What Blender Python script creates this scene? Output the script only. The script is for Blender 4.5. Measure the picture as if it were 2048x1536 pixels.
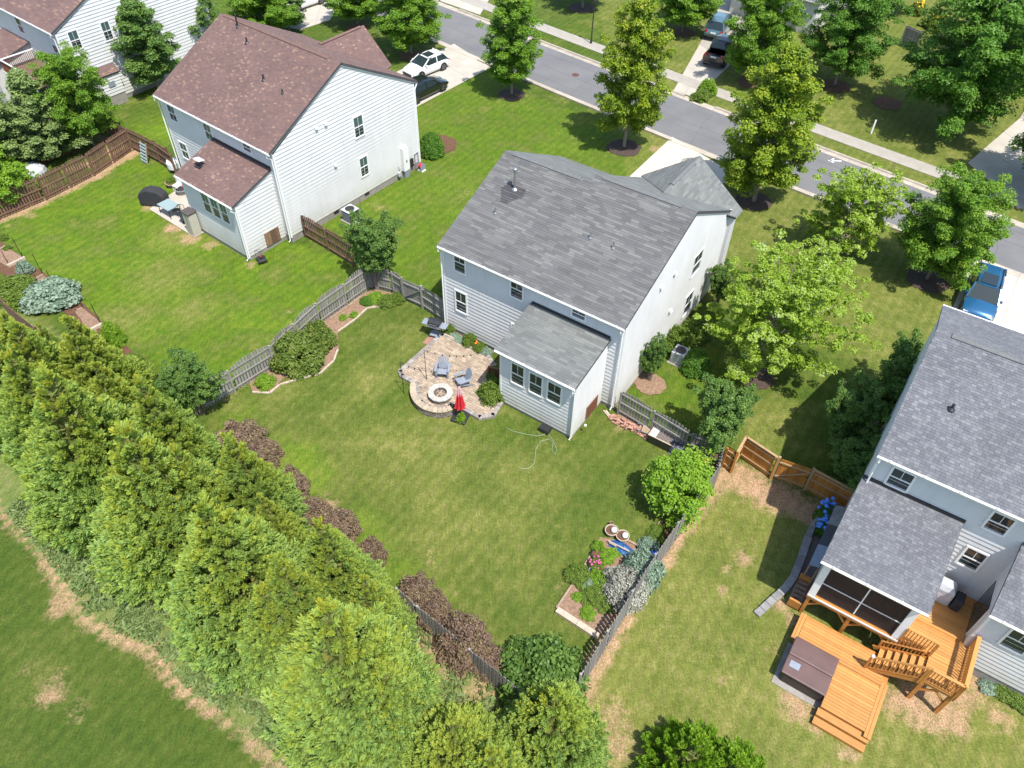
import bpy, math, random
import numpy as np
from mathutils import Vector, Matrix
random.seed(7); np.random.seed(7)
for o in list(bpy.data.objects): bpy.data.objects.remove(o)
S = bpy.context.scene
COL = S.collection
R = math.radians
# ---------------------------------------------------------------- camera, sky, sun, exposure
cd = bpy.data.cameras.new('camera'); cam = bpy.data.objects.new('camera', cd); COL.objects.link(cam)
cam.matrix_world = Matrix(((0.9997986, -0.0200699, -0.0, 0.0), (0.0145462, 0.7246274, -0.6889873, 0.0), (0.0138279, 0.6888485, 0.7247734, 31.0), (0.0, 0.0, 0.0, 1.0)))
cd.sensor_width = 36; cd.lens = 27.4219; cd.clip_start = .5; cd.clip_end = 3000
S.camera = cam
SUN_AZ = R(-58); SUN_EL = R(64.5)          # direction to the sun, from +x counter-clockwise
w = bpy.data.worlds.new('World'); S.world = w; w.use_nodes = True
nt = w.node_tree; bg = nt.nodes['Background']
sky = nt.nodes.new('ShaderNodeTexSky'); sky.sky_type = 'NISHITA'; sky.sun_disc = False
sky.sun_elevation = SUN_EL; sky.sun_rotation = math.pi/2 - SUN_AZ
nt.links.new(sky.outputs[0], bg.inputs[0]); bg.inputs[1].default_value = 0.18
sd = bpy.data.lights.new('sun', 'SUN'); sd.energy = 4.9; sd.angle = R(.55); sd.color = (1, .955, .88)
so = bpy.data.objects.new('sun', sd); COL.objects.link(so)
so.rotation_euler = Vector((math.cos(SUN_AZ)*math.cos(SUN_EL), math.sin(SUN_AZ)*math.cos(SUN_EL), math.sin(SUN_EL))).to_track_quat('Z', 'Y').to_euler()
S.view_settings.view_transform = 'Standard'; S.view_settings.look = 'None'
S.view_settings.exposure = 0.52; S.view_settings.gamma = 1; S.view_settings.use_curve_mapping = False
S.render.engine = 'CYCLES'
S.cycles.max_bounces = 8; S.cycles.transparent_max_bounces = 6; S.cycles.diffuse_bounces = 4; S.cycles.transmission_bounces = 6

# ---------------------------------------------------------------- materials
def newmat(name):
    m = bpy.data.materials.new(name); m.use_nodes = True
    t = m.node_tree; return m, t, t.nodes['Principled BSDF']
def N(t, k, **kw):
    n = t.nodes.new(k)
    for a, b in kw.items(): setattr(n, a, b)
    return n
def noise(t, scale, detail=3, rough=.55, vec=None):
    n = N(t, 'ShaderNodeTexNoise'); n.inputs['Scale'].default_value = scale
    n.inputs['Detail'].default_value = detail; n.inputs['Roughness'].default_value = rough
    if vec is not None: t.links.new(vec, n.inputs['Vector'])
    return n
def ramp(t, fac, stops):
    r = N(t, 'ShaderNodeValToRGB'); cr = r.color_ramp
    while len(cr.elements) < len(stops): cr.elements.new(.5)
    for e, (p, c) in zip(cr.elements, stops): e.position = p; e.color = (*c, 1)
    t.links.new(fac, r.inputs[0]); return r.outputs[0]
def mix(t, fac, a, b, mode='MIX'):
    m = N(t, 'ShaderNodeMix', data_type='RGBA', blend_type=mode)
    if isinstance(fac, (int, float)): m.inputs[0].default_value = fac
    else: t.links.new(fac, m.inputs[0])
    for s, v in ((6, a), (7, b)):
        if isinstance(v, tuple): m.inputs[s].default_value = (*v, 1)
        else: t.links.new(v, m.inputs[s])
    return m.outputs[2]
def coords(t): return N(t, 'ShaderNodeTexCoord').outputs['Object']
def pm(name, c1, c2=None, scale=3., rough=.7, bump=0., bscale=None, metal=0., coat=0., detail=4, island=0., stretch=None, spec=.5):
    """base colour between c1 and c2 by noise, plus a per-piece tone shift"""
    m, t, b = newmat(name); c2 = c2 or tuple(x*.8 for x in c1)
    co = coords(t)
    if stretch:
        mp = N(t, 'ShaderNodeMapping'); mp.inputs['Scale'].default_value = stretch; t.links.new(co, mp.inputs[0]); co = mp.outputs[0]
    n = noise(t, scale, detail, .6, co)
    col = ramp(t, n.outputs[0], [(.3, c1), (.7, c2)])
    if island:
        g = N(t, 'ShaderNodeNewGeometry'); oi = N(t, 'ShaderNodeObjectInfo')
        a = N(t, 'ShaderNodeMath', operation='ADD'); t.links.new(g.outputs['Random Per Island'], a.inputs[0]); t.links.new(oi.outputs['Random'], a.inputs[1])
        f = N(t, 'ShaderNodeMath', operation='FRACT'); t.links.new(a.outputs[0], f.inputs[0])
        mr = N(t, 'ShaderNodeMapRange'); t.links.new(f.outputs[0], mr.inputs[0]); mr.inputs[3].default_value = 1-island; mr.inputs[4].default_value = 1+island
        h = N(t, 'ShaderNodeHueSaturation'); t.links.new(mr.outputs[0], h.inputs['Value']); t.links.new(col, h.inputs['Color']); col = h.outputs[0]
    t.links.new(col, b.inputs['Base Color'])
    b.inputs['Roughness'].default_value = rough; b.inputs['Metallic'].default_value = metal
    b.inputs['Specular IOR Level'].default_value = spec
    b.inputs['Coat Weight'].default_value = coat
    if bump:
        n2 = noise(t, bscale or scale*4, 3, .6, co); bp = N(t, 'ShaderNodeBump'); bp.inputs['Distance'].default_value = bump
        t.links.new(n2.outputs[0], bp.inputs['Height']); t.links.new(bp.outputs[0], b.inputs['Normal'])
    return m
def shingle_mat(name, stops, blotch=(.85, 1.12)):
    m, t, b = newmat(name); g = N(t, 'ShaderNodeNewGeometry'); co = coords(t)
    col = ramp(t, g.outputs['Random Per Island'], stops)
    n = noise(t, .55, 4, .6, co); mr = N(t, 'ShaderNodeMapRange'); t.links.new(n.outputs[0], mr.inputs[0])
    mr.inputs[1].default_value = .3; mr.inputs[2].default_value = .7; mr.inputs[3].default_value = blotch[0]; mr.inputs[4].default_value = blotch[1]
    n2 = noise(t, 38, 3, .7, co); mr2 = N(t, 'ShaderNodeMapRange'); t.links.new(n2.outputs[0], mr2.inputs[0]); mr2.inputs[3].default_value = .72; mr2.inputs[4].default_value = 1.28
    mm = N(t, 'ShaderNodeMath', operation='MULTIPLY'); t.links.new(mr.outputs[0], mm.inputs[0]); t.links.new(mr2.outputs[0], mm.inputs[1])
    h = N(t, 'ShaderNodeHueSaturation'); t.links.new(mm.outputs[0], h.inputs['Value']); t.links.new(col, h.inputs['Color'])
    t.links.new(h.outputs[0], b.inputs['Base Color']); b.inputs['Roughness'].default_value = .85; b.inputs['Specular IOR Level'].default_value = .35
    bp = N(t, 'ShaderNodeBump'); bp.inputs['Distance'].default_value = .004; t.links.new(n2.outputs[0], bp.inputs['Height']); t.links.new(bp.outputs[0], b.inputs['Normal'])
    return m
def leaf_mat(name, stops, trans=.35, spec=.3, nscale=.7):
    """leaf colour: per-leaf random blended with branch-level pigment ('tone' attribute) and a slow noise"""
    m, t, b = newmat(name); g = N(t, 'ShaderNodeNewGeometry'); at = N(t, 'ShaderNodeAttribute', attribute_name='tone')
    n = noise(t, nscale, 2, .5, coords(t))
    def mul(o, k):
        x = N(t, 'ShaderNodeMath', operation='MULTIPLY'); t.links.new(o, x.inputs[0]); x.inputs[1].default_value = k; return x.outputs[0]
    def add(o, p):
        x = N(t, 'ShaderNodeMath', operation='ADD'); t.links.new(o, x.inputs[0]); t.links.new(p, x.inputs[1]); return x.outputs[0]
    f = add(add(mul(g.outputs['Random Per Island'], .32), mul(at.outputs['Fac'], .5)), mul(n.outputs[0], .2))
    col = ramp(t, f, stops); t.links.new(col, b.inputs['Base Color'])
    b.inputs['Roughness'].default_value = .5; b.inputs['Specular IOR Level'].default_value = spec
    tr = N(t, 'ShaderNodeBsdfTranslucent'); h = N(t, 'ShaderNodeHueSaturation'); h.inputs['Value'].default_value = 1.25; h.inputs['Saturation'].default_value = 1.1
    t.links.new(col, h.inputs['Color']); t.links.new(h.outputs[0], tr.inputs[0])
    ms = N(t, 'ShaderNodeMixShader'); ms.inputs[0].default_value = trans
    t.links.new(b.outputs[0], ms.inputs[1]); t.links.new(tr.outputs[0], ms.inputs[2]); t.links.new(ms.outputs[0], t.nodes['Material Output'].inputs[0])
    return m

M = {}
M['siding'] = pm('white_vinyl', (.63, .63, .625), (.57, .57, .57), .6, .5, spec=.3)
def weathered(m, base_in=None):
    """splash dirt and algae on the lower courses, ragged by noise"""
    t = m.node_tree; b = t.nodes['Principled BSDF']; src = b.inputs['Base Color'].links[0].from_socket; co = coords(t)
    sx = N(t, 'ShaderNodeSeparateXYZ'); t.links.new(co, sx.inputs[0]); mr = N(t, 'ShaderNodeMapRange'); t.links.new(sx.outputs[2], mr.inputs[0]); mr.inputs[1].default_value = 1.5; mr.inputs[2].default_value = .2
    n = noise(t, 1.4, 5, .65, co); mm = N(t, 'ShaderNodeMath', operation='MULTIPLY'); t.links.new(mr.outputs[0], mm.inputs[0]); t.links.new(n.outputs[0], mm.inputs[1])
    mp = N(t, 'ShaderNodeMapping'); mp.inputs['Scale'].default_value = (3, 3, .25); t.links.new(co, mp.inputs[0]); n2 = noise(t, 1.2, 4, .6, mp.outputs[0]); st_ = N(t, 'ShaderNodeMapRange'); t.links.new(n2.outputs[0], st_.inputs[0]); st_.inputs[1].default_value = .5; st_.inputs[2].default_value = .8; st_.inputs[4].default_value = .22
    ad = N(t, 'ShaderNodeMath', operation='ADD'); ad.use_clamp = True; t.links.new(mm.outputs[0], ad.inputs[0]); t.links.new(st_.outputs[0], ad.inputs[1])
    t.links.new(mix(t, ad.outputs[0], src, (.36, .34, .27)), b.inputs['Base Color'])
weathered(M['siding'])
M['siding_grey'] = pm('pale_vinyl', (.56, .57, .57), (.49, .50, .50), .6, .5, spec=.3)
M['trim'] = pm('white_trim', (.8, .8, .79), (.72, .72, .71), 2., .4)
M['found'] = pm('foundation', (.30, .28, .25), (.22, .20, .18), 3., .9, .01, 20)
M['concrete'] = pm('concrete', (.45, .41, .35), (.36, .33, .28), .8, .85, .004, 30, detail=6)
M['concrete_pale'] = pm('pale_concrete', (.56, .50, .41), (.49, .43, .35), .7, .85, .004, 30, detail=6)
M['concrete_old'] = pm('old_concrete', (.36, .33, .28), (.27, .25, .22), .9, .85, .004, 30, detail=6)
M['kerb'] = pm('kerb_concrete', (.44, .39, .32), (.32, .28, .23), 1.3, .9, .006, 20, detail=6, island=.08)
M['asphalt'] = pm('asphalt', (.125, .125, .13), (.165, .163, .165), .35, .9, .006, 60, detail=8)
M['mulch'] = pm('mulch', (.17, .085, .045), (.075, .035, .02), 9., .95, .05, 22, detail=6)
M['mulch_pale'] = pm('pale_mulch', (.32, .21, .14), (.17, .10, .065), 8., .95, .04, 22, detail=6)
M['mulch_dark'] = pm('dark_mulch', (.09, .06, .045), (.045, .03, .025), 8., .95, .05, 22, detail=6)
M['glass'], _t, _b = newmat('window_glass')
_b.inputs['Base Color'].default_value = (.022, .034, .038, 1); _b.inputs['Roughness'].default_value = .04; _b.inputs['Specular IOR Level'].default_value = .6
M['glass_green'], _t, _b = newmat('curtained_glass')
_b.inputs['Base Color'].default_value = (.06, .10, .10, 1); _b.inputs['Roughness'].default_value = .08; _b.inputs['Specular IOR Level'].default_value = .6
M['black'] = pm('black_plastic', (.02, .02, .022), (.03, .03, .033), 5, .45)
M['black_matt'] = pm('black_cloth', (.022, .022, .026), (.035, .035, .04), 4, .85, .02, 9)
M['dark_metal'] = pm('dark_metal', (.05, .05, .052), (.08, .08, .085), 8, .4, metal=.7)
M['steel'] = pm('galvanised_steel', (.5, .5, .5), (.38, .38, .39), 8, .35, metal=.85)
M['grey_plastic'] = pm('grey_plastic', (.24, .27, .32), (.19, .22, .27), 5, .6)
M['fence_grey'] = pm('weathered_grey_wood', (.30, .285, .265), (.165, .155, .14), 6, .85, .004, 40, island=.22, stretch=(4, 4, .4))
M['fence_brown'] = pm('brown_stained_wood', (.20, .115, .075), (.11, .058, .038), 6, .85, .004, 40, island=.25, stretch=(4, 4, .4))
M['fence_new'] = pm('new_cedar', (.46, .20, .035), (.30, .12, .02), 6, .7, .003, 40, island=.16, stretch=(4, 4, .4))
M['fence_new_rail'] = pm('new_cedar_rail', (.42, .29, .16), (.32, .20, .10), 6, .7, island=.1, stretch=(.6, .6, 6))
M['deck'] = pm('cedar_deck', (.52, .255, .07), (.39, .175, .045), 7, .65, .002, 50, island=.16, stretch=(.5, 6, 6))
M['deck_rail'] = pm('cedar_rail', (.50, .22, .05), (.38, .15, .03), 7, .6, island=.08)
M['brown_rail'] = pm('brown_rail_wood', (.22, .085, .045), (.14, .05, .03), 7, .7, island=.1)
M['timber'] = pm('landscape_timber', (.36, .27, .19), (.24, .17, .12), 6, .85, .005, 30, island=.1)
M['timber_pale'] = pm('pale_timber', (.50, .42, .33), (.36, .29, .22), 6, .85, .005, 30)
M['bark'] = pm('bark', (.17, .135, .105), (.10, .08, .06), 5, .9, .02, 25, stretch=(1, 1, .3))
M['bark_pale'] = pm('pale_bark', (.30, .26, .22), (.19, .16, .13), 5, .9, .02, 25, stretch=(1, 1, .3))
M['roof_grey'] = shingle_mat('grey_shingles', [(0, (0.098, 0.097, 0.097)), (.35, (0.113, 0.113, 0.113)), (.75, (0.133, 0.133, 0.130)), (1, (0.160, 0.160, 0.153))], (.9, 1.08))
M['roof_sheen_tint'] = shingle_mat('sheen_tinted_grey_shingles', [(0, (0.120, 0.126, 0.122)), (.35, (0.140, 0.147, 0.141)), (.75, (0.161, 0.169, 0.160)), (1, (0.189, 0.196, 0.183))], (.92, 1.07))  # grey shingles again, with the sheen of front slopes and sunroom put into colour
M['roof_brown'] = shingle_mat('brown_shingles', [(0, (0.128, 0.084, 0.078)), (.45, (0.150, 0.094, 0.084)), (.88, (0.166, 0.104, 0.090)), (1, (0.257, 0.163, 0.121))], (.9, 1.08))
M['roof_slate'] = shingle_mat('blue_grey_shingles', [(0, (0.113, 0.117, 0.131)), (.4, (0.133, 0.137, 0.151)), (.8, (0.153, 0.158, 0.171)), (1, (0.184, 0.189, 0.202))], (.88, 1.08))
M['roof_edge'] = pm('roof_edge', (.07, .07, .075), (.05, .05, .055), 5, .8)
M['paver'] = shingle_mat('tan_pavers', [(0, (.27, .21, .155)), (.5, (.34, .265, .195)), (1, (.42, .335, .25))], (.93, 1.05))
M['paver_grey'] = shingle_mat('grey_pavers', [(0, (.19, .17, .155)), (.5, (.27, .24, .22)), (1, (.35, .32, .29))], (.93, 1.05))
M['block'] = pm('wall_block', (.27, .235, .20), (.15, .13, .115), 7, .9, .02, 18, island=.25)
M['block_cap'] = pm('cap_block', (.42, .34, .245), (.33, .265, .19), 4, .85, .004, 30, island=.12)
M['pit_cap'] = pm('pale_cap_stone', (.44, .42, .38), (.36, .34, .30), 4, .85, .004, 30, island=.08)
M['ash'] = pm('ash_and_wood', (.22, .19, .17), (.07, .05, .045), 14, .95, .03, 14)
M['red'] = pm('red_cloth', (.55, .02, .035), (.42, .015, .03), 5, .8)
M['red_pale'] = pm('faded_red_cloth', (.62, .30, .33), (.5, .18, .2), 5, .8)
M['white'] = pm('white_plastic', (.78, .78, .78), (.68, .68, .69), 3, .4)
M['tarp_blue'] = pm('blue_tarp', (.03, .12, .30), (.015, .06, .19), 3, .5, .04, 4)
M['blue_bright'] = pm('bright_blue_plastic', (.02, .10, .55), (.01, .06, .4), 5, .35)
M['cover_grey'] = pm('silver_grey_cover', (.46, .48, .51), (.36, .38, .41), 3, .6, .05, 4)
M['tub_cover'] = pm('brown_vinyl_cover', (.135, .082, .075), (.105, .062, .058), 1.5, .5, .004, 6)
M['tub_side'] = pm('dark_tub_side', (.035, .025, .022), (.05, .035, .03), 3, .6)
M['stone'] = pm('grey_stone', (.27, .265, .25), (.17, .165, .16), 3, .9, .02, 12, island=.15)
M['gravel'] = pm('gravel', (.20, .17, .155), (.10, .085, .08), 16, .95, .03, 16)
M['beige'] = pm('beige_plastic', (.46, .44, .37), (.40, .38, .32), 3, .5)
M['brick_mat'] = pm('brick', (.42, .23, .17), (.30, .16, .12), 8, .9, .005, 20, island=.2)
M['slat_blue'] = pm('pale_blue_slat', (.38, .48, .52), (.28, .38, .42), 4, .6)
M['glass_table'], _t, _b = newmat('table_glass')
_b.inputs['Base Color'].default_value = (.32, .42, .42, 1); _b.inputs['Roughness'].default_value = .05; _b.inputs['Alpha'].default_value = .75
M['screen'], _t, _b = newmat('insect_screen')
_b.inputs['Base Color'].default_value = (.03, .025, .028, 1); _b.inputs['Roughness'].default_value = .6; _b.inputs['Alpha'].default_value = .55
M['porch_dark'] = pm('porch_floor', (.16, .10, .07), (.12, .075, .05), 4, .7)
M['hose'] = pm('pale_hose', (.36, .42, .30), (.32, .38, .28), 5, .5)
M['orange'] = pm('orange_flower', (.75, .13, .02), (.7, .25, .03), 20, .7)
M['yellow'] = pm('yellow_flower', (.8, .5, .02), (.75, .4, .02), 20, .7)
M['pink'] = pm('pink_flower', (.60, .12, .28), (.45, .06, .2), 20, .7)
M['bluef'] = pm('blue_flower', (.05, .20, .75), (.16, .34, .80), 20, .7)
M['tyre'] = pm('tyre', (.015, .015, .015), (.02, .02, .02), 5, .85)
M['rim'] = pm('wheel_rim', (.35, .35, .36), (.28, .28, .29), 5, .3, metal=.8)
M['lamp_red'] = pm('tail_light', (.45, .01, .01), (.35, .01, .01), 5, .2)
M['lamp_clear'] = pm('head_light', (.6, .62, .65), (.5, .52, .55), 5, .1)
def paint(name, c, metal=.35):
    return pm(name, c, tuple(x*.95 for x in c), 2, .28, metal=metal, coat=1.)
M['p_white'] = paint('white_paint', (.8, .8, .8), 0); M['p_black'] = paint('black_paint', (.012, .014, .016), .2)
M['p_blue'] = paint('blue_paint', (.018, .115, .25)); M['p_teal'] = paint('grey_teal_paint', (.10, .19, .22)); M['p_truck'] = paint('black_brown_paint', (.022, .018, .018), .2)

G_ = [(0, (.045, .115, .014)), (.3, (.095, .205, .020)), (.6, (.17, .31, .026)), (1, (.31, .39, .04))]
M['leaf_maple'] = leaf_mat('maple_leaves', G_)
M['leaf_maple_y'] = leaf_mat('yellow_green_maple_leaves', [(0, (0.052, 0.115, 0.011)), (.3, (0.127, 0.218, 0.016)), (.6, (0.230, 0.322, 0.021)), (.85, (0.380, 0.380, 0.029)), (1, (0.483, 0.345, 0.046))])
M['leaf_maple_d'] = leaf_mat('deep_green_maple_leaves', [(0, (0.040, 0.110, 0.018)), (.4, (0.084, 0.197, 0.024)), (.8, (0.153, 0.291, 0.032)), (1, (0.233, 0.364, 0.058))])
M['leaf_crypt'] = leaf_mat('soft_conifer_foliage', [(0, (.20, .34, .12)), (.3, (.28, .42, .125)), (.55, (.34, .44, .09)), (.75, (.38, .42, .05)), (1, (.42, .32, .03))], .35, .2)
M['leaf_crypt_y'] = leaf_mat('golden_conifer_foliage', [(0, (0.230, 0.360, 0.098)), (.4, (0.310, 0.408, 0.077)), (.75, (0.437, 0.480, 0.084)), (1, (0.506, 0.456, 0.070))], .35, .2)
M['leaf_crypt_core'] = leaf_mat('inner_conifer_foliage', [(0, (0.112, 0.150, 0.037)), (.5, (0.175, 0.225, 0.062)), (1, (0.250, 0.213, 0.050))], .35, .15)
M['leaf_birch'] = leaf_mat('light_green_leaves', [(0, (0.110, 0.200, 0.017)), (.35, (0.193, 0.315, 0.022)), (.6, (0.304, 0.420, 0.044)), (.8, (0.423, 0.525, 0.165)), (1, (0.598, 0.714, 0.462))], .4)
M['leaf_myrtle'] = leaf_mat('myrtle_leaves', [(0, (0.057, 0.122, 0.029)), (.4, (0.107, 0.201, 0.043)), (.8, (0.186, 0.295, 0.057)), (1, (0.288, 0.374, 0.086))])
M['leaf_spruce'] = leaf_mat('grey_green_needles', [(0, (0.090, 0.139, 0.041)), (.4, (0.156, 0.227, 0.068)), (.8, (0.228, 0.309, 0.090)), (1, (0.288, 0.328, 0.072))], .2)
M['leaf_blue'] = leaf_mat('silver_green_leaves', [(0, (.13, .20, .13)), (.5, (.22, .31, .22)), (1, (.38, .46, .36))], .2)
M['leaf_silver'] = leaf_mat('silver_twigs', [(0, (.22, .20, .17)), (.5, (.36, .36, .30)), (1, (.55, .56, .48))], .15)
M['leaf_purple'] = leaf_mat('purple_leaves', [(0, (0.128, 0.083, 0.065)), (.35, (0.210, 0.143, 0.109)), (.6, (0.300, 0.210, 0.145)), (.8, (0.255, 0.240, 0.102)), (1, (0.180, 0.255, 0.072))], .3, nscale=1.5)
M['leaf_shrub'] = leaf_mat('shrub_leaves', [(0, (.07, .12, .018)), (.5, (.14, .22, .03)), (1, (.26, .34, .07))])
M['leaf_lime'] = leaf_mat('lime_leaves', [(0, (.10, .22, .014)), (.5, (.19, .34, .025)), (1, (.34, .46, .06))])
M['leaf_bloom'] = leaf_mat('leaves_with_seed_heads', [(0, (.07, .12, .02)), (.4, (.12, .185, .03)), (.75, (.20, .26, .05)), (.9, (.42, .30, .16)), (1, (.6, .42, .3))])

# ---------------------------------------------------------------- mesh helpers
class MB:
    def __init__(s): s.v = []; s.f = []
    def add(s, vs, fs):
        n = len(s.v); s.v += [tuple(map(float, p)) for p in vs]; s.f += [tuple(n+i for i in f) for f in fs]; return s
    def box(s, x0, x1, y0, y1, z0, z1, rz=0., c=None):
        vs = [(x, y, z) for z in (z0, z1) for y in (y0, y1) for x in (x0, x1)]
        if rz:
            cx, cy = c or ((x0+x1)/2, (y0+y1)/2); a, b = math.cos(rz), math.sin(rz)
            vs = [(cx+(x-cx)*a-(y-cy)*b, cy+(x-cx)*b+(y-cy)*a, z) for x, y, z in vs]
        return s.add(vs, [(0, 2, 3, 1), (4, 5, 7, 6), (0, 1, 5, 4), (1, 3, 7, 5), (3, 2, 6, 7), (2, 0, 4, 6)])
    def prism(s, poly, z0, z1):
        a = sum(poly[i-1][0]*poly[i][1]-poly[i][0]*poly[i-1][1] for i in range(len(poly)))
        if a < 0: poly = poly[::-1]
        n = len(poly); vs = [(x, y, z0) for x, y in poly]+[(x, y, z1) for x, y in poly]
        return s.add(vs, [tuple(range(n))[::-1], tuple(range(n, 2*n))]+[(i, (i+1) % n, n+(i+1) % n, n+i) for i in range(n)])
    def beam(s, a, b, w, h=None, up=(0, 0, 1)):
        h = h or w; a = Vector(a); b = Vector(b); d = (b-a).normalized(); u = Vector(up)
        if abs(d.dot(u)) > .99: u = Vector((1, 0, 0))
        r = d.cross(u).normalized()*w/2; q = r.cross(d).normalized()*h/2
        vs = [p+i*r+j*q for p in (a, b) for i, j in ((-1, -1), (1, -1), (1, 1), (-1, 1))]
        return s.add(vs, [(3, 2, 1, 0), (4, 5, 6, 7), (0, 1, 5, 4), (1, 2, 6, 5), (2, 3, 7, 6), (3, 0, 4, 7)])
    def tube(s, pts, rad, n=8, cap=True):
        pts = [Vector(p) for p in pts]; k = len(pts); rad = rad if isinstance(rad, (list, tuple)) else [rad]*k
        base = len(s.v); up = Vector((0, 0, 1))
        for i, p in enumerate(pts):
            d = (pts[min(i+1, k-1)]-pts[max(i-1, 0)]).normalized(); u = up if abs(d.z) < .95 else Vector((1, 0, 0))
            r = d.cross(u).normalized(); q = r.cross(d).normalized()
            for j in range(n):
                t = 2*math.pi*j/n; s.v.append(tuple(p+(r*math.cos(t)+q*math.sin(t))*rad[i]))
        for i in range(k-1):
            for j in range(n):
                a = base+i*n+j; b = base+i*n+(j+1) % n; s.f.append((a, a+n, b+n, b))
        if cap: s.f.append(tuple(base+j for j in range(n))); s.f.append(tuple(base+(k-1)*n+j for j in range(n))[::-1])
        return s
    def lathe(s, prof, n=24, c=(0, 0)):
        base = len(s.v)
        for r, z in prof:
            for j in range(n): t = 2*math.pi*j/n; s.v.append((c[0]+r*math.cos(t), c[1]+r*math.sin(t), z))
        for i in range(len(prof)-1):
            for j in range(n):
                a = base+i*n+j; b = base+i*n+(j+1) % n; s.f.append((a, b, b+n, a+n))
        if prof[0][0] > 1e-4: s.f.append(tuple(base+j for j in range(n))[::-1])
        if prof[-1][0] > 1e-4: s.f.append(tuple(base+(len(prof)-1)*n+j for j in range(n)))
        return s
    def mesh(s, name, mat, smooth=False):
        m = bpy.data.meshes.new(name); m.from_pydata(s.v, [], s.f); m.validate()
        for k in (mat if isinstance(mat, (list, tuple)) else [mat]): m.materials.append(M[k] if isinstance(k, str) else k)
        if smooth: m.polygons.foreach_set('use_smooth', [True]*len(m.polygons))
        m.update(); return m
    def build(s, name, mat, parent=None, smooth=False, kind=None, label=None, bevel=0):
        o = bpy.data.objects.new(name, s.mesh(name, mat, smooth)); COL.objects.link(o); o.parent = parent
        if kind: o['kind'] = kind
        if label: o['label'] = label
        if bevel: b = o.modifiers.new('bevel', 'BEVEL'); b.width = bevel; b.segments = 2; b.limit_method = 'ANGLE'
        return o
def inst(name, mesh, parent=None, loc=(0, 0, 0), rz=0., scale=(1, 1, 1), rot=None):
    o = bpy.data.objects.new(name, mesh); COL.objects.link(o); o.parent = parent
    o.location = loc; o.rotation_euler = rot or (0, 0, rz); o.scale = scale; return o
def tag(o, label, cat, group=None):
    o['label'] = label; o['category'] = cat
    if group: o['group'] = group
    return o
def thing(name, label, cat, loc=(0, 0, 0), rz=0., group=None):
    o = bpy.data.objects.new(name, None); COL.objects.link(o); o.location = loc; o.rotation_euler = (0, 0, rz); o.empty_display_size = .2
    return tag(o, label, cat, group)
def struct(o): o['kind'] = 'structure'; return o
def kids(o): return [c for c in bpy.data.objects if c.parent == o]
def copy_tree(root, loc, rz=None, scale=None, label=None, group=None):
    def rec(o, par):
        c = o.copy(); COL.objects.link(c); c.parent = par
        for k in tree_kids[o.name]: rec(k, c)
        return c
    tree_kids = {}
    def walk(o):
        tree_kids[o.name] = kids(o)
        for k in tree_kids[o.name]: walk(k)
    walk(root); r = rec(root, None); r.location = loc
    if rz is not None: r.rotation_euler = (0, 0, rz)
    if scale is not None: r.scale = scale if isinstance(scale, tuple) else (scale,)*3
    if label: r['label'] = label
    if group: r['group'] = group
    return r
def boxmesh(name, sx, sy, sz, mat):       # centred in x and y, standing on z=0
    return MB().box(-sx/2, sx/2, -sy/2, sy/2, 0, sz).mesh(name, mat)
def ring(cx, cy, rx, ry=None, n=28, jit=0., seed=0, rz=0):
    rg = random.Random(seed); ry = ry or rx; a = math.cos(rz), math.sin(rz); out = []
    for i in range(n):
        t = 2*math.pi*i/n; k = 1+rg.uniform(-jit, jit); x, y = rx*k*math.cos(t), ry*k*math.sin(t)
        out.append((cx+x*a[0]-y*a[1], cy+x*a[1]+y*a[0]))
    return out

# ---------------------------------------------------------------- ground: one sheet, fine near the place, coarse out to the horizon
def near_kerb(x): return .001768*x*x-.882*x+66.34
def far_kerb(x): return .000415*x*x-.8725*x+75.97
def seg_dist(X, Y, pts):
    d = np.full(X.shape, 1e9)
    for (x0, y0), (x1, y1) in zip(pts[:-1], pts[1:]):
        vx, vy = x1-x0, y1-y0; L2 = vx*vx+vy*vy+1e-9
        t = np.clip(((X-x0)*vx+(Y-y0)*vy)/L2, 0, 1); d = np.minimum(d, np.hypot(X-x0-t*vx, Y-y0-t*vy))
    return d
def inside(X, Y, poly):
    r = np.zeros(X.shape, bool); n = len(poly)
    for i in range(n):
        x0, y0 = poly[i]; x1, y1 = poly[(i+1) % n]
        c = ((y0 > Y) != (y1 > Y)) & (X < (x1-x0)*(Y-y0)/((y1-y0) if abs(y1-y0) > 1e-9 else 1e-9)+x0); r ^= c
    return r
FEN_A = [(-34.762, 43.778), (-32.609, 46.255), (-30.513, 49.424), (-28.975, 53.121)]            # brown fence, left yard
FEN_B = [(-8.754, 37.471), (-11.354, 33.941), (-13.201, 30.371), (-14.921, 28.424), (-16.46, 26.77)]          # grey fence between the two lots
FEN_C = [(10.341, 23.161), (6.325, 17.887), (2.86, 12.561)]    # grey fence, right side of middle lot
FEN_D = [(10.613, 23.597), (12.547, 22.525), (14.495, 21.552), (16.099, 20.884)]
BACK = [(-38.552, 41.391), (-31.114, 35.964), (-26.852, 33.048), (-16.26, 26.085), (-9.279, 20.145), (-3.687, 15.294), (0.767, 11.83), (2.86, 10.372)]   # back fence line
FIELD = [(-35.026, 27.33), (-23.889, 20.49), (-21.729, 18.781), (-19.24, 16.583), (-17.835, 15.216), (-16.295, 14.47), (-14.669, 13.962), (-12.936, 12.343), (-11.532, 11.587), (-9.237, 10.14), (-7.468, 8.863), (-4.28, 6.904)]
st = .38
gx = np.arange(-62, 64, st); gy = np.arange(2, 112, st); X, Y = np.meshgrid(gx, gy)
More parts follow.
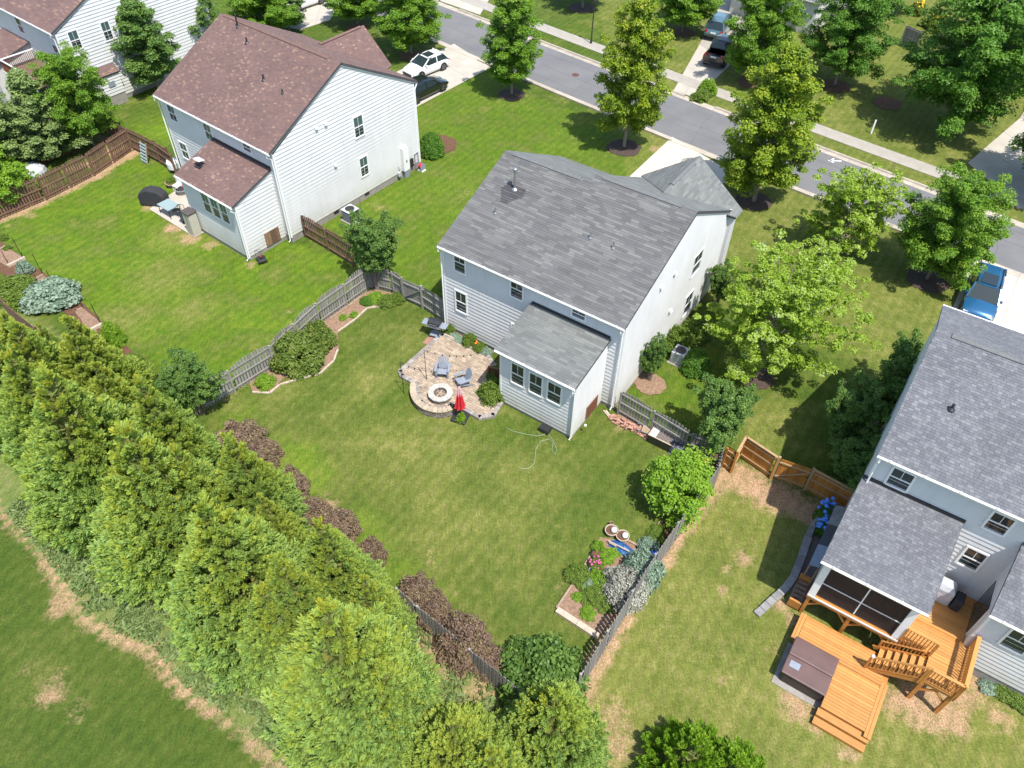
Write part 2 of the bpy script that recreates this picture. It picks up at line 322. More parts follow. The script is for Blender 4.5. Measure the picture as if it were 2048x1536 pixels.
def vnoise(X, Y, s, seed):
    rg = np.random.RandomState(seed); g = rg.rand(200, 200); x = X/s+300; y = Y/s+300
    xi = np.floor(x).astype(int); yi = np.floor(y).astype(int); fx = x-xi; fy = y-yi; fx = fx*fx*(3-2*fx); fy = fy*fy*(3-2*fy)
    a = lambda i, j: g[(xi+i) % 200, (yi+j) % 200]
    return (a(0, 0)*(1-fx)+a(1, 0)*fx)*(1-fy)+(a(0, 1)*(1-fx)+a(1, 1)*fx)*fy
nz = .5*vnoise(X, Y, 3.1, 1)+.3*vnoise(X, Y, 1.2, 2)+.2*vnoise(X, Y, .55, 3)
soil = np.zeros(X.shape); dry = np.zeros(X.shape); lush = np.zeros(X.shape); dark = np.zeros(X.shape)
def near(pts, w): return np.clip(1-seg_dist(X, Y, pts)/w, 0, 1)
soil = np.maximum(soil, near(FEN_A, .95)*1.9)
soil = np.maximum(soil, near(FEN_C, .75)*1.7)
soil = np.maximum(soil, near(FEN_B, .45)*1.0)
soil = np.maximum(soil, near(FEN_D, 1.7)*1.6)
soil = np.maximum(soil, near(FIELD, .42)*1.3)
for px, py, rad, k in [(10.624, 18.797, 0.6375, 1.9800000000000002), (9.841, 18.218, 0.3825, 1.62), (9.433, 17.145, 0.425, 1.71), (11.838, 23.259, 1.36, 1.1700000000000002), (-25.247, 45.596, 0.765, 1.1700000000000002), (-22.976, 43.318, 0.765, 1.35), (-21.398, 41.968, 0.765, 1.4400000000000002), (-19.94, 41.469, 0.68, 1.35), (-16.827, 39.457, 0.51, 1.35), (-15.216, 40.818, 0.68, 0.7200000000000001), (-33.837, 43.232, 1.105, 1.08), (-33.022, 44.425, 0.85, 0.9), (-2.981, 14.423, 1.615, 0.9900000000000001), (-1.222, 12.38, 1.7, 1.08), (-2.285, 13.374, 1.7, 0.9900000000000001), (4.411, 10.767, 1.87, 0.9900000000000001), (5.315, 10.238, 1.275, 0.9), (3.679, 11.313, 1.02, 0.81), (9.445, 17.218, 0.425, 0.9900000000000001), (8.665, 15.786, 0.425, 1.08), (9.847, 15.246, 0.3825, 0.9), (9.219, 14.679, 0.425, 0.9), (8.754, 13.187, 0.34, 0.81), (11.165, 14.502, 0.51, 0.9900000000000001), (11.464, 12.238, 0.935, 1.1700000000000002), (12.309, 11.673, 0.68, 1.08), (13.169, 10.569, 0.68, 0.9), (16.651, 12.341, 1.4449999999999998, 1.35), (17.433, 11.773, 1.105, 1.1700000000000002), (15.717, 12.52, 1.02, 1.1700000000000002), (19.136, 13.605, 1.02, 1.1700000000000002), (18.329, 12.573, 0.765, 0.9900000000000001), (19.409, 11.812, 0.765, 0.7200000000000001), (11.829, 16.553, 0.765, 1.26), (12.318, 15.865, 0.765, 1.26), (11.041, 16.418, 0.51, 0.9), (-5.614, 32.405, 0.34, 0.81), (-13.488, 34.987, 0.425, 0.9900000000000001), (-13.153, 34.107, 0.34, 0.9900000000000001), (-3.536, 18.423, 0.425, 0.54), (0.496, 21.791, 0.51, 0.63), (2.067, 17.055, 0.51, 0.9), (1.458, 21.814, 0.425, 0.54), (-8.547, 21.283, 0.68, 0.7200000000000001), (2.808, 26.417, 0.425, 0.63), (5.542, 28.07, 0.595, 1.08), (5.974, 26.845, 0.935, 1.1700000000000002), (6.974, 26.356, 0.765, 1.08), (-19.414, 49.971, 0.085, 0.09000000000000001), (-7.022, 43.749, 0.34, 1.1700000000000002), (-25.552, 46.507, 0.595, 0.45), (-6.232, 58.673, 0.17, 0.18000000000000002), (-19.165, 15.876, 0.85, 0.9), (-20.945, 18.539, 1.02, 0.7200000000000001), (10.659, 54.657, 0.68, 0.9), (-17.942, 12.442, 0.68, 0.63), (-16.686, 11.293, 0.765, 0.675), (-18.029, 11.944, 0.68, 0.63), (-17.461, 10.163, 0.425, 0.7200000000000001), (-31.807, 50.876, 1.02, 1.26), (-30.394, 53.066, 1.19, 0.9900000000000001), (-33.23, 48.136, 1.105, 1.08), (-32.622, 50.157, 1.02, 1.1700000000000002), (-32.067, 54.487, 1.275, 0.9)]:
    soil = np.maximum(soil, k*np.clip(1.15-np.hypot(X-px, Y-py)/rad, 0, 1))
# strip of weeds and litter under the conifer rows
row = inside(X, Y, BACK+FIELD[::-1])
weed = row.astype(float)
poly_h3 = FEN_C+[(2.9, 5.), (40, 5.), (40, 30), (24, 24)]+FEN_D[::-1]
yard_r = inside(X, Y, poly_h3)
dry = np.where(yard_r, .80, dry)
front = (Y > -.62*X+44) & (X > 8)
dry = np.where(front, .50, dry)
sideL = inside(X, Y, [(-14.311, 42.763), (-7.486, 63.822), (-3.355, 66.834), (11.134, 55.426), (8.404, 51.005), (-4.597, 41.981), (-4.187, 36.422), (-8.387, 38.216)]); lush = np.where(sideL, .55, lush)
yardL = inside(X, Y, FEN_A+[(-25.033, 50.441), (-14.634, 41.919), (-10.574, 40.179)]+FEN_B+[(-20.287, 30.761), (-33.724, 41.554)]); lush = np.where(yardL, .75, lush)
yardM = inside(X, Y, FEN_B+[(-9.855, 20.686), (-3.731, 15.749), (0.766, 12.221), (2.86, 12.561), (10.351, 23.222), (5.515, 27.71), (-4.021, 34.16), (-8.754, 37.471)]); dry = np.where(yardM, .24, dry)
field = inside(X, Y, FIELD+[(-4, -8), (-80, -8), (-80, 45)]); dark = np.where(field, .8, dark)
for px, py, rad, k in [(-10.792, 24.09, 1.5, 1.6), (-9.713, 23.028, 1.3, 1.6), (-11.644, 24.548, 1.2, 1.4), (-6.917, 19.927, 1.3, 1.2), (-6.114, 19.143, 1.2, 1.1), (-4.8, 17.637, 1.1, 0.9), (-3.169, 16.699, 1.0, 0.6), (-26.153, 42.362, 1.1, 1.0), (-14.245, 26.829, 1.2, 0.9), (8.275, 28.507, 3.0, 0.6), (10.519, 30.844, 2.5, 0.5), (-12.524, 43.964, 1.6, 0.8), (-16.075, 38.971, 2.0, 0.7), (-12.372, 36.169, 2.5, 0.5), (3.979, 12.886, 1.5, 0.5), (4.519, 12.1, 1.3, 0.5), (-10.999, 42.875, 2, 0.7), (-29.754, 62.86, 2.5, 0.9), (-28.004, 56.188, 3, 1.0)]:
    lush = np.maximum(lush, k*np.clip(1.2-np.hypot(X-px, Y-py)/rad, 0, 1))
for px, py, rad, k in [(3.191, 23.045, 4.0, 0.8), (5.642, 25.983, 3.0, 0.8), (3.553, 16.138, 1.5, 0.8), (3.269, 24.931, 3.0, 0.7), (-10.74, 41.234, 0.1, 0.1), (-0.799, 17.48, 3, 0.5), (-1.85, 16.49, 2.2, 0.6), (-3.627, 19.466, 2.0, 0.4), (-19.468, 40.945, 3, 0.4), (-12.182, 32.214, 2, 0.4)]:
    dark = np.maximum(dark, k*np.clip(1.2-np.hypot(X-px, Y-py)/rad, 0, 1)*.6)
for px, py, rad, k in [(-8.123, 24.638, 3.5, 0.5), (-4.339, 24.736, 4.5, 0.65), (-2.765, 20.299, 3, 0.6), (0.733, 22.984, 3, 0.7), (-0.408, 19.541, 3, 0.7), (-7.8, 29.556, 2.0, 0.6), (-5.901, 32.396, 1.5, 0.7), (-6.611, 24.677, 3, 0.5), (-21.705, 37.794, 2.5, 0.6), (-22.562, 34.045, 2.2, 0.6), (-22.219, 42.495, 2, 0.7), (-19.325, 35.036, 1.6, 0.6), (21.304, 43.968, 4, 0.5), (21.579, 34.924, 5, 0.5), (13.523, 26.528, 3, 0.6), (7.509, 18.418, 3, 0.3), (-10.733, 56.098, 2, 0.4), (15.848, 47.357, 2, 0.6), (19.826, 46.268, 2, 0.5)]:
    dry = np.maximum(dry, k*np.clip(1.3-np.hypot(X-px, Y-py)/rad, 0, 1))
soil = np.clip((soil+(nz-.5)*1.7-.42)*1.15, 0, .85)
dry = np.clip(dry+(nz-.5)*.55, 0, 1); lush = np.clip(lush+(nz-.5)*.3*(lush > .05), 0, 1)
nx, ny = len(gx), len(gy)
Z = np.where(weed > 0, .03*vnoise(X, Y, .9, 5), 0)-.01
verts = [tuple(p) for p in np.stack([X.ravel(), Y.ravel(), Z.ravel()], 1)]
idx = np.arange(nx*ny).reshape(ny, nx)
faces = np.stack([idx[:-1, :-1].ravel(), idx[:-1, 1:].ravel(), idx[1:, 1:].ravel(), idx[1:, :-1].ravel()], 1).tolist()
nb = len(verts); x0, x1, y0, y1 = gx[0], gx[-1], gy[0], gy[-1]; FAR = 900
verts += [(-FAR, -FAR, -.01), (FAR, -FAR, -.01), (FAR, FAR, -.01), (-FAR, FAR, -.01)]
c00, c10, c11, c01 = int(idx[0, 0]), int(idx[0, -1]), int(idx[-1, -1]), int(idx[-1, 0])
def fan(a, b, edge):
    e = [int(i) for i in edge]; out = [(a, b, e[-1])]
    for i in range(len(e)-1): out.append((a, e[i+1], e[i]))
    return out
faces += fan(nb, nb+1, idx[0, :]); faces += fan(nb+1, nb+2, idx[:, -1]); faces += fan(nb+2, nb+3, idx[-1, ::-1]); faces += fan(nb+3, nb, idx[::-1, 0])
gm = bpy.data.meshes.new('ground'); gm.from_pydata(verts, [], faces)
for nm, arr in (('soil', soil), ('dry', dry), ('lush', lush), ('dark', dark), ('weed', weed)):
    a = gm.attributes.new(nm, 'FLOAT', 'POINT'); a.data.foreach_set('value', np.concatenate([arr.ravel(), np.zeros(4)]).astype(np.float32))
gm.update()
m, t, b = newmat('grass_and_soil'); co = coords(t)
att = lambda nm: N(t, 'ShaderNodeAttribute', attribute_name=nm).outputs['Fac']
n1 = noise(t, .45, 5, .62, co); n3 = noise(t, 15, 4, .75, co); na = noise(t, 1.7, 6, .72, co); nc = noise(t, 6.5, 4, .7, co)
n2 = N(t, 'ShaderNodeMix', data_type='RGBA'); n2.inputs[0].default_value = .42; t.links.new(na.outputs[0], n2.inputs[6]); t.links.new(nc.outputs[0], n2.inputs[7]); n2o = N(t, 'ShaderNodeMapRange'); t.links.new(n2.outputs[2], n2o.inputs[0]); n2o.inputs[1].default_value = .28; n2o.inputs[2].default_value = .72; n2 = n2o
wm = N(t, 'ShaderNodeMapping'); wm.inputs['Rotation'].default_value = (0, 0, R(33.75)); t.links.new(co, wm.inputs[0]); wv_ = N(t, 'ShaderNodeTexWave', wave_type='BANDS', bands_direction='X'); wv_.inputs['Scale'].default_value = .55; wv_.inputs['Distortion'].default_value = 1.6; wv_.inputs['Detail'].default_value = 3; wv_.inputs['Detail Scale'].default_value = .7; t.links.new(wm.outputs[0], wv_.inputs[0])
mp = N(t, 'ShaderNodeMapping'); mp.inputs['Rotation'].default_value = (0, 0, R(34)); mp.inputs['Scale'].default_value = (9, .8, 1); t.links.new(co, mp.inputs[0])
nb_ = noise(t, 1.6, 4, .65, mp.outputs[0])
base = ramp(t, n2.outputs[0], [(.1, (.036, .080, .009)), (.5, (.068, .112, .012)), (.9, (.120, .146, .026))])
lushc = ramp(t, n2.outputs[0], [(.1, (.055, .132, .008)), (.5, (.108, .188, .010)), (.9, (.195, .235, .018))])
dryc = ramp(t, n2.outputs[0], [(.1, (.095, .135, .020)), (.5, (.175, .188, .042)), (.9, (.29, .25, .10))])
darkc = ramp(t, n2.outputs[0], [(.1, (.036, .074, .011)), (.5, (.062, .100, .014)), (.9, (.105, .122, .026))])
weedc = ramp(t, n2.outputs[0], [(.1, (.09, .145, .03)), (.5, (.15, .19, .05)), (.95, (.27, .23, .12))])
soilc = ramp(t, n3.outputs[0], [(.3, (.31, .18, .10)), (.7, (.50, .335, .215))])
def fade(o, src, a=0., bb=1.):
    mr = N(t, 'ShaderNodeMapRange'); t.links.new(src, mr.inputs[0]); mr.inputs[3].default_value = a; mr.inputs[4].default_value = bb; mm = N(t, 'ShaderNodeMath', operation='MULTIPLY')
    t.links.new(o, mm.inputs[0]); t.links.new(mr.outputs[0], mm.inputs[1]); mm.use_clamp = True; return mm.outputs[0]
n0 = noise(t, .16, 3, .6, co)
def band(src, a, bb, lo_=0., hi=1.):
    mr = N(t, 'ShaderNodeMapRange'); t.links.new(src, mr.inputs[0]); mr.inputs[1].default_value = a; mr.inputs[2].default_value = bb; mr.inputs[3].default_value = lo_; mr.inputs[4].default_value = hi; return mr.outputs[0]
base = mix(t, band(n0.outputs[0], .40, .56, 0, .55), base, darkc); base = mix(t, band(n1.outputs[0], .50, .68, 0, .55), base, dryc)
lushc = mix(t, band(n1.outputs[0], .44, .62, 0, .75), lushc, base)
c = mix(t, att('dark'), base, darkc); c = mix(t, att('lush'), c, lushc); c = mix(t, fade(att('dry'), n1.outputs[0], .2, 1.9), c, dryc); c = mix(t, att('weed'), c, weedc)
# soil breaks through in ragged patches
sm = N(t, 'ShaderNodeMath', operation='MULTIPLY_ADD'); t.links.new(n2.outputs[0], sm.inputs[0]); sm.inputs[1].default_value = 1.5; sm.inputs[2].default_value = -.75
sk = N(t, 'ShaderNodeMath', operation='MULTIPLY'); sk.use_clamp = True; t.links.new(att('soil'), sk.inputs[0]); sk.inputs[1].default_value = 3.; sq = N(t, 'ShaderNodeMath', operation='MULTIPLY'); t.links.new(sk.outputs[0], sq.inputs[0]); t.links.new(sm.outputs[0], sq.inputs[1]); sm = sq
sa = N(t, 'ShaderNodeMath', operation='ADD'); t.links.new(sm.outputs[0], sa.inputs[0]); t.links.new(att('soil'), sa.inputs[1])
sr = N(t, 'ShaderNodeMapRange'); t.links.new(sa.outputs[0], sr.inputs[0]); sr.inputs[1].default_value = .1; sr.inputs[2].default_value = 1.0
c = mix(t, sr.outputs[0], c, soilc)
mrs = N(t, 'ShaderNodeMapRange'); t.links.new(nb_.outputs[0], mrs.inputs[0]); mrs.inputs[1].default_value = .3; mrs.inputs[2].default_value = .7; mrs.inputs[3].default_value = .80; mrs.inputs[4].default_value = 1.17
mr3 = N(t, 'ShaderNodeMapRange'); t.links.new(n3.outputs[0], mr3.inputs[0]); mr3.inputs[1].default_value = .25; mr3.inputs[2].default_value = .75; mr3.inputs[3].default_value = .64; mr3.inputs[4].default_value = 1.36
mm0 = N(t, 'ShaderNodeMath', operation='MULTIPLY'); t.links.new(mrs.outputs[0], mm0.inputs[0]); t.links.new(mr3.outputs[0], mm0.inputs[1])
mw = N(t, 'ShaderNodeMapRange'); t.links.new(wv_.outputs['Fac'], mw.inputs[0]); mw.inputs[3].default_value = .93; mw.inputs[4].default_value = 1.07; mm = N(t, 'ShaderNodeMath', operation='MULTIPLY'); t.links.new(mm0.outputs[0], mm.inputs[0]); t.links.new(mw.outputs[0], mm.inputs[1])
h = N(t, 'ShaderNodeHueSaturation'); t.links.new(c, h.inputs['Color']); t.links.new(mm.outputs[0], h.inputs['Value'])
t.links.new(h.outputs[0], b.inputs['Base Color']); b.inputs['Roughness'].default_value = .9; b.inputs['Specular IOR Level'].default_value = .15
bp = N(t, 'ShaderNodeBump'); bp.inputs['Distance'].default_value = .06; t.links.new(n3.outputs[0], bp.inputs['Height']); t.links.new(bp.outputs[0], b.inputs['Normal'])
gm.materials.append(m)
ground = bpy.data.objects.new('ground', gm); COL.objects.link(ground); struct(ground)

# ---------------------------------------------------------------- street, kerbs, pavement, driveways
def strip(fa, fb, z, xs, za=None):
    mb = MB(); n = len(xs)
    mb.v = [(x, fa(x), z) for x in xs]+[(x+.0, fb(x), z if za is None else za) for x in xs]; mb.f = [(i, i+1, n+i+1, n+i) for i in range(n-1)]; return mb
XS = list(np.linspace(-62, 62, 100))
k_ = 1.32                                                  # 1/cos of the road's heading, turns widths across the road into y
struct(strip(lambda x: near_kerb(x)+.3*k_, lambda x: far_kerb(x)-.0, .006, XS).build('road', 'asphalt'))
def kerb_run(f, name, gaps, sgn):
    """kerb and gutter pan in 3 m castings; lowered where driveways cross"""
    x = -60.; shared = {}
    root = bpy.data.objects.new(name, None); COL.objects.link(root); root['kind'] = 'structure'
    while x < 60:
        x2 = x+2.25; low = any(a < (x+x2)/2 < b_ for a, b_ in gaps); h = .035 if low else .13
        y0, y1 = f(x), f(x2); L_ = math.hypot(x2-x, y1-y0)-.02; ang = math.atan2(y1-y0, x2-x)
        key = (low, round(L_, 1))
        if key not in shared:
            shared[key] = MB().add([(0, 0, 0), (L_, 0, 0), (0, sgn*-.16, h), (L_, sgn*-.16, h), (0, 0, h), (L_, 0, h), (0, -sgn*.2, .016), (L_, -sgn*.2, .016), (0, -sgn*.62, .010), (L_, -sgn*.62, .010)],
                [(0, 1, 5, 4), (4, 5, 3, 2), (2, 3, 7, 6), (6, 7, 9, 8)]).mesh('kerb_stone', 'kerb')
        inst('kerb_stone', shared[key], root, (x, y0, 0), ang); x = x2
    return root
kerb_run(near_kerb, 'near_kerb', [(-7.5, -3), (11.2, 16), (30.5, 40)], -1)
kerb_run(far_kerb, 'far_kerb', [(-9, -7), (13.4, 16.6), (33, 45)], 1)
def sheet(name, poly, z, mat, jz=.0): return struct(MB().add([(x, y, z) for x, y in poly], [tuple(range(len(poly)))]).build(name, mat))
# far pavement: slabs with open joints
root = bpy.data.objects.new('pavement', None); COL.objects.link(root); root['kind'] = 'structure'
off = 1.75*k_; wd = 1.5*k_; x = -40.; slab = None
while x < 44:
    x2 = x+1.15; y0, y1 = far_kerb(x)+off, far_kerb(x2)+off; ang = math.atan2(y1-y0, x2-x); L_ = math.hypot(x2-x, y1-y0)
    if slab is None: slab = MB().box(0, L_-.025, 0, 1.5, 0, .03).mesh('paving_slab', 'concrete_old')
    inst('paving_slab', slab, root, (x, y0, 0), ang); x = x2
def driveway(name, quad, nu, nv, mat, z=.02, extra=()):
    """concrete bays between tooled joints"""
    root = bpy.data.objects.new(name, None); COL.objects.link(root); root['kind'] = 'structure'
    a, b_, c_, d_ = [Vector((*p, 0)) for p in quad]
    for i in range(nu):
        for j in range(nv):
            def P(u, v_): return (a*(1-u)+b_*u)*(1-v_)+(d_*(1-u)+c_*u)*v_
            e = .014/(b_-a).length; e2 = .014/(d_-a).length
            pl = [P(i/nu+e, j/nv+e2), P((i+1)/nu-e, j/nv+e2), P((i+1)/nu-e, (j+1)/nv-e2), P(i/nu+e, (j+1)/nv-e2)]
            MB().prism([(p.x, p.y) for p in pl], -.05, z).build('concrete_bay', mat, root)
    MB().add([(q.x, q.y, z-.012) for q in (a, b_, c_, d_)], [(0, 1, 2, 3)]).build('joint_filler', 'found', root)
    for pl in extra: MB().prism(pl, -.05, z-.002).build('flared_apron', mat, root)
    return root
def fr(o, yaw):
    c_, s_ = math.cos(R(yaw)), math.sin(R(yaw)); return lambda x, y: (o[0]+x*c_-y*s_, o[1]+x*s_+y*c_)
F1 = fr((-14.606, 41.909), -37.6); F2 = fr((5.392, 27.746), -33.75); F3 = fr((14.518, 19.256), -32.85); F0 = fr((-34.6, 58.5), -38)
driveway('left_driveway', [F1(-12.3, 13.5), F1(-6.55, 13.5), F1(-6.5, 28.35), F1(-12.3, 30.0)], 2, 5, 'concrete')
driveway('middle_driveway', [F2(-10.3, 13.5), F2(-4.7, 13.5), F2(-4.8, 25.9), F2(-10.4, 27.9)], 2, 5, 'concrete_pale', extra=[[F2(-4.81, 23.6), F2(-3.3, 25.0), F2(-3.4, 25.5), F2(-4.81, 25.9)]])
driveway('right_driveway', [F3(0.93, 10.4), F3(9.33, 10.4), F3(9.33, 25.45), F3(0.93, 27.8)], 3, 4, 'concrete_pale')
driveway('opposite_driveway', [(13.363, 64.629), (15.062, 63.337), (19.318, 70.05), (17.014, 74.104)], 2, 2, 'concrete')
driveway('opposite_driveway', [(17.014, 74.104), (19.318, 70.05), (27.462, 86.901), (21.601, 86.592)], 2, 6, 'concrete_old')
driveway('shaded_driveway', [(34.367, 53.663), (35.75, 48.125), (44.057, 55.951), (41.538, 60.96)], 2, 3, 'concrete')
driveway('shaded_driveway', [(41.538, 60.96), (44.057, 55.951), (51.858, 68.301), (47.312, 69.085)], 2, 2, 'concrete_old')
driveway('neighbour_driveway', [(-20.934, 75.573), (-18.503, 78.065), (-17.604, 91.734), (-23.527, 88.424)], 2, 3, 'concrete')
driveway('neighbour_driveway', [(-23.028, 76.406), (-20.934, 75.573), (-23.527, 88.424), (-25.641, 88.308)], 1, 3, 'concrete_old')
driveway('paved_corner', [(-8.165, 83.41), (-3.92, 80.025), (-2.625, 86.699), (-7.448, 87.855)], 2, 2, 'concrete')
rg = random.Random(12); seam = MB()
for x_a, x_b, o_ in ((-20, 62, 4.6), (-8, 6, 2.2), (22, 40, 6.6), (10, 19, 3.3), (2, 8, 7.4)):
    pts = []; x = x_a
    while x < x_b: pts.append((x, near_kerb(x)+o_+rg.uniform(-.08, .08), .0075)); x += .9
    for a, b_ in zip(pts[:-1], pts[1:]): seam.beam(a, b_, rg.uniform(.02, .035), .001)
for x in (4.4, 13.5, 24.8, 31):
    y = near_kerb(x)+.6; p0 = (x, y, .0075)
    for k in range(9): p1 = (p0[0]+.45+rg.uniform(-.2, .2), p0[1]+.8+rg.uniform(-.2, .2), .0075); seam.beam(p0, p1, rg.uniform(.015, .03), .001); p0 = p1
o = seam.build('road_crack', pm('crack_sealant', (.06, .06, .062), (.09, .09, .092), 9, .8)); struct(o)
o = MB().lathe([(.33, 0), (.33, .02), (.30, .024), (.0, .024)], 24).build('manhole_cover', pm('cast_iron', (.13, .055, .045), (.08, .035, .03), 30, .8, .006, 40)); o.location = (*(5.051, 67.208), .006)
tag(o, 'round rusty manhole cover in the middle of the street', 'manhole cover')
mb = MB()
for a, b_ in [((23.752, 53.6, 0.012), (24.732, 53.565, 0.012)), ((23.886, 53.533, 0.012), (24.254, 53.909, 0.012)), ((23.886, 53.533, 0.012), (24.096, 53.325, 0.012))]: mb.beam(a, b_, .12, .002)
struct(mb.build('painted_road_arrow', 'trim'))

# ---------------------------------------------------------------- houses
def clip_range(poly, z):
    xs = []
    for i in range(len(poly)):
        (x0, z0), (x1, z1) = poly[i-1], poly[i]
        if (z0-z)*(z1-z) <= 0 and z0 != z1: xs.append(x0+(x1-x0)*(z-z0)/(z1-z0))
    return (min(xs), max(xs)) if len(xs) > 1 else None
def siding(parent, poly, axis, pos, sgn, mat='siding', ex=.25, name='siding'):
    """lapped boards: each course is a tilted face with a lip below"""
    mb = MB(); zs = [p[1] for p in poly]; z = min(zs); top = max(zs)
    P = (lambda s, z_, o: (s, pos+sgn*o, z_)) if axis == 'x' else (lambda s, z_, o: (pos+sgn*o, s, z_))
    while z < top-.02:
        z1 = min(z+ex, top); a = clip_range(poly, z+.002); b_ = clip_range(poly, z1-.002)
        if a and b_:
            mb.add([P(a[0], z, .002), P(a[1], z, .002), P(a[0], z, .038), P(a[1], z, .038), P(b_[0], z1, .002), P(b_[1], z1, .002)], [(0, 1, 3, 2), (2, 3, 5, 4)])
        z = z1
    return mb.build(name, mat, parent, kind='stuff')
def window(parent, axis, pos, sgn, s0, s1, z0, z1, glass='glass', grid=True, name='window'):
    P = (lambda s, z_, o: (s, pos+sgn*o, z_)) if axis == 'x' else (lambda s, z_, o: (pos+sgn*o, s, z_))
    def bx(mb, a, b_, c_, d_, o0, o1):
        v = [P(s, z_, o) for o in (o0, o1) for z_ in (c_, d_) for s in (a, b_)]
        mb.add(v, [(0, 1, 3, 2), (4, 6, 7, 5), (0, 4, 5, 1), (1, 5, 7, 3), (3, 7, 6, 2), (2, 6, 4, 0)])
    f = .055; zm = (z0+z1)/2; mb = MB()
    bx(mb, s0-f, s0+.03, z0-f, z1+f, 0, .07); bx(mb, s1-.03, s1+f, z0-f, z1+f, 0, .07)
    bx(mb, s0+.03, s1-.03, z1-.03, z1+f, 0, .07); bx(mb, s0+.03, s1-.03, z0-f, z0+.03, 0, .085)
    w_ = mb.build(name, 'trim', parent)
    mb = MB(); bx(mb, s0+.03, s1-.03, zm-.03, zm+.03, .035, .065); sm_ = mb.build('sash_rail', 'trim', w_)
    for i, (a, b_) in enumerate(((z0+.03, zm-.03), (zm+.03, z1-.03))):
        mb = MB(); bx(mb, s0+.03, s1-.03, a, b_, .028+.008*i, .036+.008*i); mb.build('pane', glass if (i or glass == 'glass') else 'glass', w_)
    if grid:
        mb = MB(); sc = (s0+s1)/2; bx(mb, sc-.011, sc+.011, zm+.03, z1-.03, .046, .054)
        if grid == 2: bx(mb, sc-.011, sc+.011, z0+.03, zm-.03, .038, .046)
        mb.build('glazing_bar', 'trim', w_)
    return w_
def shingles(parent, O, E, U, poly, mat, seed=1, ex=.15, wr=(.28, .95), th=.012, name='shingles'):
    """courses of separate overlapping tabs on a roof plane; poly in (along, upslope)"""
    rg = random.Random(seed); O, E, U = Vector(O), Vector(E).normalized(), Vector(U).normalized(); Nn = E.cross(U).normalized()
    if Nn.z < 0: Nn = -Nn
    mb = MB(); ts = [p[1] for p in poly]; t_ = min(ts); top = max(ts)
    while t_ < top-.01:
        t1 = min(t_+ex, top); r0 = clip_range(poly, t_+.003); r1 = clip_range(poly, t1-.003)
        if r0 and r1:
            s = r0[0]-rg.random()*wr[1]
            lo_, hi_ = r0
            while s < hi_:
                s2 = s+rg.uniform(*wr); a, b_ = max(s, lo_), min(s2, hi_)
                if b_-a > .03:
                    a1, b1 = min(max(a, r1[0]), r1[1]), max(min(b_, r1[1]), r1[0]); h = th*rg.uniform(.7, 1.6)
                    b_ -= .006; b1 = max(b1-.006, a1)
                    A, B_, C_, D_ = [O+E*p+U*q for p, q in ((a, t_), (b_, t_), (b1, t1), (a1, t1))]
                    mb.add([A+Nn*h, B_+Nn*h, C_+Nn*.002, D_+Nn*.002, A, B_], [(0, 1, 2, 3), (4, 5, 1, 0)])
                s = s2
        t_ = t1
    return mb.build(name, mat, parent, kind='stuff')
def roof_plane(parent, mat, P0, P1, P2, P3, seed, name='roof', poly=None, thick=.14, wr=(.28, .95), ex=.15):
    """slab with corners eave-left, eave-right, ridge-right, ridge-left (top face), plus its shingles"""
    P = [Vector(p) for p in (P0, P1, P2, P3)]; E = (P[1]-P[0]).normalized()
    U = (P[3]-P[0]); U = (U-E*U.dot(E)).normalized(); Nn = E.cross(U).normalized()
    if Nn.z < 0: Nn = -Nn
    mb = MB(); mb.add([p-Nn*.004 for p in P]+[p-Nn*thick for p in P], [(0, 1, 2, 3), (7, 6, 5, 4), (0, 4, 5, 1), (1, 5, 6, 2), (2, 6, 7, 3), (3, 7, 4, 0)])
    r = mb.build(name, 'roof_edge', parent)
    pl = [((p-P[0]).dot(E), (p-P[0]).dot(U)) for p in P]
    shingles(r, P[0], E, U, pl, mat, seed, wr=wr, ex=ex); return r
def rake_trim(parent, pts, x, thick=.03, drop=.2, name='rake_board'):
    """white board under a gable's sloping edge"""
    for (y0, z0), (y1, z1) in zip(pts[:-1], pts[1:]):
        mb = MB(); v = [(x+o, y, z) for o in (0, thick) for y, z in ((y0, z0-.03), (y1, z1-.03), (y1, z1-.03-drop), (y0, z0-.03-drop))]
        mb.add(v, [(0, 1, 2, 3), (7, 6, 5, 4), (0, 4, 5, 1), (1, 5, 6, 2), (2, 6, 7, 3), (3, 7, 4, 0)]); mb.build(name, 'trim', parent)
def gutter(parent, x0, x1, y, z, sgn=-1, spikes=True):
    mb = MB(); P = [(0, -.0), (0, -.12), (sgn*.07, -.12), (sgn*.12, -.02), (sgn*.12, 0.), (sgn*.105, -.015), (sgn*.06, -.10), (sgn*.012, -.10), (sgn*.012, 0)]
    v = [(x, y+a, z+b_) for x in (x0, x1) for a, b_ in P]; n = len(P); mb.add(v, [(i, (i+1) % n, n+(i+1) % n, n+i) for i in range(n)]+[tuple(range(n)), tuple(range(n, 2*n))])
    g = mb.build('gutter', 'trim', parent)
    me = MB().box(-.02, .02, min(0, sgn*.12), max(0, sgn*.12), -.004, .02).mesh('gutter_hanger', 'trim'); x = x0+.5
    while spikes and x < x1: inst('gutter_hanger', me, g, (x, y, z)); x += 1.3
    return g
def spout(parent, x, y, z, sgn=-1, zb=.15, back=.2):
    MB().tube([(x, y+sgn*-.0, z), (x, y, z-.15), (x, y-sgn*back, z-.4), (x, y-sgn*back, zb+.1), (x+.0, y-sgn*back+sgn*.12, zb)], .042, 6).build('downspout', 'trim', parent)
def corner_post(parent, x, y, z0, z1, w=.1):
    MB().box(x-w/2, x+w/2, y-w/2, y+w/2, z0, z1).build('corner_board', 'trim', parent)
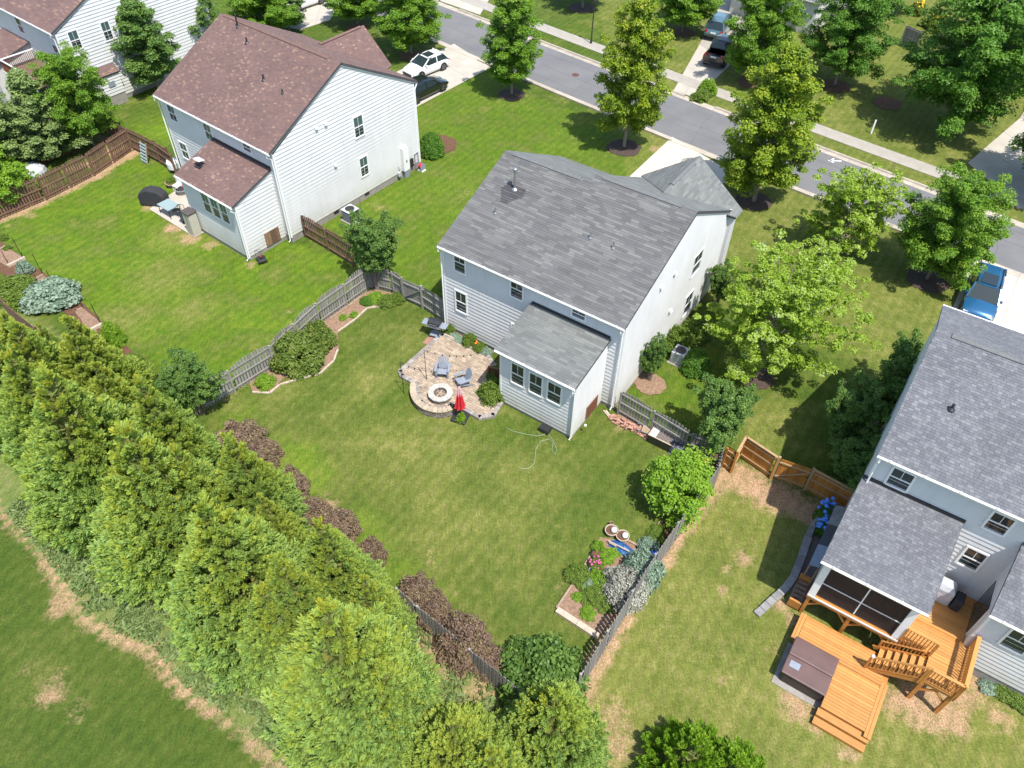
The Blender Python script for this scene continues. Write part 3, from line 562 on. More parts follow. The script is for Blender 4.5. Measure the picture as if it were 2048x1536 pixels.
def wall_prism_x(parent, x0, x1, poly, mat='siding', name='wall'):
    """solid body: polygon in (y, z) run along x"""
    n = len(poly); v = [(x, y, z) for x in (x0, x1) for y, z in poly]
    return MB().add(v, [tuple(range(n)), tuple(range(n, 2*n))[::-1]]+[(i, n+i, n+(i+1) % n, (i+1) % n) for i in range(n)]).build(name, mat, parent)
def roof_pipe(parent, x, y, z, h, r=.04, mat='steel', cap=False, name='vent_pipe'):
    mb = MB().lathe([(r*2.6, z-.03), (r*2.4, z+.04), (r*1.1, z+.12), (r, z+.12), (r, z+h), (0, z+h)], 12, (x, y))
    if cap: mb.lathe([(r*1.9, z+h+.02), (r*1.9, z+h+.13), (r*1.5, z+h+.16), (0, z+h+.16)], 12, (x, y))
    return mb.build(name, mat, parent, smooth=False)
def ridge_vent(parent, P0, P1, mat, w=.16, h=.035, slope=.42):
    a, b_ = Vector(P0), Vector(P1); d = (b_-a).normalized(); q = Vector((0, 0, 1)).cross(d)
    mb = MB(); vs = []
    for p in (a, b_): vs += [p+q*w+Vector((0, 0, -slope*w+.02)), p+q*w+Vector((0, 0, -slope*w+.02+h)), p+Vector((0, 0, h+.03)), p-q*w+Vector((0, 0, -slope*w+.02+h)), p-q*w+Vector((0, 0, -slope*w+.02))]
    mb.add(vs, [(0, 1, 2, 3, 4), (9, 8, 7, 6, 5)]+[(i, i+1, i+6, i+5) for i in range(4)]); return mb.build('ridge_vent', mat, parent)
def wall_vent(parent, x, y, z, name='wall_vent'):
    mb = MB().box(x, x+.10, y-.10, y+.10, z-.10, z+.06); mb.add([(x+.10, y-.10, z+.06), (x+.10, y+.10, z+.06), (x+.16, y+.10, z-.08), (x+.16, y-.10, z-.08), (x+.1, y-.1, z-.1), (x+.1, y+.1, z-.1)], [(0, 1, 2, 3), (0, 3, 4), (1, 5, 2), (3, 2, 5, 4)])
    return mb.build(name, 'trim', parent)
def access_door(parent, x, y0, y1, z0, z1, mat, n=5):
    d = MB().box(x-.02, x+.028, y0, y1, z0, z1).build('crawl_space_door', 'found', parent); w_ = (y1-y0)/n
    for i in range(n): MB().box(x+.03, x+.05+.004*(i % 2), y0+i*w_+.008, y0+(i+1)*w_-.008, z0+.01, z1-.01).build('plank', mat, d)

# --- middle house
H2 = thing('house', 'two storey house with grey shingle roof and rear sunroom in the middle', 'house', (*(5.392, 27.746), 0), R(-33.75), 'two storey houses along the street')
Wd = 11.1
wall_prism_x(H2, -Wd, -5.75, [(0, 0), (0, 5.85), (6.0, 8.5), (11.7, 5.5), (11.7, 0)], 'found')
wall_prism_x(H2, -5.75, 0, [(0, 0), (0, 5.85), (6.5, 8.72), (12.3, 5.6), (12.3, 0)], 'found')
siding(H2, [(-Wd, .28), (0, .28), (0, 5.9), (-Wd, 5.9)], 'x', 0, -1)
siding(H2, [(0, .28), (12.3, .28), (12.3, 5.62), (6.5, 8.74), (0, 5.88)], 'y', 0, 1)
siding(H2, [(0, .28), (11.7, .28), (11.7, 5.5), (6., 8.5), (0, 5.88)], 'y', -Wd, -1)
siding(H2, [(-Wd, .28), (-5.75, .28), (-5.75, 5.45), (-Wd, 5.45)], 'x', 11.7, 1)
roof_plane(H2, 'roof_grey', (-Wd-.12, -.33, 6.08), (.1, -.33, 6.08), (.1, 6.0, 8.70), (-Wd-.12, 6.0, 8.70), 11)
roof_plane(H2, 'roof_grey', (-5.78, 6.0, 8.703), (.1, 6.0, 8.703), (.1, 6.5, 8.91), (-5.78, 6.5, 8.91), 12)
roof_plane(H2, 'roof_sheen_tint', (-Wd-.12, 12.0, 5.50), (-5.78, 12.0, 5.50), (-5.78, 6.0, 8.70), (-Wd-.12, 6.0, 8.70), 13)
roof_plane(H2, 'roof_sheen_tint', (-5.78, 12.6, 5.66), (.1, 12.6, 5.66), (.1, 6.5, 8.91), (-5.78, 6.5, 8.91), 14)
# front cross gable
roof_plane(H2, 'roof_sheen_tint', (.5, 12.2, 5.5), (.5, 13.15, 5.5), (-2.8, 13.5, 7.72), (-2.8, 8.75, 7.72), 15)
roof_plane(H2, 'roof_sheen_tint', (-6.0, 13.15, 5.5), (-6.0, 12.9, 5.5), (-2.8, 8.75, 7.72), (-2.8, 13.5, 7.72), 16)
wall_prism_x(H2, -5.75, .25, [(12.3, 0), (12.3, 5.4), (13.0, 5.4), (13.0, 0)], 'siding')
MB().add([(-5.75, 13.0, 5.4), (.25, 13.0, 5.4), (-2.8, 13.0, 7.45), (-5.75, 12.3, 5.4), (.25, 12.3, 5.4), (-2.8, 12.3, 7.45)], [(0, 1, 2), (3, 5, 4), (0, 2, 5, 3), (1, 4, 5, 2), (0, 3, 4, 1)]).build('gable_wall', 'siding', H2)
M['cap_grey'] = pm('ridge_cap_grey', (.15, .155, .155), (.11, .115, .118), 6, .85); ridge_vent(H2, (-Wd+.45, 6.0, 8.71), (-6.35, 6.0, 8.71), 'cap_grey'); ridge_vent(H2, (-5.35, 6.5, 8.92), (-.75, 6.5, 8.92), 'cap_grey'); ridge_vent(H2, (-2.8, 9.8, 7.73), (-2.8, 12.6, 7.73), 'cap_grey', .14)
rake_trim(H2, [(-.33, 6.08), (6.5, 8.91), (12.6, 5.66)], .035); rake_trim(H2, [(-.33, 6.08), (6.0, 8.70), (12.0, 5.5)], -Wd-.07)
gutter(H2, -Wd-.12, .1, -.33, 6.07)
spout(H2, -Wd+.0, -.40, 5.95); spout(H2, -.05, -.40, 5.95, back=.28)
for x, y in ((-Wd, 0), (0, 0), (0, 12.3)): corner_post(H2, x, y, .2, 5.84)
for a in [(-10.33, -9.595, 4.67, 5.95), (-6.66, -5.895, 4.66, 5.855), (-10.36, -9.605, 1.83, 3.265)]: window(H2, 'x', 0, -1, *a, grid=1)
window(H2, 'x', 0, -1, -2.96, -2.18, 5.2, 5.72)
window(H2, 'x', 0, -1, -6.55, -5.85, 1.5, 2.75, grid=False)
for a in [(7.84, 8.945, 3.81, 5.175), (7.94, 8.915, 0.8, 2.28)]: window(H2, 'y', 0, 1, *a)
for y, z in ((5.14, 5.93), (3.56, 6.05), (5.59, 3.04)): wall_vent(H2, .02, y, z)
p_ = roof_pipe(H2, -9.3, 4.1, 7.9, 1.15, .07, cap=True, name='flue_pipe')
shingles(p_, (-10.05, 3.2, 7.56), (1, 0, 0), (0, .923, .382), [(.45, 0), (.9, 0), (1.5, .7), (1.35, 1.2), (.3, 1.2), (.0, .75)], 'roof_dark' if 'roof_dark' in M else shingle_mat('new_dark_shingles', [(0, (.055, .055, .06)), (1, (.085, .08, .085))]), 5, th=.02, name='repair_shingles')
for x, y in ((-9.4, 2.45), (-4.0, 3.15), (-2.65, 3.1)): roof_pipe(H2, x, y, 6.22+.414*y, .42)
# sunroom
wall_prism_x(H2, -5.18, -.78, [(-3.0, 0), (-3.0, 3.98), (0, 4.62), (0, 0)], 'found', 'sunroom_wall')
siding(H2, [(-5.18, .2), (-.78, .2), (-.78, 3.95), (-5.18, 3.95)], 'x', -3.0, -1); siding(H2, [(-3.0, .2), (0, .2), (0, 4.6), (-3.0, 3.95)], 'y', -.78, 1); siding(H2, [(-3.0, .2), (0, .2), (0, 4.6), (-3.0, 3.95)], 'y', -5.18, -1)
roof_plane(H2, 'roof_sheen_tint', (-5.38, -3.3, 4.05), (-.66, -3.3, 4.05), (-.66, -.03, 4.83), (-5.38, -.03, 4.83), 17, 'sunroom_roof')
gutter(H2, -5.38, -.66, -3.3, 4.04); rake_trim(H2, [(-3.3, 4.05), (-.02, 4.83)], -.74); spout(H2, -.74, -3.37, 3.93, back=.24)
for x in (-5.18, -.78): corner_post(H2, x, -3.0, .1, 3.95)
for a in [(-4.5, -3.735, 2.04, 3.445), (-3.4, -2.645, 2.01, 3.39), (-2.32, -1.53, 2.07, 3.4)]: window(H2, 'x', -3.0, -1, *a)
MB().box(-5.3, -.7, -.09, -.03, 4.80, 4.95).build('roof_flashing', 'dark_metal', H2)
access_door(H2, -.76, -1.65, -.5, .2, 1.15, 'brown_rail')

# --- left house
H1 = thing('house', 'two storey house with brown shingle roof and white siding, two cars in its driveway', 'house', (*(-14.606, 41.909), 0), R(-37.6), 'two storey houses along the street')
Wd = 11.4
wall_prism_x(H1, -Wd, 0, [(0, 0), (0, 6.4), (6.1, 9.75), (12.15, 6.45), (12.15, 0)], 'found')
siding(H1, [(-Wd, .5), (0, .5), (0, 6.45), (-Wd, 6.45)], 'x', 0, -1)
siding(H1, [(0, .5), (12.15, .5), (12.15, 6.45), (6.1, 9.76), (0, 6.42)], 'y', 0, 1); siding(H1, [(0, .5), (12.15, .5), (12.15, 6.45), (6.1, 9.76), (0, 6.42)], 'y', -Wd, -1)
roof_plane(H1, 'roof_brown', (-Wd-.15, -.33, 6.66), (.12, -.33, 6.66), (.12, 6.1, 9.95), (-Wd-.15, 6.1, 9.95), 21, wr=(.13, .26), ex=.13)
roof_plane(H1, 'roof_brown', (-Wd-.15, 12.5, 6.5), (.12, 12.5, 6.5), (.12, 6.1, 9.95), (-Wd-.15, 6.1, 9.95), 22, wr=(.13, .26), ex=.13)
roof_plane(H1, 'roof_brown', (-3.8, 12.6, 5.9), (-3.8, 13.95, 5.9), (-6.35, 13.95, 8.13), (-6.35, 9.5, 8.13), 23, wr=(.13, .26), ex=.13)
roof_plane(H1, 'roof_brown', (-8.9, 13.95, 5.9), (-8.9, 12.6, 5.9), (-6.35, 9.5, 8.13), (-6.35, 13.95, 8.13), 24, wr=(.13, .26), ex=.13)
wall_prism_x(H1, -8.7, -4.0, [(12.15, 0), (12.15, 5.8), (13.7, 5.8), (13.7, 0)], 'siding')
MB().add([(-8.7, 13.7, 5.8), (-4, 13.7, 5.8), (-6.35, 13.7, 7.9), (-8.7, 12.3, 5.8), (-4, 12.3, 5.8), (-6.35, 12.3, 7.9)], [(0, 1, 2), (3, 5, 4), (0, 2, 5, 3), (1, 4, 5, 2), (0, 3, 4, 1)]).build('gable_wall', 'siding', H1)
ridge_vent(H1, (-Wd+.3, 6.1, 9.95), (-.9, 6.1, 9.95), 'roof_brown_cap' if 'roof_brown_cap' in M else pm('brown_cap', (.17, .10, .085), (.12, .07, .06), 4, .85)); ridge_vent(H1, (-6.35, 9.8, 8.13), (-6.35, 13.6, 8.13), bpy.data.materials['brown_cap'], .13)
rake_trim(H1, [(-.33, 6.66), (6.1, 9.95), (12.5, 6.5)], .05); rake_trim(H1, [(-.33, 6.66), (6.1, 9.95), (12.5, 6.5)], -Wd-.1)
gutter(H1, -Wd-.15, .12, -.33, 6.65); spout(H1, -Wd, -.40, 6.5); spout(H1, -.03, -.4, 6.5, back=.28); MB().tube([(.1, 12.4, 6.3), (.08, 12.2, 6.0), (.08, 12.2, .2)], .045, 6).build('downspout', 'trim', H1)
for x, y in ((-Wd, 0), (0, 0), (0, 12.15)): corner_post(H1, x, y, .4, 6.4)
for a in ((-10.73, -9.92, 5.1, 6.2), (-6.87, -6.11, 5.1, 6.2), (-10.72, -9.92, 2.3, 3.5)): window(H1, 'x', 0, -1, *a, glass='glass_green', grid=2)
window(H1, 'x', 0, -1, -2.86, -2.1, 5.72, 6.25)
for a in ((6.45, 7.26, 4.72, 6.15), (6.49, 7.2, 1.8, 3.2)): window(H1, 'y', 0, 1, *a, glass='glass_green', grid=2)
for y, z in ((3.44, 6.78), (4.21, 6.74), (4.42, 3.74)): wall_vent(H1, .02, y, z)

roof_pipe(H1, -9.3, 5.7, 9.72, .8, .055, 'dark_metal'); roof_pipe(H1, -7.6, 5.0, 9.35, .4, .06, 'dark_metal'); roof_pipe(H1, -4.2, 3.35, 8.5, .4, .06, 'dark_metal'); roof_pipe(H1, -2.15, 3.1, 8.4, .3, .045, 'dark_metal')
for y in (.9, 3.7, 6.6): MB().box(.0, .03, y, y+.42, .26, .42).build('crawl_vent', 'dark_metal', H1)
wall_prism_x(H1, -6.05, -.6, [(-3.0, 0), (-3.0, 4.1), (0, 5.1), (0, 0)], 'found', 'sunroom_wall')
siding(H1, [(-6.05, .3), (-.6, .3), (-.6, 4.1), (-6.05, 4.1)], 'x', -3.0, -1); siding(H1, [(-3., .3), (0, .3), (0, 5.05), (-3., 4.1)], 'y', -.6, 1); siding(H1, [(-3., .3), (0, .3), (0, 5.05), (-3., 4.1)], 'y', -6.05, -1)
roof_plane(H1, 'roof_brown', (-6.25, -3.3, 4.18), (-.5, -3.3, 4.18), (-.5, -.03, 5.28), (-6.25, -.03, 5.28), 25, 'sunroom_roof', wr=(.13, .26), ex=.13)
gutter(H1, -6.25, -.5, -3.3, 4.17); rake_trim(H1, [(-3.3, 4.18), (-.02, 5.28)], -.57); spout(H1, -.56, -3.37, 4.05, back=.24)
MB().box(-6.2, -.5, -.09, -.03, 5.26, 5.42).build('roof_flashing', 'dark_metal', H1)
for x in (-6.05, -.6): corner_post(H1, x, -3.0, .2, 4.1)
for a in ((-4.14, -3.4, 2.3, 3.72), (-3.22, -2.5, 2.3, 3.72), (-2.32, -1.6, 2.3, 3.72)): window(H1, 'x', -3.0, -1, *a, glass='glass_green', grid=1)
access_door(H1, -.58, -1.6, -.45, .3, 1.3, pm('weathered_door_plank', (.22, .13, .07), (.12, .075, .05), 8, .8, island=.4))
roof_plane(H1, 'roof_brown', (-7.6, -1.6, 3.25), (-6.3, -1.6, 3.25), (-6.3, -.03, 3.75), (-7.6, -.03, 3.75), 26, 'door_canopy', wr=(.13, .26), ex=.13)
o = thing('satellite_panel', 'flat white satellite internet panel mounted on the brown sunroom roof', 'satellite dish', (*F1(-5.15, -2.05), 4.62), R(-37.6))
MB().box(-.3, .3, -.22, .22, .42, .46).build('panel', 'white', o).rotation_euler = (R(-12), 0, 0); MB().tube([(0, 0, 0), (0, 0, .42)], .025, 8).build('mast', 'dark_metal', o); MB().box(-.25, .25, -.2, .2, -.02, .02).build('foot', 'dark_metal', o)

# --- right house
H3 = thing('house', 'two storey house with blue grey shingle roof and screened porch above an orange deck', 'house', (*(14.518, 19.256), 0), R(-32.85), 'two storey houses along the street')
wall_prism_x(H3, 0, 16, [(0, 0), (0, 7.15), (5.7, 9.2), (10.1, 7.2), (10.1, 0)], 'found')
siding(H3, [(0, .4), (16, .4), (16, 7.2), (0, 7.2)], 'x', 0, -1); siding(H3, [(0, .4), (10.1, .4), (10.1, 7.2), (5.7, 9.22), (0, 7.15)], 'y', 0, -1)
roof_plane(H3, 'roof_slate', (-.12, -.33, 7.4), (16.1, -.33, 7.4), (16.1, 5.7, 9.42), (-.12, 5.7, 9.42), 31, wr=(.15, .22), ex=.13)
roof_plane(H3, 'roof_slate', (-.12, 10.4, 7.4), (16.1, 10.4, 7.4), (16.1, 5.7, 9.42), (-.12, 5.7, 9.42), 32, wr=(.15, .22), ex=.13)
ridge_vent(H3, (.5, 5.7, 9.43), (15, 5.7, 9.43), 'cap_grey', slope=.34)
rake_trim(H3, [(-.33, 7.4), (5.7, 9.42), (10.4, 7.4)], -.09); gutter(H3, -.12, 16.1, -.33, 7.39); gutter(H3, -.12, 16.1, 10.4, 7.39, 1, False)
spout(H3, .02, -.4, 7.25); corner_post(H3, 0, 0, .3, 7.15)
roof_pipe(H3, 1.55, 2.6, 8.38, .3, .06, 'dark_metal')
for a in ((.62, 1.44, 5.85, 6.88), (4.31, 5.06, 5.84, 6.88), (4.37, 5.12, 3.32, 4.47)): window(H3, 'x', 0, -1, *a, grid=1)
# wing
wall_prism_x(H3, 5.86, 16, [(-2.3, 0), (-2.3, 4.3), (0, 5.72), (0, 0)], 'found', 'wing_wall')
siding(H3, [(5.86, .6), (16, .6), (16, 4.3), (5.86, 4.3)], 'x', -2.3, -1); siding(H3, [(-2.3, .6), (0, .6), (0, 5.7), (-2.3, 4.28)], 'y', 5.86, -1)
roof_plane(H3, 'roof_slate', (5.7, -2.6, 4.42), (16.1, -2.6, 4.42), (16.1, -.03, 6.0), (5.7, -.03, 6.0), 33, 'wing_roof', wr=(.15, .22), ex=.13)
gutter(H3, 5.7, 16, -2.6, 4.41); rake_trim(H3, [(-2.6, 4.42), (-.02, 6.0)], 5.74); corner_post(H3, 5.86, -2.3, .5, 4.25)
window(H3, 'x', -2.3, -1, 6.66, 7.5, 2.75, 4.05, grid=1)
dr = MB().box(5.79, 5.83, -1.95, -.3, 1.72, 3.85).build('sliding_door', 'trim', H3)
MB().box(5.77, 5.785, -1.12, -.38, 1.82, 3.78).build('pane', 'glass', dr); MB().box(5.76, 5.775, -1.88, -1.18, 1.82, 3.78).build('pane', 'glass', dr); MB().box(5.74, 5.76, -1.16, -1.12, 2.6, 2.85).build('handle', 'black', dr)
# screened porch
roof_plane(H3, 'roof_slate', (-.25, -3.88, 4.42), (3.83, -3.88, 4.42), (3.72, -.03, 5.64), (-.2, -.03, 5.64), 34, 'porch_roof', wr=(.13, .2), ex=.12)
gutter(H3, -.25, 3.83, -3.88, 4.40); MB().box(-.2, 3.75, -.09, -.03, 5.62, 5.78).build('roof_flashing', 'dark_metal', H3)
MB().add([(x, y, z) for x in (-.03, .03) for y, z in ((-3.55, 1.55), (-3.55, 4.35), (-.03, 5.45), (-.03, 1.55))], [(0, 1, 2, 3), (7, 6, 5, 4), (0, 4, 5, 1), (1, 5, 6, 2), (2, 6, 7, 3), (3, 7, 4, 0)]).build('porch_side_wall', 'siding_grey', H3)
MB().add([(x, y, z) for x in (3.52, 3.58) for y, z in ((-3.55, 1.7), (-3.55, 4.35), (-.03, 5.45), (-.03, 1.7))], [(0, 1, 2, 3), (7, 6, 5, 4), (0, 4, 5, 1), (1, 5, 6, 2), (2, 6, 7, 3), (3, 7, 4, 0)]).build('porch_side_wall', 'siding_grey', H3)
for x in (-.06, 3.34): MB().box(x, x+.28, -3.62, -3.45, 1.62, 4.32).build('porch_column', 'trim', H3)
MB().box(-.06, 3.62, -3.64, -3.44, 4.2, 4.36).build('porch_beam', 'trim', H3)
scr = MB().box(.22, 3.34, -3.545, -3.535, 1.72, 4.2).build('insect_screen', 'screen', H3)
MB().box(1.76, 1.81, -3.56, -3.52, 1.72, 4.2).build('screen_bar', 'trim', scr); MB().box(.22, 1.76, -3.565, -3.525, 2.62, 2.66).build('screen_bar', 'trim', scr); MB().box(1.81, 3.34, -3.565, -3.525, 2.62, 2.66).build('screen_bar', 'trim', scr)
MB().box(0, 3.52, -3.5, -.03, 1.5, 1.66).build('porch_floor', 'porch_dark', H3); MB().box(-.08, 3.64, -3.66, -3.48, 1.38, 1.62).build('floor_beam', 'deck_rail', H3); MB().box(-.06, 3.62, -3.69, -3.665, 1.56, 1.66).build('floor_edge', 'trim', H3)
for x in (.06, 1.76, 3.46):
    p_ = MB().box(x-.07, x+.07, -3.6, -3.46, 0, 1.38).build('porch_post', 'deck_rail', H3)
    for s_ in (-1, 1):
        if (x < .1 and s_ < 0) or (x > 3.4 and s_ > 0): continue
        MB().beam((x, -3.53, .75), (x+s_*.55, -3.53, 1.36), .08).build('brace', 'deck_rail', p_)

# --- house beyond the left yard
H0 = thing('house', 'white sided house with brown roof and a balcony in the top left corner', 'house', (-34.6, 58.5, 0), R(-38), 'two storey houses along the street')
wall_prism_x(H0, -16, 0, [(0, 0), (0, 6.3), (6.5, 9.5), (13, 6.3), (13, 0)], 'found')
siding(H0, [(-16, .35), (0, .35), (0, 6.35), (-16, 6.35)], 'x', 0, -1); siding(H0, [(0, .35), (13, .35), (13, 6.32), (6.5, 9.52), (0, 6.32)], 'y', 0, 1)
roof_plane(H0, 'roof_brown', (-16.2, -.33, 6.5), (.12, -.33, 6.5), (.12, 6.5, 9.72), (-16.2, 6.5, 9.72), 41, wr=(.2, .5)); roof_plane(H0, 'roof_brown', (-16.2, 13.33, 6.5), (.12, 13.33, 6.5), (.12, 6.5, 9.72), (-16.2, 6.5, 9.72), 42, wr=(.2, .5))
rake_trim(H0, [(-.33, 6.5), (6.5, 9.72), (13.33, 6.5)], .05); gutter(H0, -16.2, .12, -.33, 6.49); spout(H0, -.03, -.4, 6.35); corner_post(H0, 0, 0, .3, 6.3)
for a in ((.85, 1.6, 4.82, 6.2), (3.51, 4.2, 4.7, 6.1)): window(H0, 'y', 0, 1, *a, glass='glass_green', grid=2)
window(H0, 'x', 0, -1, -1.2, -.5, 4.1, 5.3, grid=False); window(H0, 'x', 0, -1, -6.2, -5.4, 4.9, 6.1, grid=False)
wall_prism_x(H0, 0, .6, [(1.5, 0), (1.5, 2.45), (3.35, 2.45), (3.35, 0)], 'found', 'bay_wall'); siding(H0, [(1.5, .9), (3.35, .9), (3.35, 2.5), (1.5, 2.5)], 'y', .6, 1); siding(H0, [(.0, .9), (.6, .9), (.6, 2.5), (.0, 2.5)], 'x', 1.5, -1)
roof_plane(H0, 'roof_brown', (.75, 1.4, 2.6), (.75, 3.45, 2.6), (.02, 3.45, 3.05), (.02, 1.4, 3.05), 43, 'bay_roof', wr=(.2, .5)); MB().box(.6, .68, 2.2, 2.75, 1.6, 2.0).build('wall_vent', 'grey_plastic', H0)
# balcony and lower deck of that house
MB().box(-5.2, -.5, -2.8, -.05, 2.87, 2.95).build('balcony_floor', 'porch_dark', H0); MB().box(-5.22, -.48, -2.84, -2.81, 2.72, 2.96).build('fascia', 'trim', H0)
for x in (-5.1, -2.8, -.6): MB().box(x-.07, x+.07, -2.78, -2.64, 0, 2.75).build('balcony_post', 'trim', H0)
bm_ = boxmesh('baluster', .035, .035, .8, 'brown_rail'); rl = MB().box(-5.2, -.5, -2.8, -2.7, 3.8, 3.87).build('balcony_railing', 'trim', H0); MB().box(-5.2, -5.1, -2.7, -.1, 3.8, 3.87).build('rail', 'trim', rl)
for i in range(36): inst('baluster', bm_, rl, (-5.15+i*.13, -2.75, 2.97))
for i in range(18): inst('baluster', bm_, rl, (-5.15, -2.6+i*.14, 2.97))
MB().box(-4.4, -1.2, -2.72, -2.66, .3, 2.7).build('screen_panel', 'glass', H0)
roof_plane(H0, 'roof_brown', (-9.6, -3.6, 3.4), (-5.4, -3.6, 3.4), (-5.4, -.03, 4.3), (-9.6, -.03, 4.3), 44, 'porch_roof', wr=(.2, .5)); wall_prism_x(H0, -9.4, -5.6, [(-3.4, 0), (-3.4, 3.3), (0, 4.1), (0, 0)], 'siding', 'porch_wall')
L_ = thing('ladder', 'white extension ladder leaning on the balcony of the top left house', 'ladder', (0, 0, 0))
a0, a1 = Vector((-41.14, 63.394, 3.0)), Vector((-43.215, 66.757, 4.2)); a1 = a0+Vector((-1.9, 1.5, 1.6)); q_ = Vector((.28, .3, 0))
for s_ in (-1, 1): MB().beam(a0+q_*s_*.7, a1+q_*s_*.7, .06, .05).build('stile', 'white', L_)
for i in range(9): MB().beam(a0.lerp(a1, (i+.5)/9)-q_*.7, a0.lerp(a1, (i+.5)/9)+q_*.7, .04).build('rung', 'white', L_)
# --- houses over the street: only corners show between the trees
H4 = thing('house', 'pale blue grey roof corner of a house glimpsed between trees at the top edge', 'house', (*(28.115, 76.213), 0), R(-38))
wall_prism_x(H4, -9, -.3, [(.3, 0), (.3, 3.0), (5.5, 5.6), (11, 3.0), (11, 0)])
roof_plane(H4, 'roof_slate', (-9.3, 0, 3.1), (0, 0, 3.1), (0, 5.5, 5.9), (-9.3, 5.5, 5.9), 51, wr=(.25, .6)); roof_plane(H4, 'roof_slate', (-9.3, 11.2, 3.1), (0, 11.2, 3.1), (0, 5.5, 5.9), (-9.3, 5.5, 5.9), 52, wr=(.25, .6)); rake_trim(H4, [(0, 3.1), (5.5, 5.9), (11.2, 3.1)], -.05); gutter(H4, -9.3, 0, 0, 3.1)
H5 = thing('house', 'pale sided house corner by the shaded driveway at the right edge', 'house', (*(43.472, 61.124), 0), R(-38))
wall_prism_x(H5, 0, 8, [(0, 0), (0, 2.8), (5, 5), (10, 2.8), (10, 0)])
roof_plane(H5, 'roof_slate', (-.3, -.3, 2.75), (8.3, -.3, 2.75), (8.3, 5, 5.2), (-.3, 5, 5.2), 53, wr=(.25, .6)); roof_plane(H5, 'roof_slate', (-.3, 10.3, 2.75), (8.3, 10.3, 2.75), (8.3, 5, 5.2), (-.3, 5, 5.2), 54, wr=(.25, .6))

# ---------------------------------------------------------------- fences
def resample(pts, step):
    out = []
    for (x0, y0), (x1, y1) in zip(pts[:-1], pts[1:]):
        L_ = math.hypot(x1-x0, y1-y0); n = max(1, round(L_/step))
        out += [((x0+(x1-x0)*i/n, y0+(y1-y0)*i/n), (x0+(x1-x0)*(i+1)/n, y0+(y1-y0)*(i+1)/n)) for i in range(n)]
    return out
def fence(name, label, pts, h=1.75, mat='fence_grey', rail='fence_grey', both=True, arch=.12, pw=.135, gap=.075, side=1, post=.1, cap=False, nrail=3, group=None, seed=3):
    """shadowbox fence: posts, rails and separate pickets, alternately on either face; panel tops gently arched"""
    rg = random.Random(seed); ox, oy = pts[0]; f = thing(name, label, 'fence', (ox, oy, 0), 0, group)
    secs = resample(pts, 2.35); bp_ = boxmesh('post', post, post, h+(.06 if cap else -.02), mat); meshes = {}
    def pk(hh):
        k = round(hh/.03)
        if k not in meshes:
            H_ = k*.03; mb = MB(); w_ = pw/2
            mb.add([(x, y, z) for y in (-.009, .009) for x, z in ((-w_, .04), (w_, .04), (w_, H_-.05), (w_*.45, H_), (-w_*.45, H_), (-w_, H_-.05))], [(0, 1, 2, 3, 4, 5), (11, 10, 9, 8, 7, 6)]+[(i, (i+1) % 6+0, 6+(i+1) % 6, 6+i) for i in range(6)])
            meshes[k] = mb.mesh('picket', mat)
        return meshes[k]
    count = 0
    for i, (a, b_) in enumerate(secs):
        ang = math.atan2(b_[1]-a[1], b_[0]-a[0]); L_ = math.hypot(b_[0]-a[0], b_[1]-a[1]); ux, uy = math.cos(ang), math.sin(ang); nx_, ny_ = -uy*side, ux*side
        inst('post', bp_, f, (a[0]-ox, a[1]-oy, 0), ang)
        rm = boxmesh('rail', L_-.02, .04, .085, rail)
        for z in ([.25, .9, h-.22] if nrail == 3 else [.3, h-.3]):
            inst('rail', rm, f, (a[0]-ox+ux*L_/2, a[1]-oy+uy*L_/2, z), ang)
        if cap: inst('rail', boxmesh('rail', L_, .12, .035, rail), f, (a[0]-ox+ux*L_/2, a[1]-oy+uy*L_/2, h+.03), ang)
        for s_ in ((1, -1) if both else (1,)):
            st_ = (pw+gap) if not both else pw+gap; n = int((L_-.04)/st_); o_ = 0 if s_ == 1 else st_/2
            for j in range(n):
                d = .06+pw/2+o_+j*(L_-.1-pw)/max(n, 1)
                if d > L_-pw/2: continue
                hh = h+arch*math.sin(math.pi*d/L_)+rg.uniform(-.02, .02)
                k = .032*s_
                inst('picket', pk(hh), f, (a[0]-ox+ux*d+nx_*k, a[1]-oy+uy*d+ny_*k, 0), ang+rg.uniform(-.01, .01)); count += 1
    b_ = secs[-1][1]; inst('post', bp_, f, (b_[0]-ox, b_[1]-oy, 0)); return f
GF = 'picket fences between the back gardens'
fence('picket_fence', 'brown picket fence along the far side of the left yard', FEN_A, 1.8, 'fence_brown', 'fence_brown', arch=.06, both=False, gap=.06, group=GF, seed=1)
fence('picket_fence', 'brown picket fence from the yard corner to the left house, with gate', [(-28.975, 53.121), (-26.314, 51.223), (-24.602, 49.643)], 1.75, 'fence_brown', 'fence_brown', arch=.1, both=False, gap=.06, group=GF, seed=2)
fence('picket_fence', 'dark brown fence behind the leafy tree by the pale wall', [(-29.301, 53.402), (-32.043, 55.869), (-33.475, 57.157)], 1.7, 'fence_brown', 'fence_brown', arch=0, both=False, gap=.06, group=GF, seed=9)
fence('picket_fence', 'short brown picket fence beside the air conditioner of the left house', [(-13.859, 42.499), (-12.083, 41.082), (-10.215, 39.517)], 1.75, 'fence_brown', 'fence_brown', arch=.1, both=False, gap=.06, group=GF, seed=4)
fence('picket_fence', 'grey weathered picket fence between left and middle yards', FEN_B, 1.7, arch=.2, both=False, gap=.06, side=-1, group=GF, seed=5)
fence('picket_fence', 'grey picket fence with gate beside the left corner of the middle house', [(-8.754, 37.471), (-7.359, 36.938), (-6.68, 36.345)], 1.7, arch=.12, both=False, gap=.06, group=GF, seed=6)
fence('picket_fence', 'grey picket fence panel touching the wall of the middle house', [(-5.452, 35.596), (-3.939, 34.25)], 1.7, arch=.12, both=False, gap=.06, group=GF, seed=7)
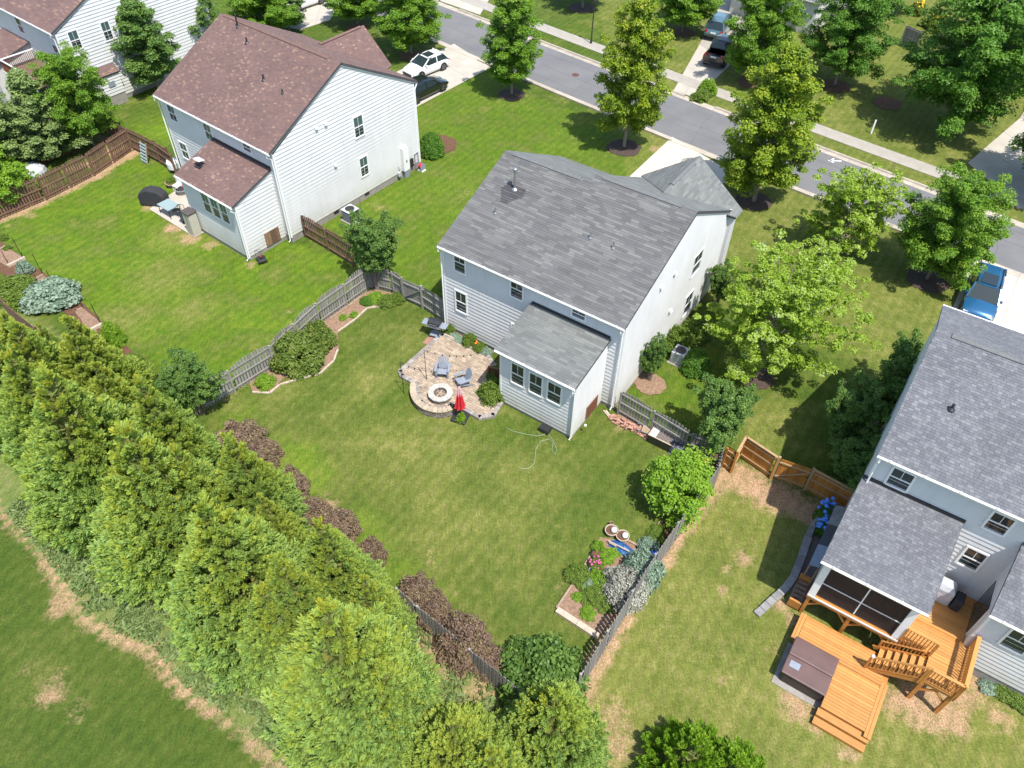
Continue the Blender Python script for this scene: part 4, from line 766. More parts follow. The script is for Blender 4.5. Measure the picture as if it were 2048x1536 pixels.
fence('picket_fence', 'grey picket fence above the brick pile right of the middle house', [(5.652, 27.43), (7.213, 26.159), (8.928, 24.688), (10.297, 24.087)], 1.75, arch=.12, both=False, gap=.06, group=GF, seed=8)
fence('picket_fence', 'long grey picket fence right of the middle yard, bare soil beside it', [(10.297, 24.087), (9.906, 22.758), (6.325, 17.887), (2.86, 12.561)], 1.8, arch=.14, side=1, both=False, gap=.06, group=GF, seed=10)
fence('picket_fence', 'grey picket fence behind the purple bushes at the bottom', [(-4.623, 16.077), (-3.687, 15.294), (0.767, 11.734), (1.923, 10.904)], 1.7, arch=.14, both=False, gap=.06, side=-1, group=GF, seed=11)
fence('picket_fence', 'brown fence mostly hidden by conifers at the left edge', [(-32.088, 36.738), (-28.837, 33.333), (-26.294, 31.394)], 1.8, 'fence_brown', 'fence_brown', arch=.0, both=False, gap=.01, side=-1, group=GF, seed=12)
fence('plank_fence', 'new orange cedar fence behind the porch yard', [(10.954, 23.698), (11.555, 24.658), (12.85, 23.376)], 1.6, 'fence_new', 'fence_new_rail', both=False, gap=.006, arch=0, side=1, cap=True, group=GF, seed=13)
fence('plank_fence', 'shaded orange cedar fence between the gate and the right house', [(14.372, 22.718), (16.22, 21.308), (16.648, 20.981)], 1.6, 'fence_new', 'fence_new_rail', both=False, gap=.006, arch=0, side=1, cap=True, group=GF, seed=14)
fence('plank_fence', 'grey plank fence glimpsed across the street near yellow flowers', [(36.07, 74.67), (37.078, 73.182)], 1.9, both=False, gap=.004, arch=0, group=GF, seed=15)
fence('plank_fence', 'short stub of orange cedar fence at the end of the long grey fence', [(10.568, 24.063), (10.954, 23.698)], 1.5, 'fence_new', 'fence_new_rail', both=False, gap=.006, arch=0, side=1, group=GF, seed=16)
def gate(label, a, b_, h, mat, rail, seed):
    ang = math.atan2(b_[1]-a[1], b_[0]-a[0]); L_ = math.hypot(b_[0]-a[0], b_[1]-a[1]); g = thing('gate', label, 'gate', (*a, 0), ang)
    for x in (0, L_): MB().box(x-.06, x+.06, -.06, .06, 0, h+.12).build('post', rail, g)
    n = int((L_-.16)/.145); pm_ = boxmesh('board', .135, .02, h-.1, mat)
    for i in range(n): inst('board', pm_, g, (.1+.07+i*(L_-.2)/n, .03, .08))
    for z in (.25, h-.3): MB().box(.08, L_-.08, -.03, .015, z, z+.09).build('rail', rail, g)
    MB().beam((.12, -.045, .35), (L_-.12, -.045, h-.3), .09, .03).build('brace', rail, g); MB().box(L_-.2, L_-.1, -.07, -.05, h*.6, h*.6+.06).build('latch', 'black', g); return g
gate('grey wooden gate with diagonal brace left of the middle house', (-6.68, 36.345), (-5.452, 35.596), 1.65, 'fence_grey', 'fence_grey', 1)
gate('orange cedar gate with diagonal brace in the new fence', (12.9, 23.377), (14.372, 22.718), 1.6, 'fence_new', 'fence_new_rail', 2)
gate('brown wooden gate near the white round table', (-26.359, 51.361), (-25.178, 50.436), 1.7, 'fence_brown', 'fence_brown', 3)

# ---------------------------------------------------------------- orange deck of the right house
D = thing('deck', 'orange stained wooden deck with stairs behind the right house', 'deck', (*(14.518, 19.256), 0), R(-32.85))
def boards(parent, x0, x1, y0, y1, z, ex=.145, mat='deck', name='deck_board', along='x', drop=.03):
    n = int(((y1-y0) if along == 'x' else (x1-x0))/ex); me = None
    for i in range(n):
        if along == 'x':
            if me is None: me = MB().box(0, x1-x0, 0, ex-.012, -drop, 0).mesh(name, mat)
            inst(name, me, parent, (x0, y0+i*ex, z))
        else:
            if me is None: me = MB().box(0, ex-.012, 0, y1-y0, -drop, 0).mesh(name, mat)
            inst(name, me, parent, (x0+i*ex, y0, z))
ZL, ZU = .5, 1.7
MB().box(.16, 3.95, -5.15, -3.85, .05, ZL-.035).build('lower_frame', 'deck_rail', D); MB().box(2.06, 3.95, -7.28, -5.16, .05, ZL-.036).build('lower_frame', 'deck_rail', D)
boards(D, .33, 3.75, -5.15, -3.85, ZL); boards(D, 2.05, 3.75, -7.3, -5.15, ZL); boards(D, .08, .32, -5.2, -3.85, ZL, ex=.12, along='y'); boards(D, 3.76, 4.05, -7.5, -5.0, ZL, ex=.14, along='y')
for k, (y, z) in enumerate(((-7.3, .36), (-7.62, .2))):
    MB().box(2.0, 4.0, y-.32, y-.01, z-.04, z).build('step', 'deck', D); MB().box(2.02, 3.98, y-.3, y-.02, 0, z-.045).build('step_riser', 'deck_rail', D)
MB().box(3.65, 5.86, -3.6, -.03, ZU-.25, ZU-.035).build('upper_frame', 'deck_rail', D); MB().box(4.85, 6.05, -4.75, -3.6, ZU-.25, ZU-.035).build('upper_frame', 'deck_rail', D)
boards(D, 3.62, 5.78, -2.3, -.04, ZU); boards(D, 3.62, 6.05, -3.62, -2.32, ZU); boards(D, 4.8, 6.05, -4.8, -3.62, ZU)
for x, y in ((5.95, -4.7), (4.9, -4.7), (3.75, -3.55), (5.95, -2.5)):
    p_ = MB().box(x-.07, x+.07, y-.07, y+.07, 0, ZU-.25).build('deck_post', 'deck_rail', D)
    if y < -4: MB().beam((x, y, .8), (x+(-.6 if x > 5.5 else .6), y, ZU-.27), .07).build('brace', 'deck_rail', p_)
bal = boxmesh('baluster', .035, .035, .84, 'deck_rail')
def railing(x0, y0, x1, y1, z, h=.95, z1=None, wide=.09):
    z1 = z if z1 is None else z1; L_ = math.hypot(x1-x0, y1-y0); r_ = MB().beam((x0, y0, z+h), (x1, y1, z1+h), wide, .04).build('railing', 'deck', D)
    MB().beam((x0, y0, z+.1), (x1, y1, z1+.1), .04, .07).build('bottom_rail', 'deck_rail', r_)
    for x, y, zz in ((x0, y0, z), (x1, y1, z1)): MB().box(x-.045, x+.045, y-.045, y+.045, zz-.25, zz+h-.02).build('newel_post', 'deck_rail', r_)
    n = int(L_/.125)
    for i in range(1, n): t_ = i/n; inst('baluster', bal, r_, (x0+(x1-x0)*t_, y0+(y1-y0)*t_, z+(z1-z)*t_+.1))
railing(6.03, -2.4, 6.03, -4.78, ZU, wide=.15); railing(6.0, -4.78, 4.85, -4.78, ZU, wide=.12); railing(3.66, -3.6, 4.8, -3.6, ZU)
nst = 7; xs_, xe_ = 4.8, 3.05
for i in range(nst-1):
    z = ZU-(i+1)*(ZU-ZL)/nst; x = xs_-(i+1)*(xs_-xe_)/nst
    MB().box(x-.01, x+.235, -4.72, -3.72, z-.04, z).build('stair_tread', 'deck', D)
for y in (-4.75, -3.69): MB().beam((xs_, y, ZU-.2), (xe_, y, ZL-.02), .05, .24).build('stringer', 'deck_rail', D)
railing(4.75, -4.78, 3.0, -4.78, ZU-.05, z1=ZL+.0); railing(4.6, -3.66, 3.2, -3.66, ZU-.35, h=.55, z1=ZL+.1)
T_ = thing('hot_tub', 'square hot tub under a brown vinyl cover, set into the deck', 'hot tub', (*F3(1.13, -6.12), 0), R(-32.85))
mb = MB().prism(ring(0, 0, .86, .86, 4, rz=R(45)), .0, .74); mb = MB().box(-.84, .84, -.84, .84, 0, .76); mb.build('tub_cabinet', 'tub_side', T_, bevel=.12)
for s_ in (-1, 1): MB().box(-.9, .9, -.9 if s_ < 0 else .006, -.006 if s_ < 0 else .9, .77, .87).build('cover_half', 'tub_cover', T_, bevel=.05)
MB().box(-.72, -.32, -.52, -.22, .872, .88).build('cover_patch', 'slat_blue' if False else 'grey_plastic', T_)
MB().box(-1.02, .95, -1.08, .95, -.02, .03).build('tub_pad', 'found', T_)
o = MB().lathe([(.06, 0), (.07, .1), (.05, .14), (0, .15)], 12).build('solar_light', 'white'); o.location = (*F3(3.0, -4.8), ZL+1.0-.02); tag(o, 'small white lamp cap on the stair post of the orange deck', 'lamp')
B_ = thing('covered_grill', 'grill under a silver grey cover on the upper deck', 'grill', (*F3(4.35, -.75), ZU), R(-32.85))
mb = MB(); mb.add([(x, y, z) for x, y, z in ((-.7, -.32, 0), (.55, -.32, 0), (.55, .32, 0), (-.7, .32, 0), (-.68, -.3, .85), (.52, -.3, .85), (.52, .3, .85), (-.68, .3, .85), (-.45, -.16, 1.1), (.38, -.18, 1.12), (.38, .2, 1.1), (-.45, .2, 1.12))], [(0, 1, 5, 4), (1, 2, 6, 5), (2, 3, 7, 6), (3, 0, 4, 7), (4, 5, 9, 8), (5, 6, 10, 9), (6, 7, 11, 10), (7, 4, 8, 11), (8, 9, 10, 11), (3, 2, 1, 0)]); mb.build('cover', 'cover_grey', B_, bevel=.05)
MB().box(.6, .95, -.35, .2, 0, .7).build('smoker_box', 'black_matt', B_, bevel=.04)
# things under the screened porch
o = thing('firewood_rack', 'brown timber rack holding logs beside the porch post', 'firewood rack', (*F3(-.32, -2.75), 0), R(-32.85))
for x in (-.22, .22): MB().box(x-.05, x+.05, -.8, .6, .0, .1).build('runner', 'timber', o)
for y in (-.8, .6): MB().box(-.26, .26, y-.05, y+.05, .1, .6).build('end_frame', 'deck_rail', o)
for i in range(5): MB().tube([(-.2, -.6+i*.26, .22), (.2, -.58+i*.26, .22)], .11, 8).build('log', 'mulch_pale', o)
tb = thing('patio_chair', 'round dark chair behind the porch insect screen', 'chair', (*F3(2.7, -2.2), 1.66), R(-10)); MB().lathe([(.3, .4), (.32, .45), (0, .46)], 14).build('seat', 'timber', tb); MB().box(-.3, .3, .25, .3, .45, .95).build('backrest', 'dark_metal', tb)
for a in range(4): MB().tube([(.22*math.cos(a*1.57+.8), .22*math.sin(a*1.57+.8), .4), (.28*math.cos(a*1.57+.8), .28*math.sin(a*1.57+.8), 0)], .02, 6).build('leg', 'dark_metal', tb)
st_ = [(x, y) for x, y in [(14.78, 20.992), (14.4, 20.705), (14.08, 20.366), (13.795, 19.871), (13.538, 19.386), (13.273, 18.858), (12.968, 18.339), (12.67, 17.83), (12.277, 17.378), (11.891, 17.031), (11.575, 16.784), (11.283, 16.541), (10.994, 16.3), (10.687, 16.06)]]
W_ = thing('retaining_wall', 'curved low wall of grey stones beside the gravel bed', 'wall', (*st_[0], 0))
for i in range(len(st_)-1):
    (x0, y0), (x1, y1) = st_[i], st_[i+1]; w2 = .17 if i > 2 else .14; hh = .42-.025*i
    MB().beam((x0-st_[0][0], y0-st_[0][1], hh/2), (x1-st_[0][0], y1-st_[0][1], hh/2), w2*2, hh).build('stone', 'stone', W_, bevel=.03)
sheet('gravel_bed', [(14.673, 20.85), (13.692, 19.735), (13.085, 18.545), (12.377, 17.528), (12.673, 16.453), (13.984, 17.319), (15.509, 20.455)], .012, 'gravel')
o = thing('lean_to_shed', 'narrow lean-to roof of grey sheets between porch and gravel bed', 'shed', (*F3(-.27, -.35), 0), R(-32.85))
for i, mt in enumerate(('grey_plastic', 'roof_edge', 'stone')):
    y0, y1 = -1.85+i*1.24, -.63+i*1.24; MB().add([(x, y, z-k) for k in (0, .05) for x, z in ((-.21, 1.55), (.21, 1.68)) for y in (y0, y1)], [(0, 2, 3, 1), (4, 5, 7, 6), (0, 4, 6, 2), (1, 3, 7, 5), (0, 1, 5, 4), (2, 6, 7, 3)]).build('roof_sheet', mt, o)
for x, y in ((-.18, -1.8), (-.18, 1.8), (.18, -1.8), (.18, 1.8)): MB().box(x-.03, x+.03, y-.03, y+.03, 0, 1.5).build('post', 'timber', o)

# ---------------------------------------------------------------- paver patio of the middle house
PAT = [(-6.334, 30.174), (-4.138, 33.377), (-2.604, 32.492), (-1.337, 31.625), (-0.624, 30.334), (-0.408, 28.053), (-0.859, 26.976), (-1.692, 26.78), (-2.622, 27.421), (-3.122, 27.764), (-3.135, 27.549), (-3.775, 27.249), (-4.421, 27.373), (-4.945, 27.858), (-5.17, 28.507), (-5.228, 29.099), (-5.731, 29.462), (-6.175, 29.754)]
PZ = .16
PT = bpy.data.objects.new('patio', None); COL.objects.link(PT); struct(PT)
MB().prism(PAT, -.05, PZ-.03).build('patio_base', 'block', PT)
inner = []
cx_, cy_ = sum(p[0] for p in PAT)/len(PAT), sum(p[1] for p in PAT)/len(PAT)
mb = MB(); c_, s_ = math.cos(R(-33.75)), math.sin(R(-33.75))
PX, PY = np.array([p[0] for p in PAT]), np.array([p[1] for p in PAT]); PATc = PAT+[PAT[0]]
rgp = random.Random(4)
for i in range(-60, 60):
    j = -60.
    while j < 60:
        w2 = rgp.choice((.15, .22, .22, .3)); x, y = (j+w2/.15/2)*.15, i*.15
        X_, Y_ = cx_+x*c_-y*s_, cy_+x*s_+y*c_
        if inside(np.array([X_]), np.array([Y_]), PAT)[0] and seg_dist(np.array([X_]), np.array([Y_]), PATc)[0] > .24:
            mb.box(X_-w2/2+.006, X_+w2/2-.006, Y_-.069, Y_+.069, PZ-.03, PZ+rgp.uniform(-.003, .003), R(-33.75), (X_, Y_))
        j += w2/.15
mb.build('paver', 'paver', PT, kind='stuff')
mb = MB()
for (a, b_) in resample(PATc, .16):
    ang = math.atan2(b_[1]-a[1], b_[0]-a[0]); L_ = math.hypot(b_[0]-a[0], b_[1]-a[1]); mx, my = (a[0]+b_[0])/2, (a[1]+b_[1])/2
    px_, py_ = mx-math.sin(ang)*-.12, my+math.cos(ang)*-.12
    if not inside(np.array([px_]), np.array([py_]), PAT)[0]: px_, py_ = mx-math.sin(ang)*.12, my+math.cos(ang)*.12
    mb.box(px_-L_/2+.005, px_+L_/2-.005, py_-.125, py_+.125, PZ-.12, PZ+.006, ang, (px_, py_))
mb.build('border_paver', 'paver_grey', PT, kind='stuff')
# curved seat wall
SW = thing('seat_wall', 'curved stone seat wall with tan caps on the edge of the patio', 'wall', (*(-3.848, 28.177), 0))
arc = [(-5.295, 28.948), (-5.304, 28.503), (-5.169, 27.96), (-4.914, 27.537), (-4.567, 27.228), (-4.156, 27.063), (-3.756, 27.004), (-3.367, 27.084), (-3.063, 27.268)]
sx, sy = SW.location.x, SW.location.y
arc = [(x-sx, y-sy) for x, y in arc]; dense = []
for i in range(len(arc)-1):
    p0, p1, p2, p3 = arc[max(i-1, 0)], arc[i], arc[i+1], arc[min(i+2, len(arc)-1)]
    for k in range(8):
        t_ = k/8; dense.append(tuple(.5*((2*p1[q])+(-p0[q]+p2[q])*t_+(2*p0[q]-5*p1[q]+4*p2[q]-p3[q])*t_*t_+(-p0[q]+3*p1[q]-3*p2[q]+p3[q])*t_**3) for q in (0, 1)))
dense.append(arc[-1])
segs = resample(dense, .3); tot = []
acc = [dense[0]]; run = 0
for a, b_ in zip(dense[:-1], dense[1:]):
    run += math.hypot(b_[0]-a[0], b_[1]-a[1])
    if run > .24: acc.append(b_); run = 0
for lv in range(4):
    for i in range(len(acc)-1):
        a, b_ = acc[i], acc[i+1]; k = .5 if lv % 2 else 0
        if k and i+2 < len(acc): a = ((a[0]+b_[0])/2, (a[1]+b_[1])/2); b_ = ((acc[i+1][0]+acc[i+2][0])/2, (acc[i+1][1]+acc[i+2][1])/2)
        d = Vector((b_[0]-a[0], b_[1]-a[1], 0)); e = d.normalized()*.006; z = .06+lv*.11
        MB().beam((a[0]+e.x, a[1]+e.y, z), (b_[0]-e.x, b_[1]-e.y, z), .26+rgp.uniform(-.012, .012), .104).build('wall_block', 'block', SW)
for i in range(len(acc)-1):
    a, b_ = acc[i], acc[i+1]; d = Vector((b_[0]-a[0], b_[1]-a[1], 0)).normalized()*.004
    MB().beam((a[0]+d.x, a[1]+d.y, .485), (b_[0]-d.x, b_[1]-d.y, .485), .34, .06).build('cap_block', 'block_cap', SW)
FP = thing('fire_pit', 'round stone fire pit with pale cap ring on the patio', 'fire pit', (*(-3.812, 28.267), PZ))
for lv in range(3):
    for k in range(14):
        a = 2*math.pi*(k+lv*.5)/14; da = math.pi/14*.93
        pl = [(r_*math.cos(t_), r_*math.sin(t_)) for r_, t_ in ((.40, a-da), (.58, a-da), (.60, a), (.58, a+da), (.40, a+da))]
        MB().prism(pl, lv*.1+.003, lv*.1+.098).build('wall_block', 'block', FP)
for k in range(12):
    a = 2*math.pi*k/12; da = math.pi/12*.97; pl = [(r_*math.cos(t_), r_*math.sin(t_)) for r_, t_ in ((.36, a-da), (.66, a-da), (.68, a), (.66, a+da), (.36, a+da), (.355, a))]
    MB().prism(pl, .303, .36).build('cap_stone', 'pit_cap', FP)
MB().lathe([(.4, .02), (.4, .14), (.2, .19), (0, .2)], 20).build('ash', 'ash', FP)
for k in range(5): a = k*1.3; MB().tube([(.28*math.cos(a), .28*math.sin(a), .2), (-.22*math.cos(a+.4), -.22*math.sin(a+.4), .24+k*.02)], .045, 7).build('log', 'timber', FP)
def adirondack(label, p, rz):
    c = thing('adirondack_chair', label, 'chair', (*p, PZ+.01), rz, 'chairs round the fire pit')
    for i in range(6): MB().beam((-.26, -.30+i*.09, .36-.022*i), (.26, -.30+i*.09, .36-.022*i), .082, .02).build('seat_slat', 'grey_plastic', c)
    for i in range(5):
        x = -.22+i*.11; top = .98-.035*abs(i-2)**1.6; MB().beam((x*.85, .2, .26), (x*1.12, .2+(top-.26)*.42, top), .098, .022, up=(0, 1, .4)).build('back_slat', 'grey_plastic', c)
    for s_ in (-1, 1):
        MB().box(s_*.36-.07, s_*.36+.07, -.34, .36, .54, .565).build('armrest', 'grey_plastic', c)
        MB().beam((s_*.31, -.3, 0), (s_*.31, -.3, .54), .04, .09).build('leg', 'grey_plastic', c); MB().beam((s_*.29, -.38, .34), (s_*.29, .5, .02), .03, .11).build('leg', 'grey_plastic', c)
    MB().beam((-.33, .36, .52), (.33, .36, .52), .03, .07).build('back_brace', 'grey_plastic', c); return c
adirondack('grey slatted garden chair beyond the fire pit, facing it squarely', (-3.809, 29.934), R(-4))
adirondack('grey slatted garden chair right of the fire pit, turned towards it', (-2.666, 29.205), R(-62))
U = thing('patio_umbrella', 'closed red patio umbrella standing in a black base', 'umbrella', (*(-2.672, 26.928), 0))
MB().tube([(0, 0, .1), (0, 0, 2.5)], .022, 8).build('pole', 'dark_metal', U)
mb = MB(); n = 16; prof = [(.03, 2.46), (.07, 2.3), (.10, 1.9), (.13, 1.5), (.19, 1.0), (.24, .82)]
for k, (r_, z) in enumerate(prof):
    for j in range(n): rr = r_*(1+(.45 if j % 2 else -.3)*min(1, k/2)); a = 2*math.pi*j/n; mb.v.append((rr*math.cos(a), rr*math.sin(a), z+(.08 if j % 2 and k == 5 else 0)))
for k in range(len(prof)-1):
    for j in range(n): a, b_ = k*n+j, k*n+(j+1) % n; mb.f.append((a, a+n, b_+n, b_))
mt = pm('sun_bleached_red', (.55, .02, .035), (.50, .02, .03), 3, .8); nt_ = mt.node_tree; g_ = nt_.nodes.new('ShaderNodeSeparateXYZ'); tc = nt_.nodes.new('ShaderNodeTexCoord'); nt_.links.new(tc.outputs['Object'], g_.inputs[0])
rr_ = nt_.nodes.new('ShaderNodeMapRange'); nt_.links.new(g_.outputs['Z'], rr_.inputs[0]); rr_.inputs[1].default_value = 1.7; rr_.inputs[2].default_value = 1.95
src_ = nt_.nodes['Principled BSDF'].inputs['Base Color'].links[0].from_socket; nt_.links.new(mix(nt_, rr_.outputs[0], src_, (.60, .36, .40)), nt_.nodes['Principled BSDF'].inputs['Base Color'])
mb.build('canopy', mt, U); MB().lathe([(.02, 2.46), (.04, 2.5), (0, 2.56)], 8).build('finial', 'dark_metal', U)
MB().box(-.42, .42, -.42, .42, .0, .16, R(-20), (0, 0)).build('base', 'black', U, bevel=.05)
G_R = thing('gas_grill', 'gas grill with black lid and side shelf on the patio corner', 'grill', (*(-4.473, 33.196), .05), R(-20))
for x in (-.28, .28):
    for y in (-.2, .2): MB().box(x-.025, x+.025, y-.025, y+.025, .06, .8).build('leg', 'dark_metal', G_R)
MB().box(-.32, .32, -.25, .25, .12, .17).build('shelf', 'grey_plastic', G_R); MB().box(-.36, .36, -.28, .28, .78, .95).build('firebox', 'grey_plastic', G_R)
MB().add([(x, y, z) for x in (-.35, .35) for y, z in ((-.28, .95), (-.24, 1.12), (-.08, 1.24), (.12, 1.24), (.26, 1.1), (.28, .95))], [(0, 1, 2, 3, 4, 5), (11, 10, 9, 8, 7, 6)]+[(i, 6+i, 7+i, i+1) for i in range(5)]).build('lid', 'black', G_R)
for s_ in (-1, 1): MB().box(s_*.56-.19, s_*.56+.19, -.24, .24, .88, .92).build('side_shelf', 'grey_plastic', G_R)
MB().tube([(-.25, -.31, 1.05), (.25, -.31, 1.05)], .018, 8).build('handle', 'steel', G_R)
for x in (-.3, .3): MB().tube([(x-.03, -.2, .07), (x+.03, -.2, .07)], .07, 12).build('wheel', 'tyre', G_R)
for k in range(4): MB().box(-.2+k*.13, -.17+k*.13, -.30, -.28, .84, .88).build('knob', 'black', G_R)
sheet('paver_pad', [(-5.2, 32.584), (-4.569, 32.269), (-4.125, 33.206), (-4.734, 33.531)], .02, 'brick_mat')
# edging and flower bed by the wall
sheet('flower_bed', [(-3.913, 33.901), (-3.573, 34.086), (-1.167, 32.534), (-1.004, 31.879), (-1.422, 31.622), (-4.07, 33.25)], .03, 'mulch')
o = thing('bed_edging', 'pale timber edging between patio and flower bed', 'edging', (*(-4.07, 33.25), 0)); a, b_ = Vector((-4.07, 33.25, -0.0)), Vector((-1.334, 31.544, 0.0)); o.location = a
for k in range(4): MB().beam((b_-a)*(k/4)+Vector((0, 0, .13)), (b_-a)*((k+.97)/4)+Vector((0, 0, .13)), .07, .14).build('timber_length', 'timber_pale', o)
# steps to the sunroom door
o = thing('wooden_steps', 'small brown wooden stair with balustrades at the sunroom side door', 'steps', F2(-5.35, -1.5)+(0,), R(-33.75))
for i in range(3): MB().box(-.35*i-.5, -.35*i+.0-.02*i, -.5, .5, 0, .75-.22*i).build('tread', 'brown_rail', o)
bb = boxmesh('baluster', .03, .03, .62, 'brown_rail')
for y in (-.55, .55):
    r_ = MB().beam((-.05, y, 1.5), (-1.3, y, 1.02), .09, .04).build('railing', 'brown_rail', o)
    MB().beam((-.05, y, .85), (-1.3, y, .35), .04, .05).build('bottom_rail', 'brown_rail', r_)
    for x, z in ((-.05, .55), (-1.3, 0.)): MB().box(x-.05, x+.05, y-.05, y+.05, z, z+1.05).build('newel_post', 'brown_rail', r_)
    for i in range(9): inst('baluster', bb, r_, (-.17-i*.125, y, .80-i*.048))
# string lights
def lights(label, a, b_, n, sag):
    o = thing('string_lights', label, 'string lights', a); a = Vector(a); b_ = Vector(b_); pts = []
    for i in range(25): t_ = i/24; p = (b_-a)*t_; p.z -= sag*4*t_*(1-t_); pts.append(p)
    MB().tube(pts, .009, 4).build('cable', 'black', o)
    bm2 = MB().lathe([(.015, .05), (.02, 0), (.03, -.04), (.02, -.09), (0, -.1)], 8).mesh('bulb', 'black')
    for i in range(n): t_ = (i+.5)/n; p = (b_-a)*t_; inst('bulb', bm2, o, (p.x, p.y, p.z-sag*4*t_*(1-t_)))
lights('string of bulbs hanging over the patio towards the wooden steps', (-4.669, 29.529, 2.4), (-1.636, 29.428, 2.4), 8, .35)
lights('string of bulbs over the left edge of the patio', (-5.828, 28.6, 2.4), (-4.014, 27.997, 2.4), 6, .2)
for (px, py) in ((-4.895, 30.214), (-6.205, 29.297)): pass
def pole(p, label): o = MB().tube([(0, 0, 0), (0, 0, 2.42)], .018, 6).build('light_pole', 'dark_metal'); o.location = p; tag(o, label, 'pole')
pole((*(-4.669, 29.529), 0), 'thin black pole for the string lights beyond the chairs'); pole((*(-5.828, 28.6), 0), 'thin black pole for the string lights at the left patio corner')

# ---------------------------------------------------------------- beds, pots and other things in the middle yard
def bed(name, poly, mat, z=.03): return sheet(name, poly, z, mat)
bed('mulch_bed', [(-14.529, 29.56), (-13.965, 30.076), (-13.123, 31.287), (-11.897, 33.707), (-11.141, 34.388), (-9.404, 36.637), (-8.642, 37.329), (-6.976, 36.807), (-6.74, 36.343), (-7.762, 35.755), (-8.795, 35.585), (-9.856, 33.768), (-10.2, 33.198), (-9.89, 31.868), (-10.294, 30.453), (-11.411, 29.762), (-12.482, 29.617), (-13.046, 28.475), (-14.002, 28.523)], 'mulch_pale')
bed('mulch_bed', [(10.389, 24.951), (10.861, 24.737), (9.66, 22.752), (7.167, 19.318), (6.281, 17.886), (5.754, 19.418), (6.152, 19.032), (7.196, 20.534), (9.329, 23.813), (9.574, 24.608)], 'mulch')
bed('mulch_bed', [(2.11, 16.107), (3.088, 17.815), (4.214, 19.783), (5.813, 19.552), (6.425, 18.394), (5.322, 16.647), (3.822, 14.895)], 'mulch_pale')
bed('mulch_bed', [(5.27, 27.279), (6.025, 27.44), (9.589, 24.705), (9.353, 23.969), (8.093, 24.892), (5.697, 26.665)], 'mulch_pale')
bed('mulch_bed', [(-1.586, 13.598), (-0.54, 12.795), (0.767, 11.734), (2.116, 10.908), (3.145, 12.269), (1.978, 13.255), (0.138, 14.272)], 'mulch')
bed('mulch_bed', [(-33.724, 41.554), (-31.332, 39.502), (-28.458, 37.579), (-25.703, 35.297), (-23.632, 33.358), (-22.101, 31.925), (-19.889, 29.987), (-21.808, 30.323), (-24.558, 33.116), (-28.266, 35.679), (-32.16, 38.203)], 'mulch')
for (px, py, rr, mt, sd_) in [(-0.533, 63.212, 1.15, 'mulch_dark', 1), (8.286, 54.864, 1.3, 'mulch_dark', 2), (16.945, 47.898, 1.25, 'mulch_dark', 3), (26.26, 39.315, 1.3, 'mulch_dark', 4), (-9.74, 70.377, 1.1, 'mulch', 5), (-15.518, 76.422, 1.0, 'mulch', 6), (15.854, 76.896, 1.1, 'mulch', 7), (20.357, 66.34, 1.2, 'mulch', 8), (27.633, 66.088, 1.3, 'mulch', 9), (31.244, 63.04, 1.2, 'mulch', 10), (6.384, 82.197, 1.4, 'mulch_dark', 11), (7.591, 29.68, 0.85, 'mulch_pale', 12), (13.582, 30.461, 1.0, 'mulch_dark', 13), (-6.118, 54.752, 1.5, 'mulch', 14), (13.349, 38.165, 0.8, 'mulch', 15), (11.501, 38.352, 0.7, 'mulch_dark', 16)]:
    bed('mulch_ring', ring(px, py, rr, rr, 30, .07, sd_), mt, .025+.0007*sd_)
def timber_line(label, pts, w_=.10, h_=.12, mat='timber', piece=1.2):
    o = thing('bed_edging', label, 'edging', (*pts[0], 0)); x0, y0 = pts[0]
    for a, b_ in resample(pts, piece):
        d = Vector((b_[0]-a[0], b_[1]-a[1], 0)).normalized()*.01
        MB().beam((a[0]-x0+d.x, a[1]-y0+d.y, h_/2), (b_[0]-x0-d.x, b_[1]-y0-d.y, h_/2), w_, h_).build('timber_length', mat, o)
    return o
timber_line('pale double timber edging at the front of the vegetable bed', [(2.109, 16.06), (3.82, 14.873)], .26, .2, 'timber_pale')
timber_line('brown timber edging up the left side of the vegetable bed', [(2.111, 16.153), (3.01, 17.565)]); timber_line('short timber edging beside the pink flowers', [(3.347, 18.121), (3.845, 18.979)])
timber_line('L shaped timber edging beyond the blue tarp', [(5.362, 19.675), (6.124, 19.215), (6.76, 20.194), (7.092, 20.643)]); timber_line('curved pale edging of the bed under the pink flowering shrub', [(-13.984, 28.449), (-13.029, 28.402), (-12.631, 29.044), (-11.639, 29.526), (-10.617, 29.938), (-10.021, 30.975), (-9.947, 31.866)], .1, .08, 'timber_pale', .5); timber_line('curved pale edging of the plant bed along the left fence', [(-10.2, 33.369), (-9.373, 34.441), (-8.782, 35.494), (-7.762, 35.755), (-6.901, 36.151)], .1, .08, 'timber_pale', .5)
timber_line('brown timber edging below the grey fence', [(-10.846, 34.397), (-9.866, 35.69), (-9.329, 36.545)], .08, .1); timber_line('timber divider inside the vegetable bed', [(3.965, 19.087), (4.77, 18.561)], .08, .1)
def pot(name, label, p, r_, h_, mat, fill='mulch', cat='plant pot', group=None, ball=False):
    o = thing(name, label, cat, (*p, .03), 0, group); MB().lathe([(r_*.72, 0), (r_*.95, h_*.85), (r_*1.05, h_*.85), (r_*1.05, h_), (r_*.93, h_), (r_*.9, h_*.8), (0, h_*.8)], 20).build('bowl', mat, o, smooth=False)
    MB().lathe([(r_*.9, h_*.81), (r_*.5, h_*.9), (0, h_*.92)], 16).build('soil', fill, o)
    if ball: MB().lathe([(0, h_*.8), (r_*.42, h_*.95), (r_*.5, h_*1.25), (r_*.35, h_*1.6), (0, h_*1.75)], 14, (.1, -.04)).build('glass_ball', 'white', o, smooth=True)
    return o
pot('bowl_planter', 'pale bowl planter with white glass ball, left one above the blue tarp', (4.74, 20.011), .3, .28, 'timber_pale', ball=True, group='bowl planters by the tarp')
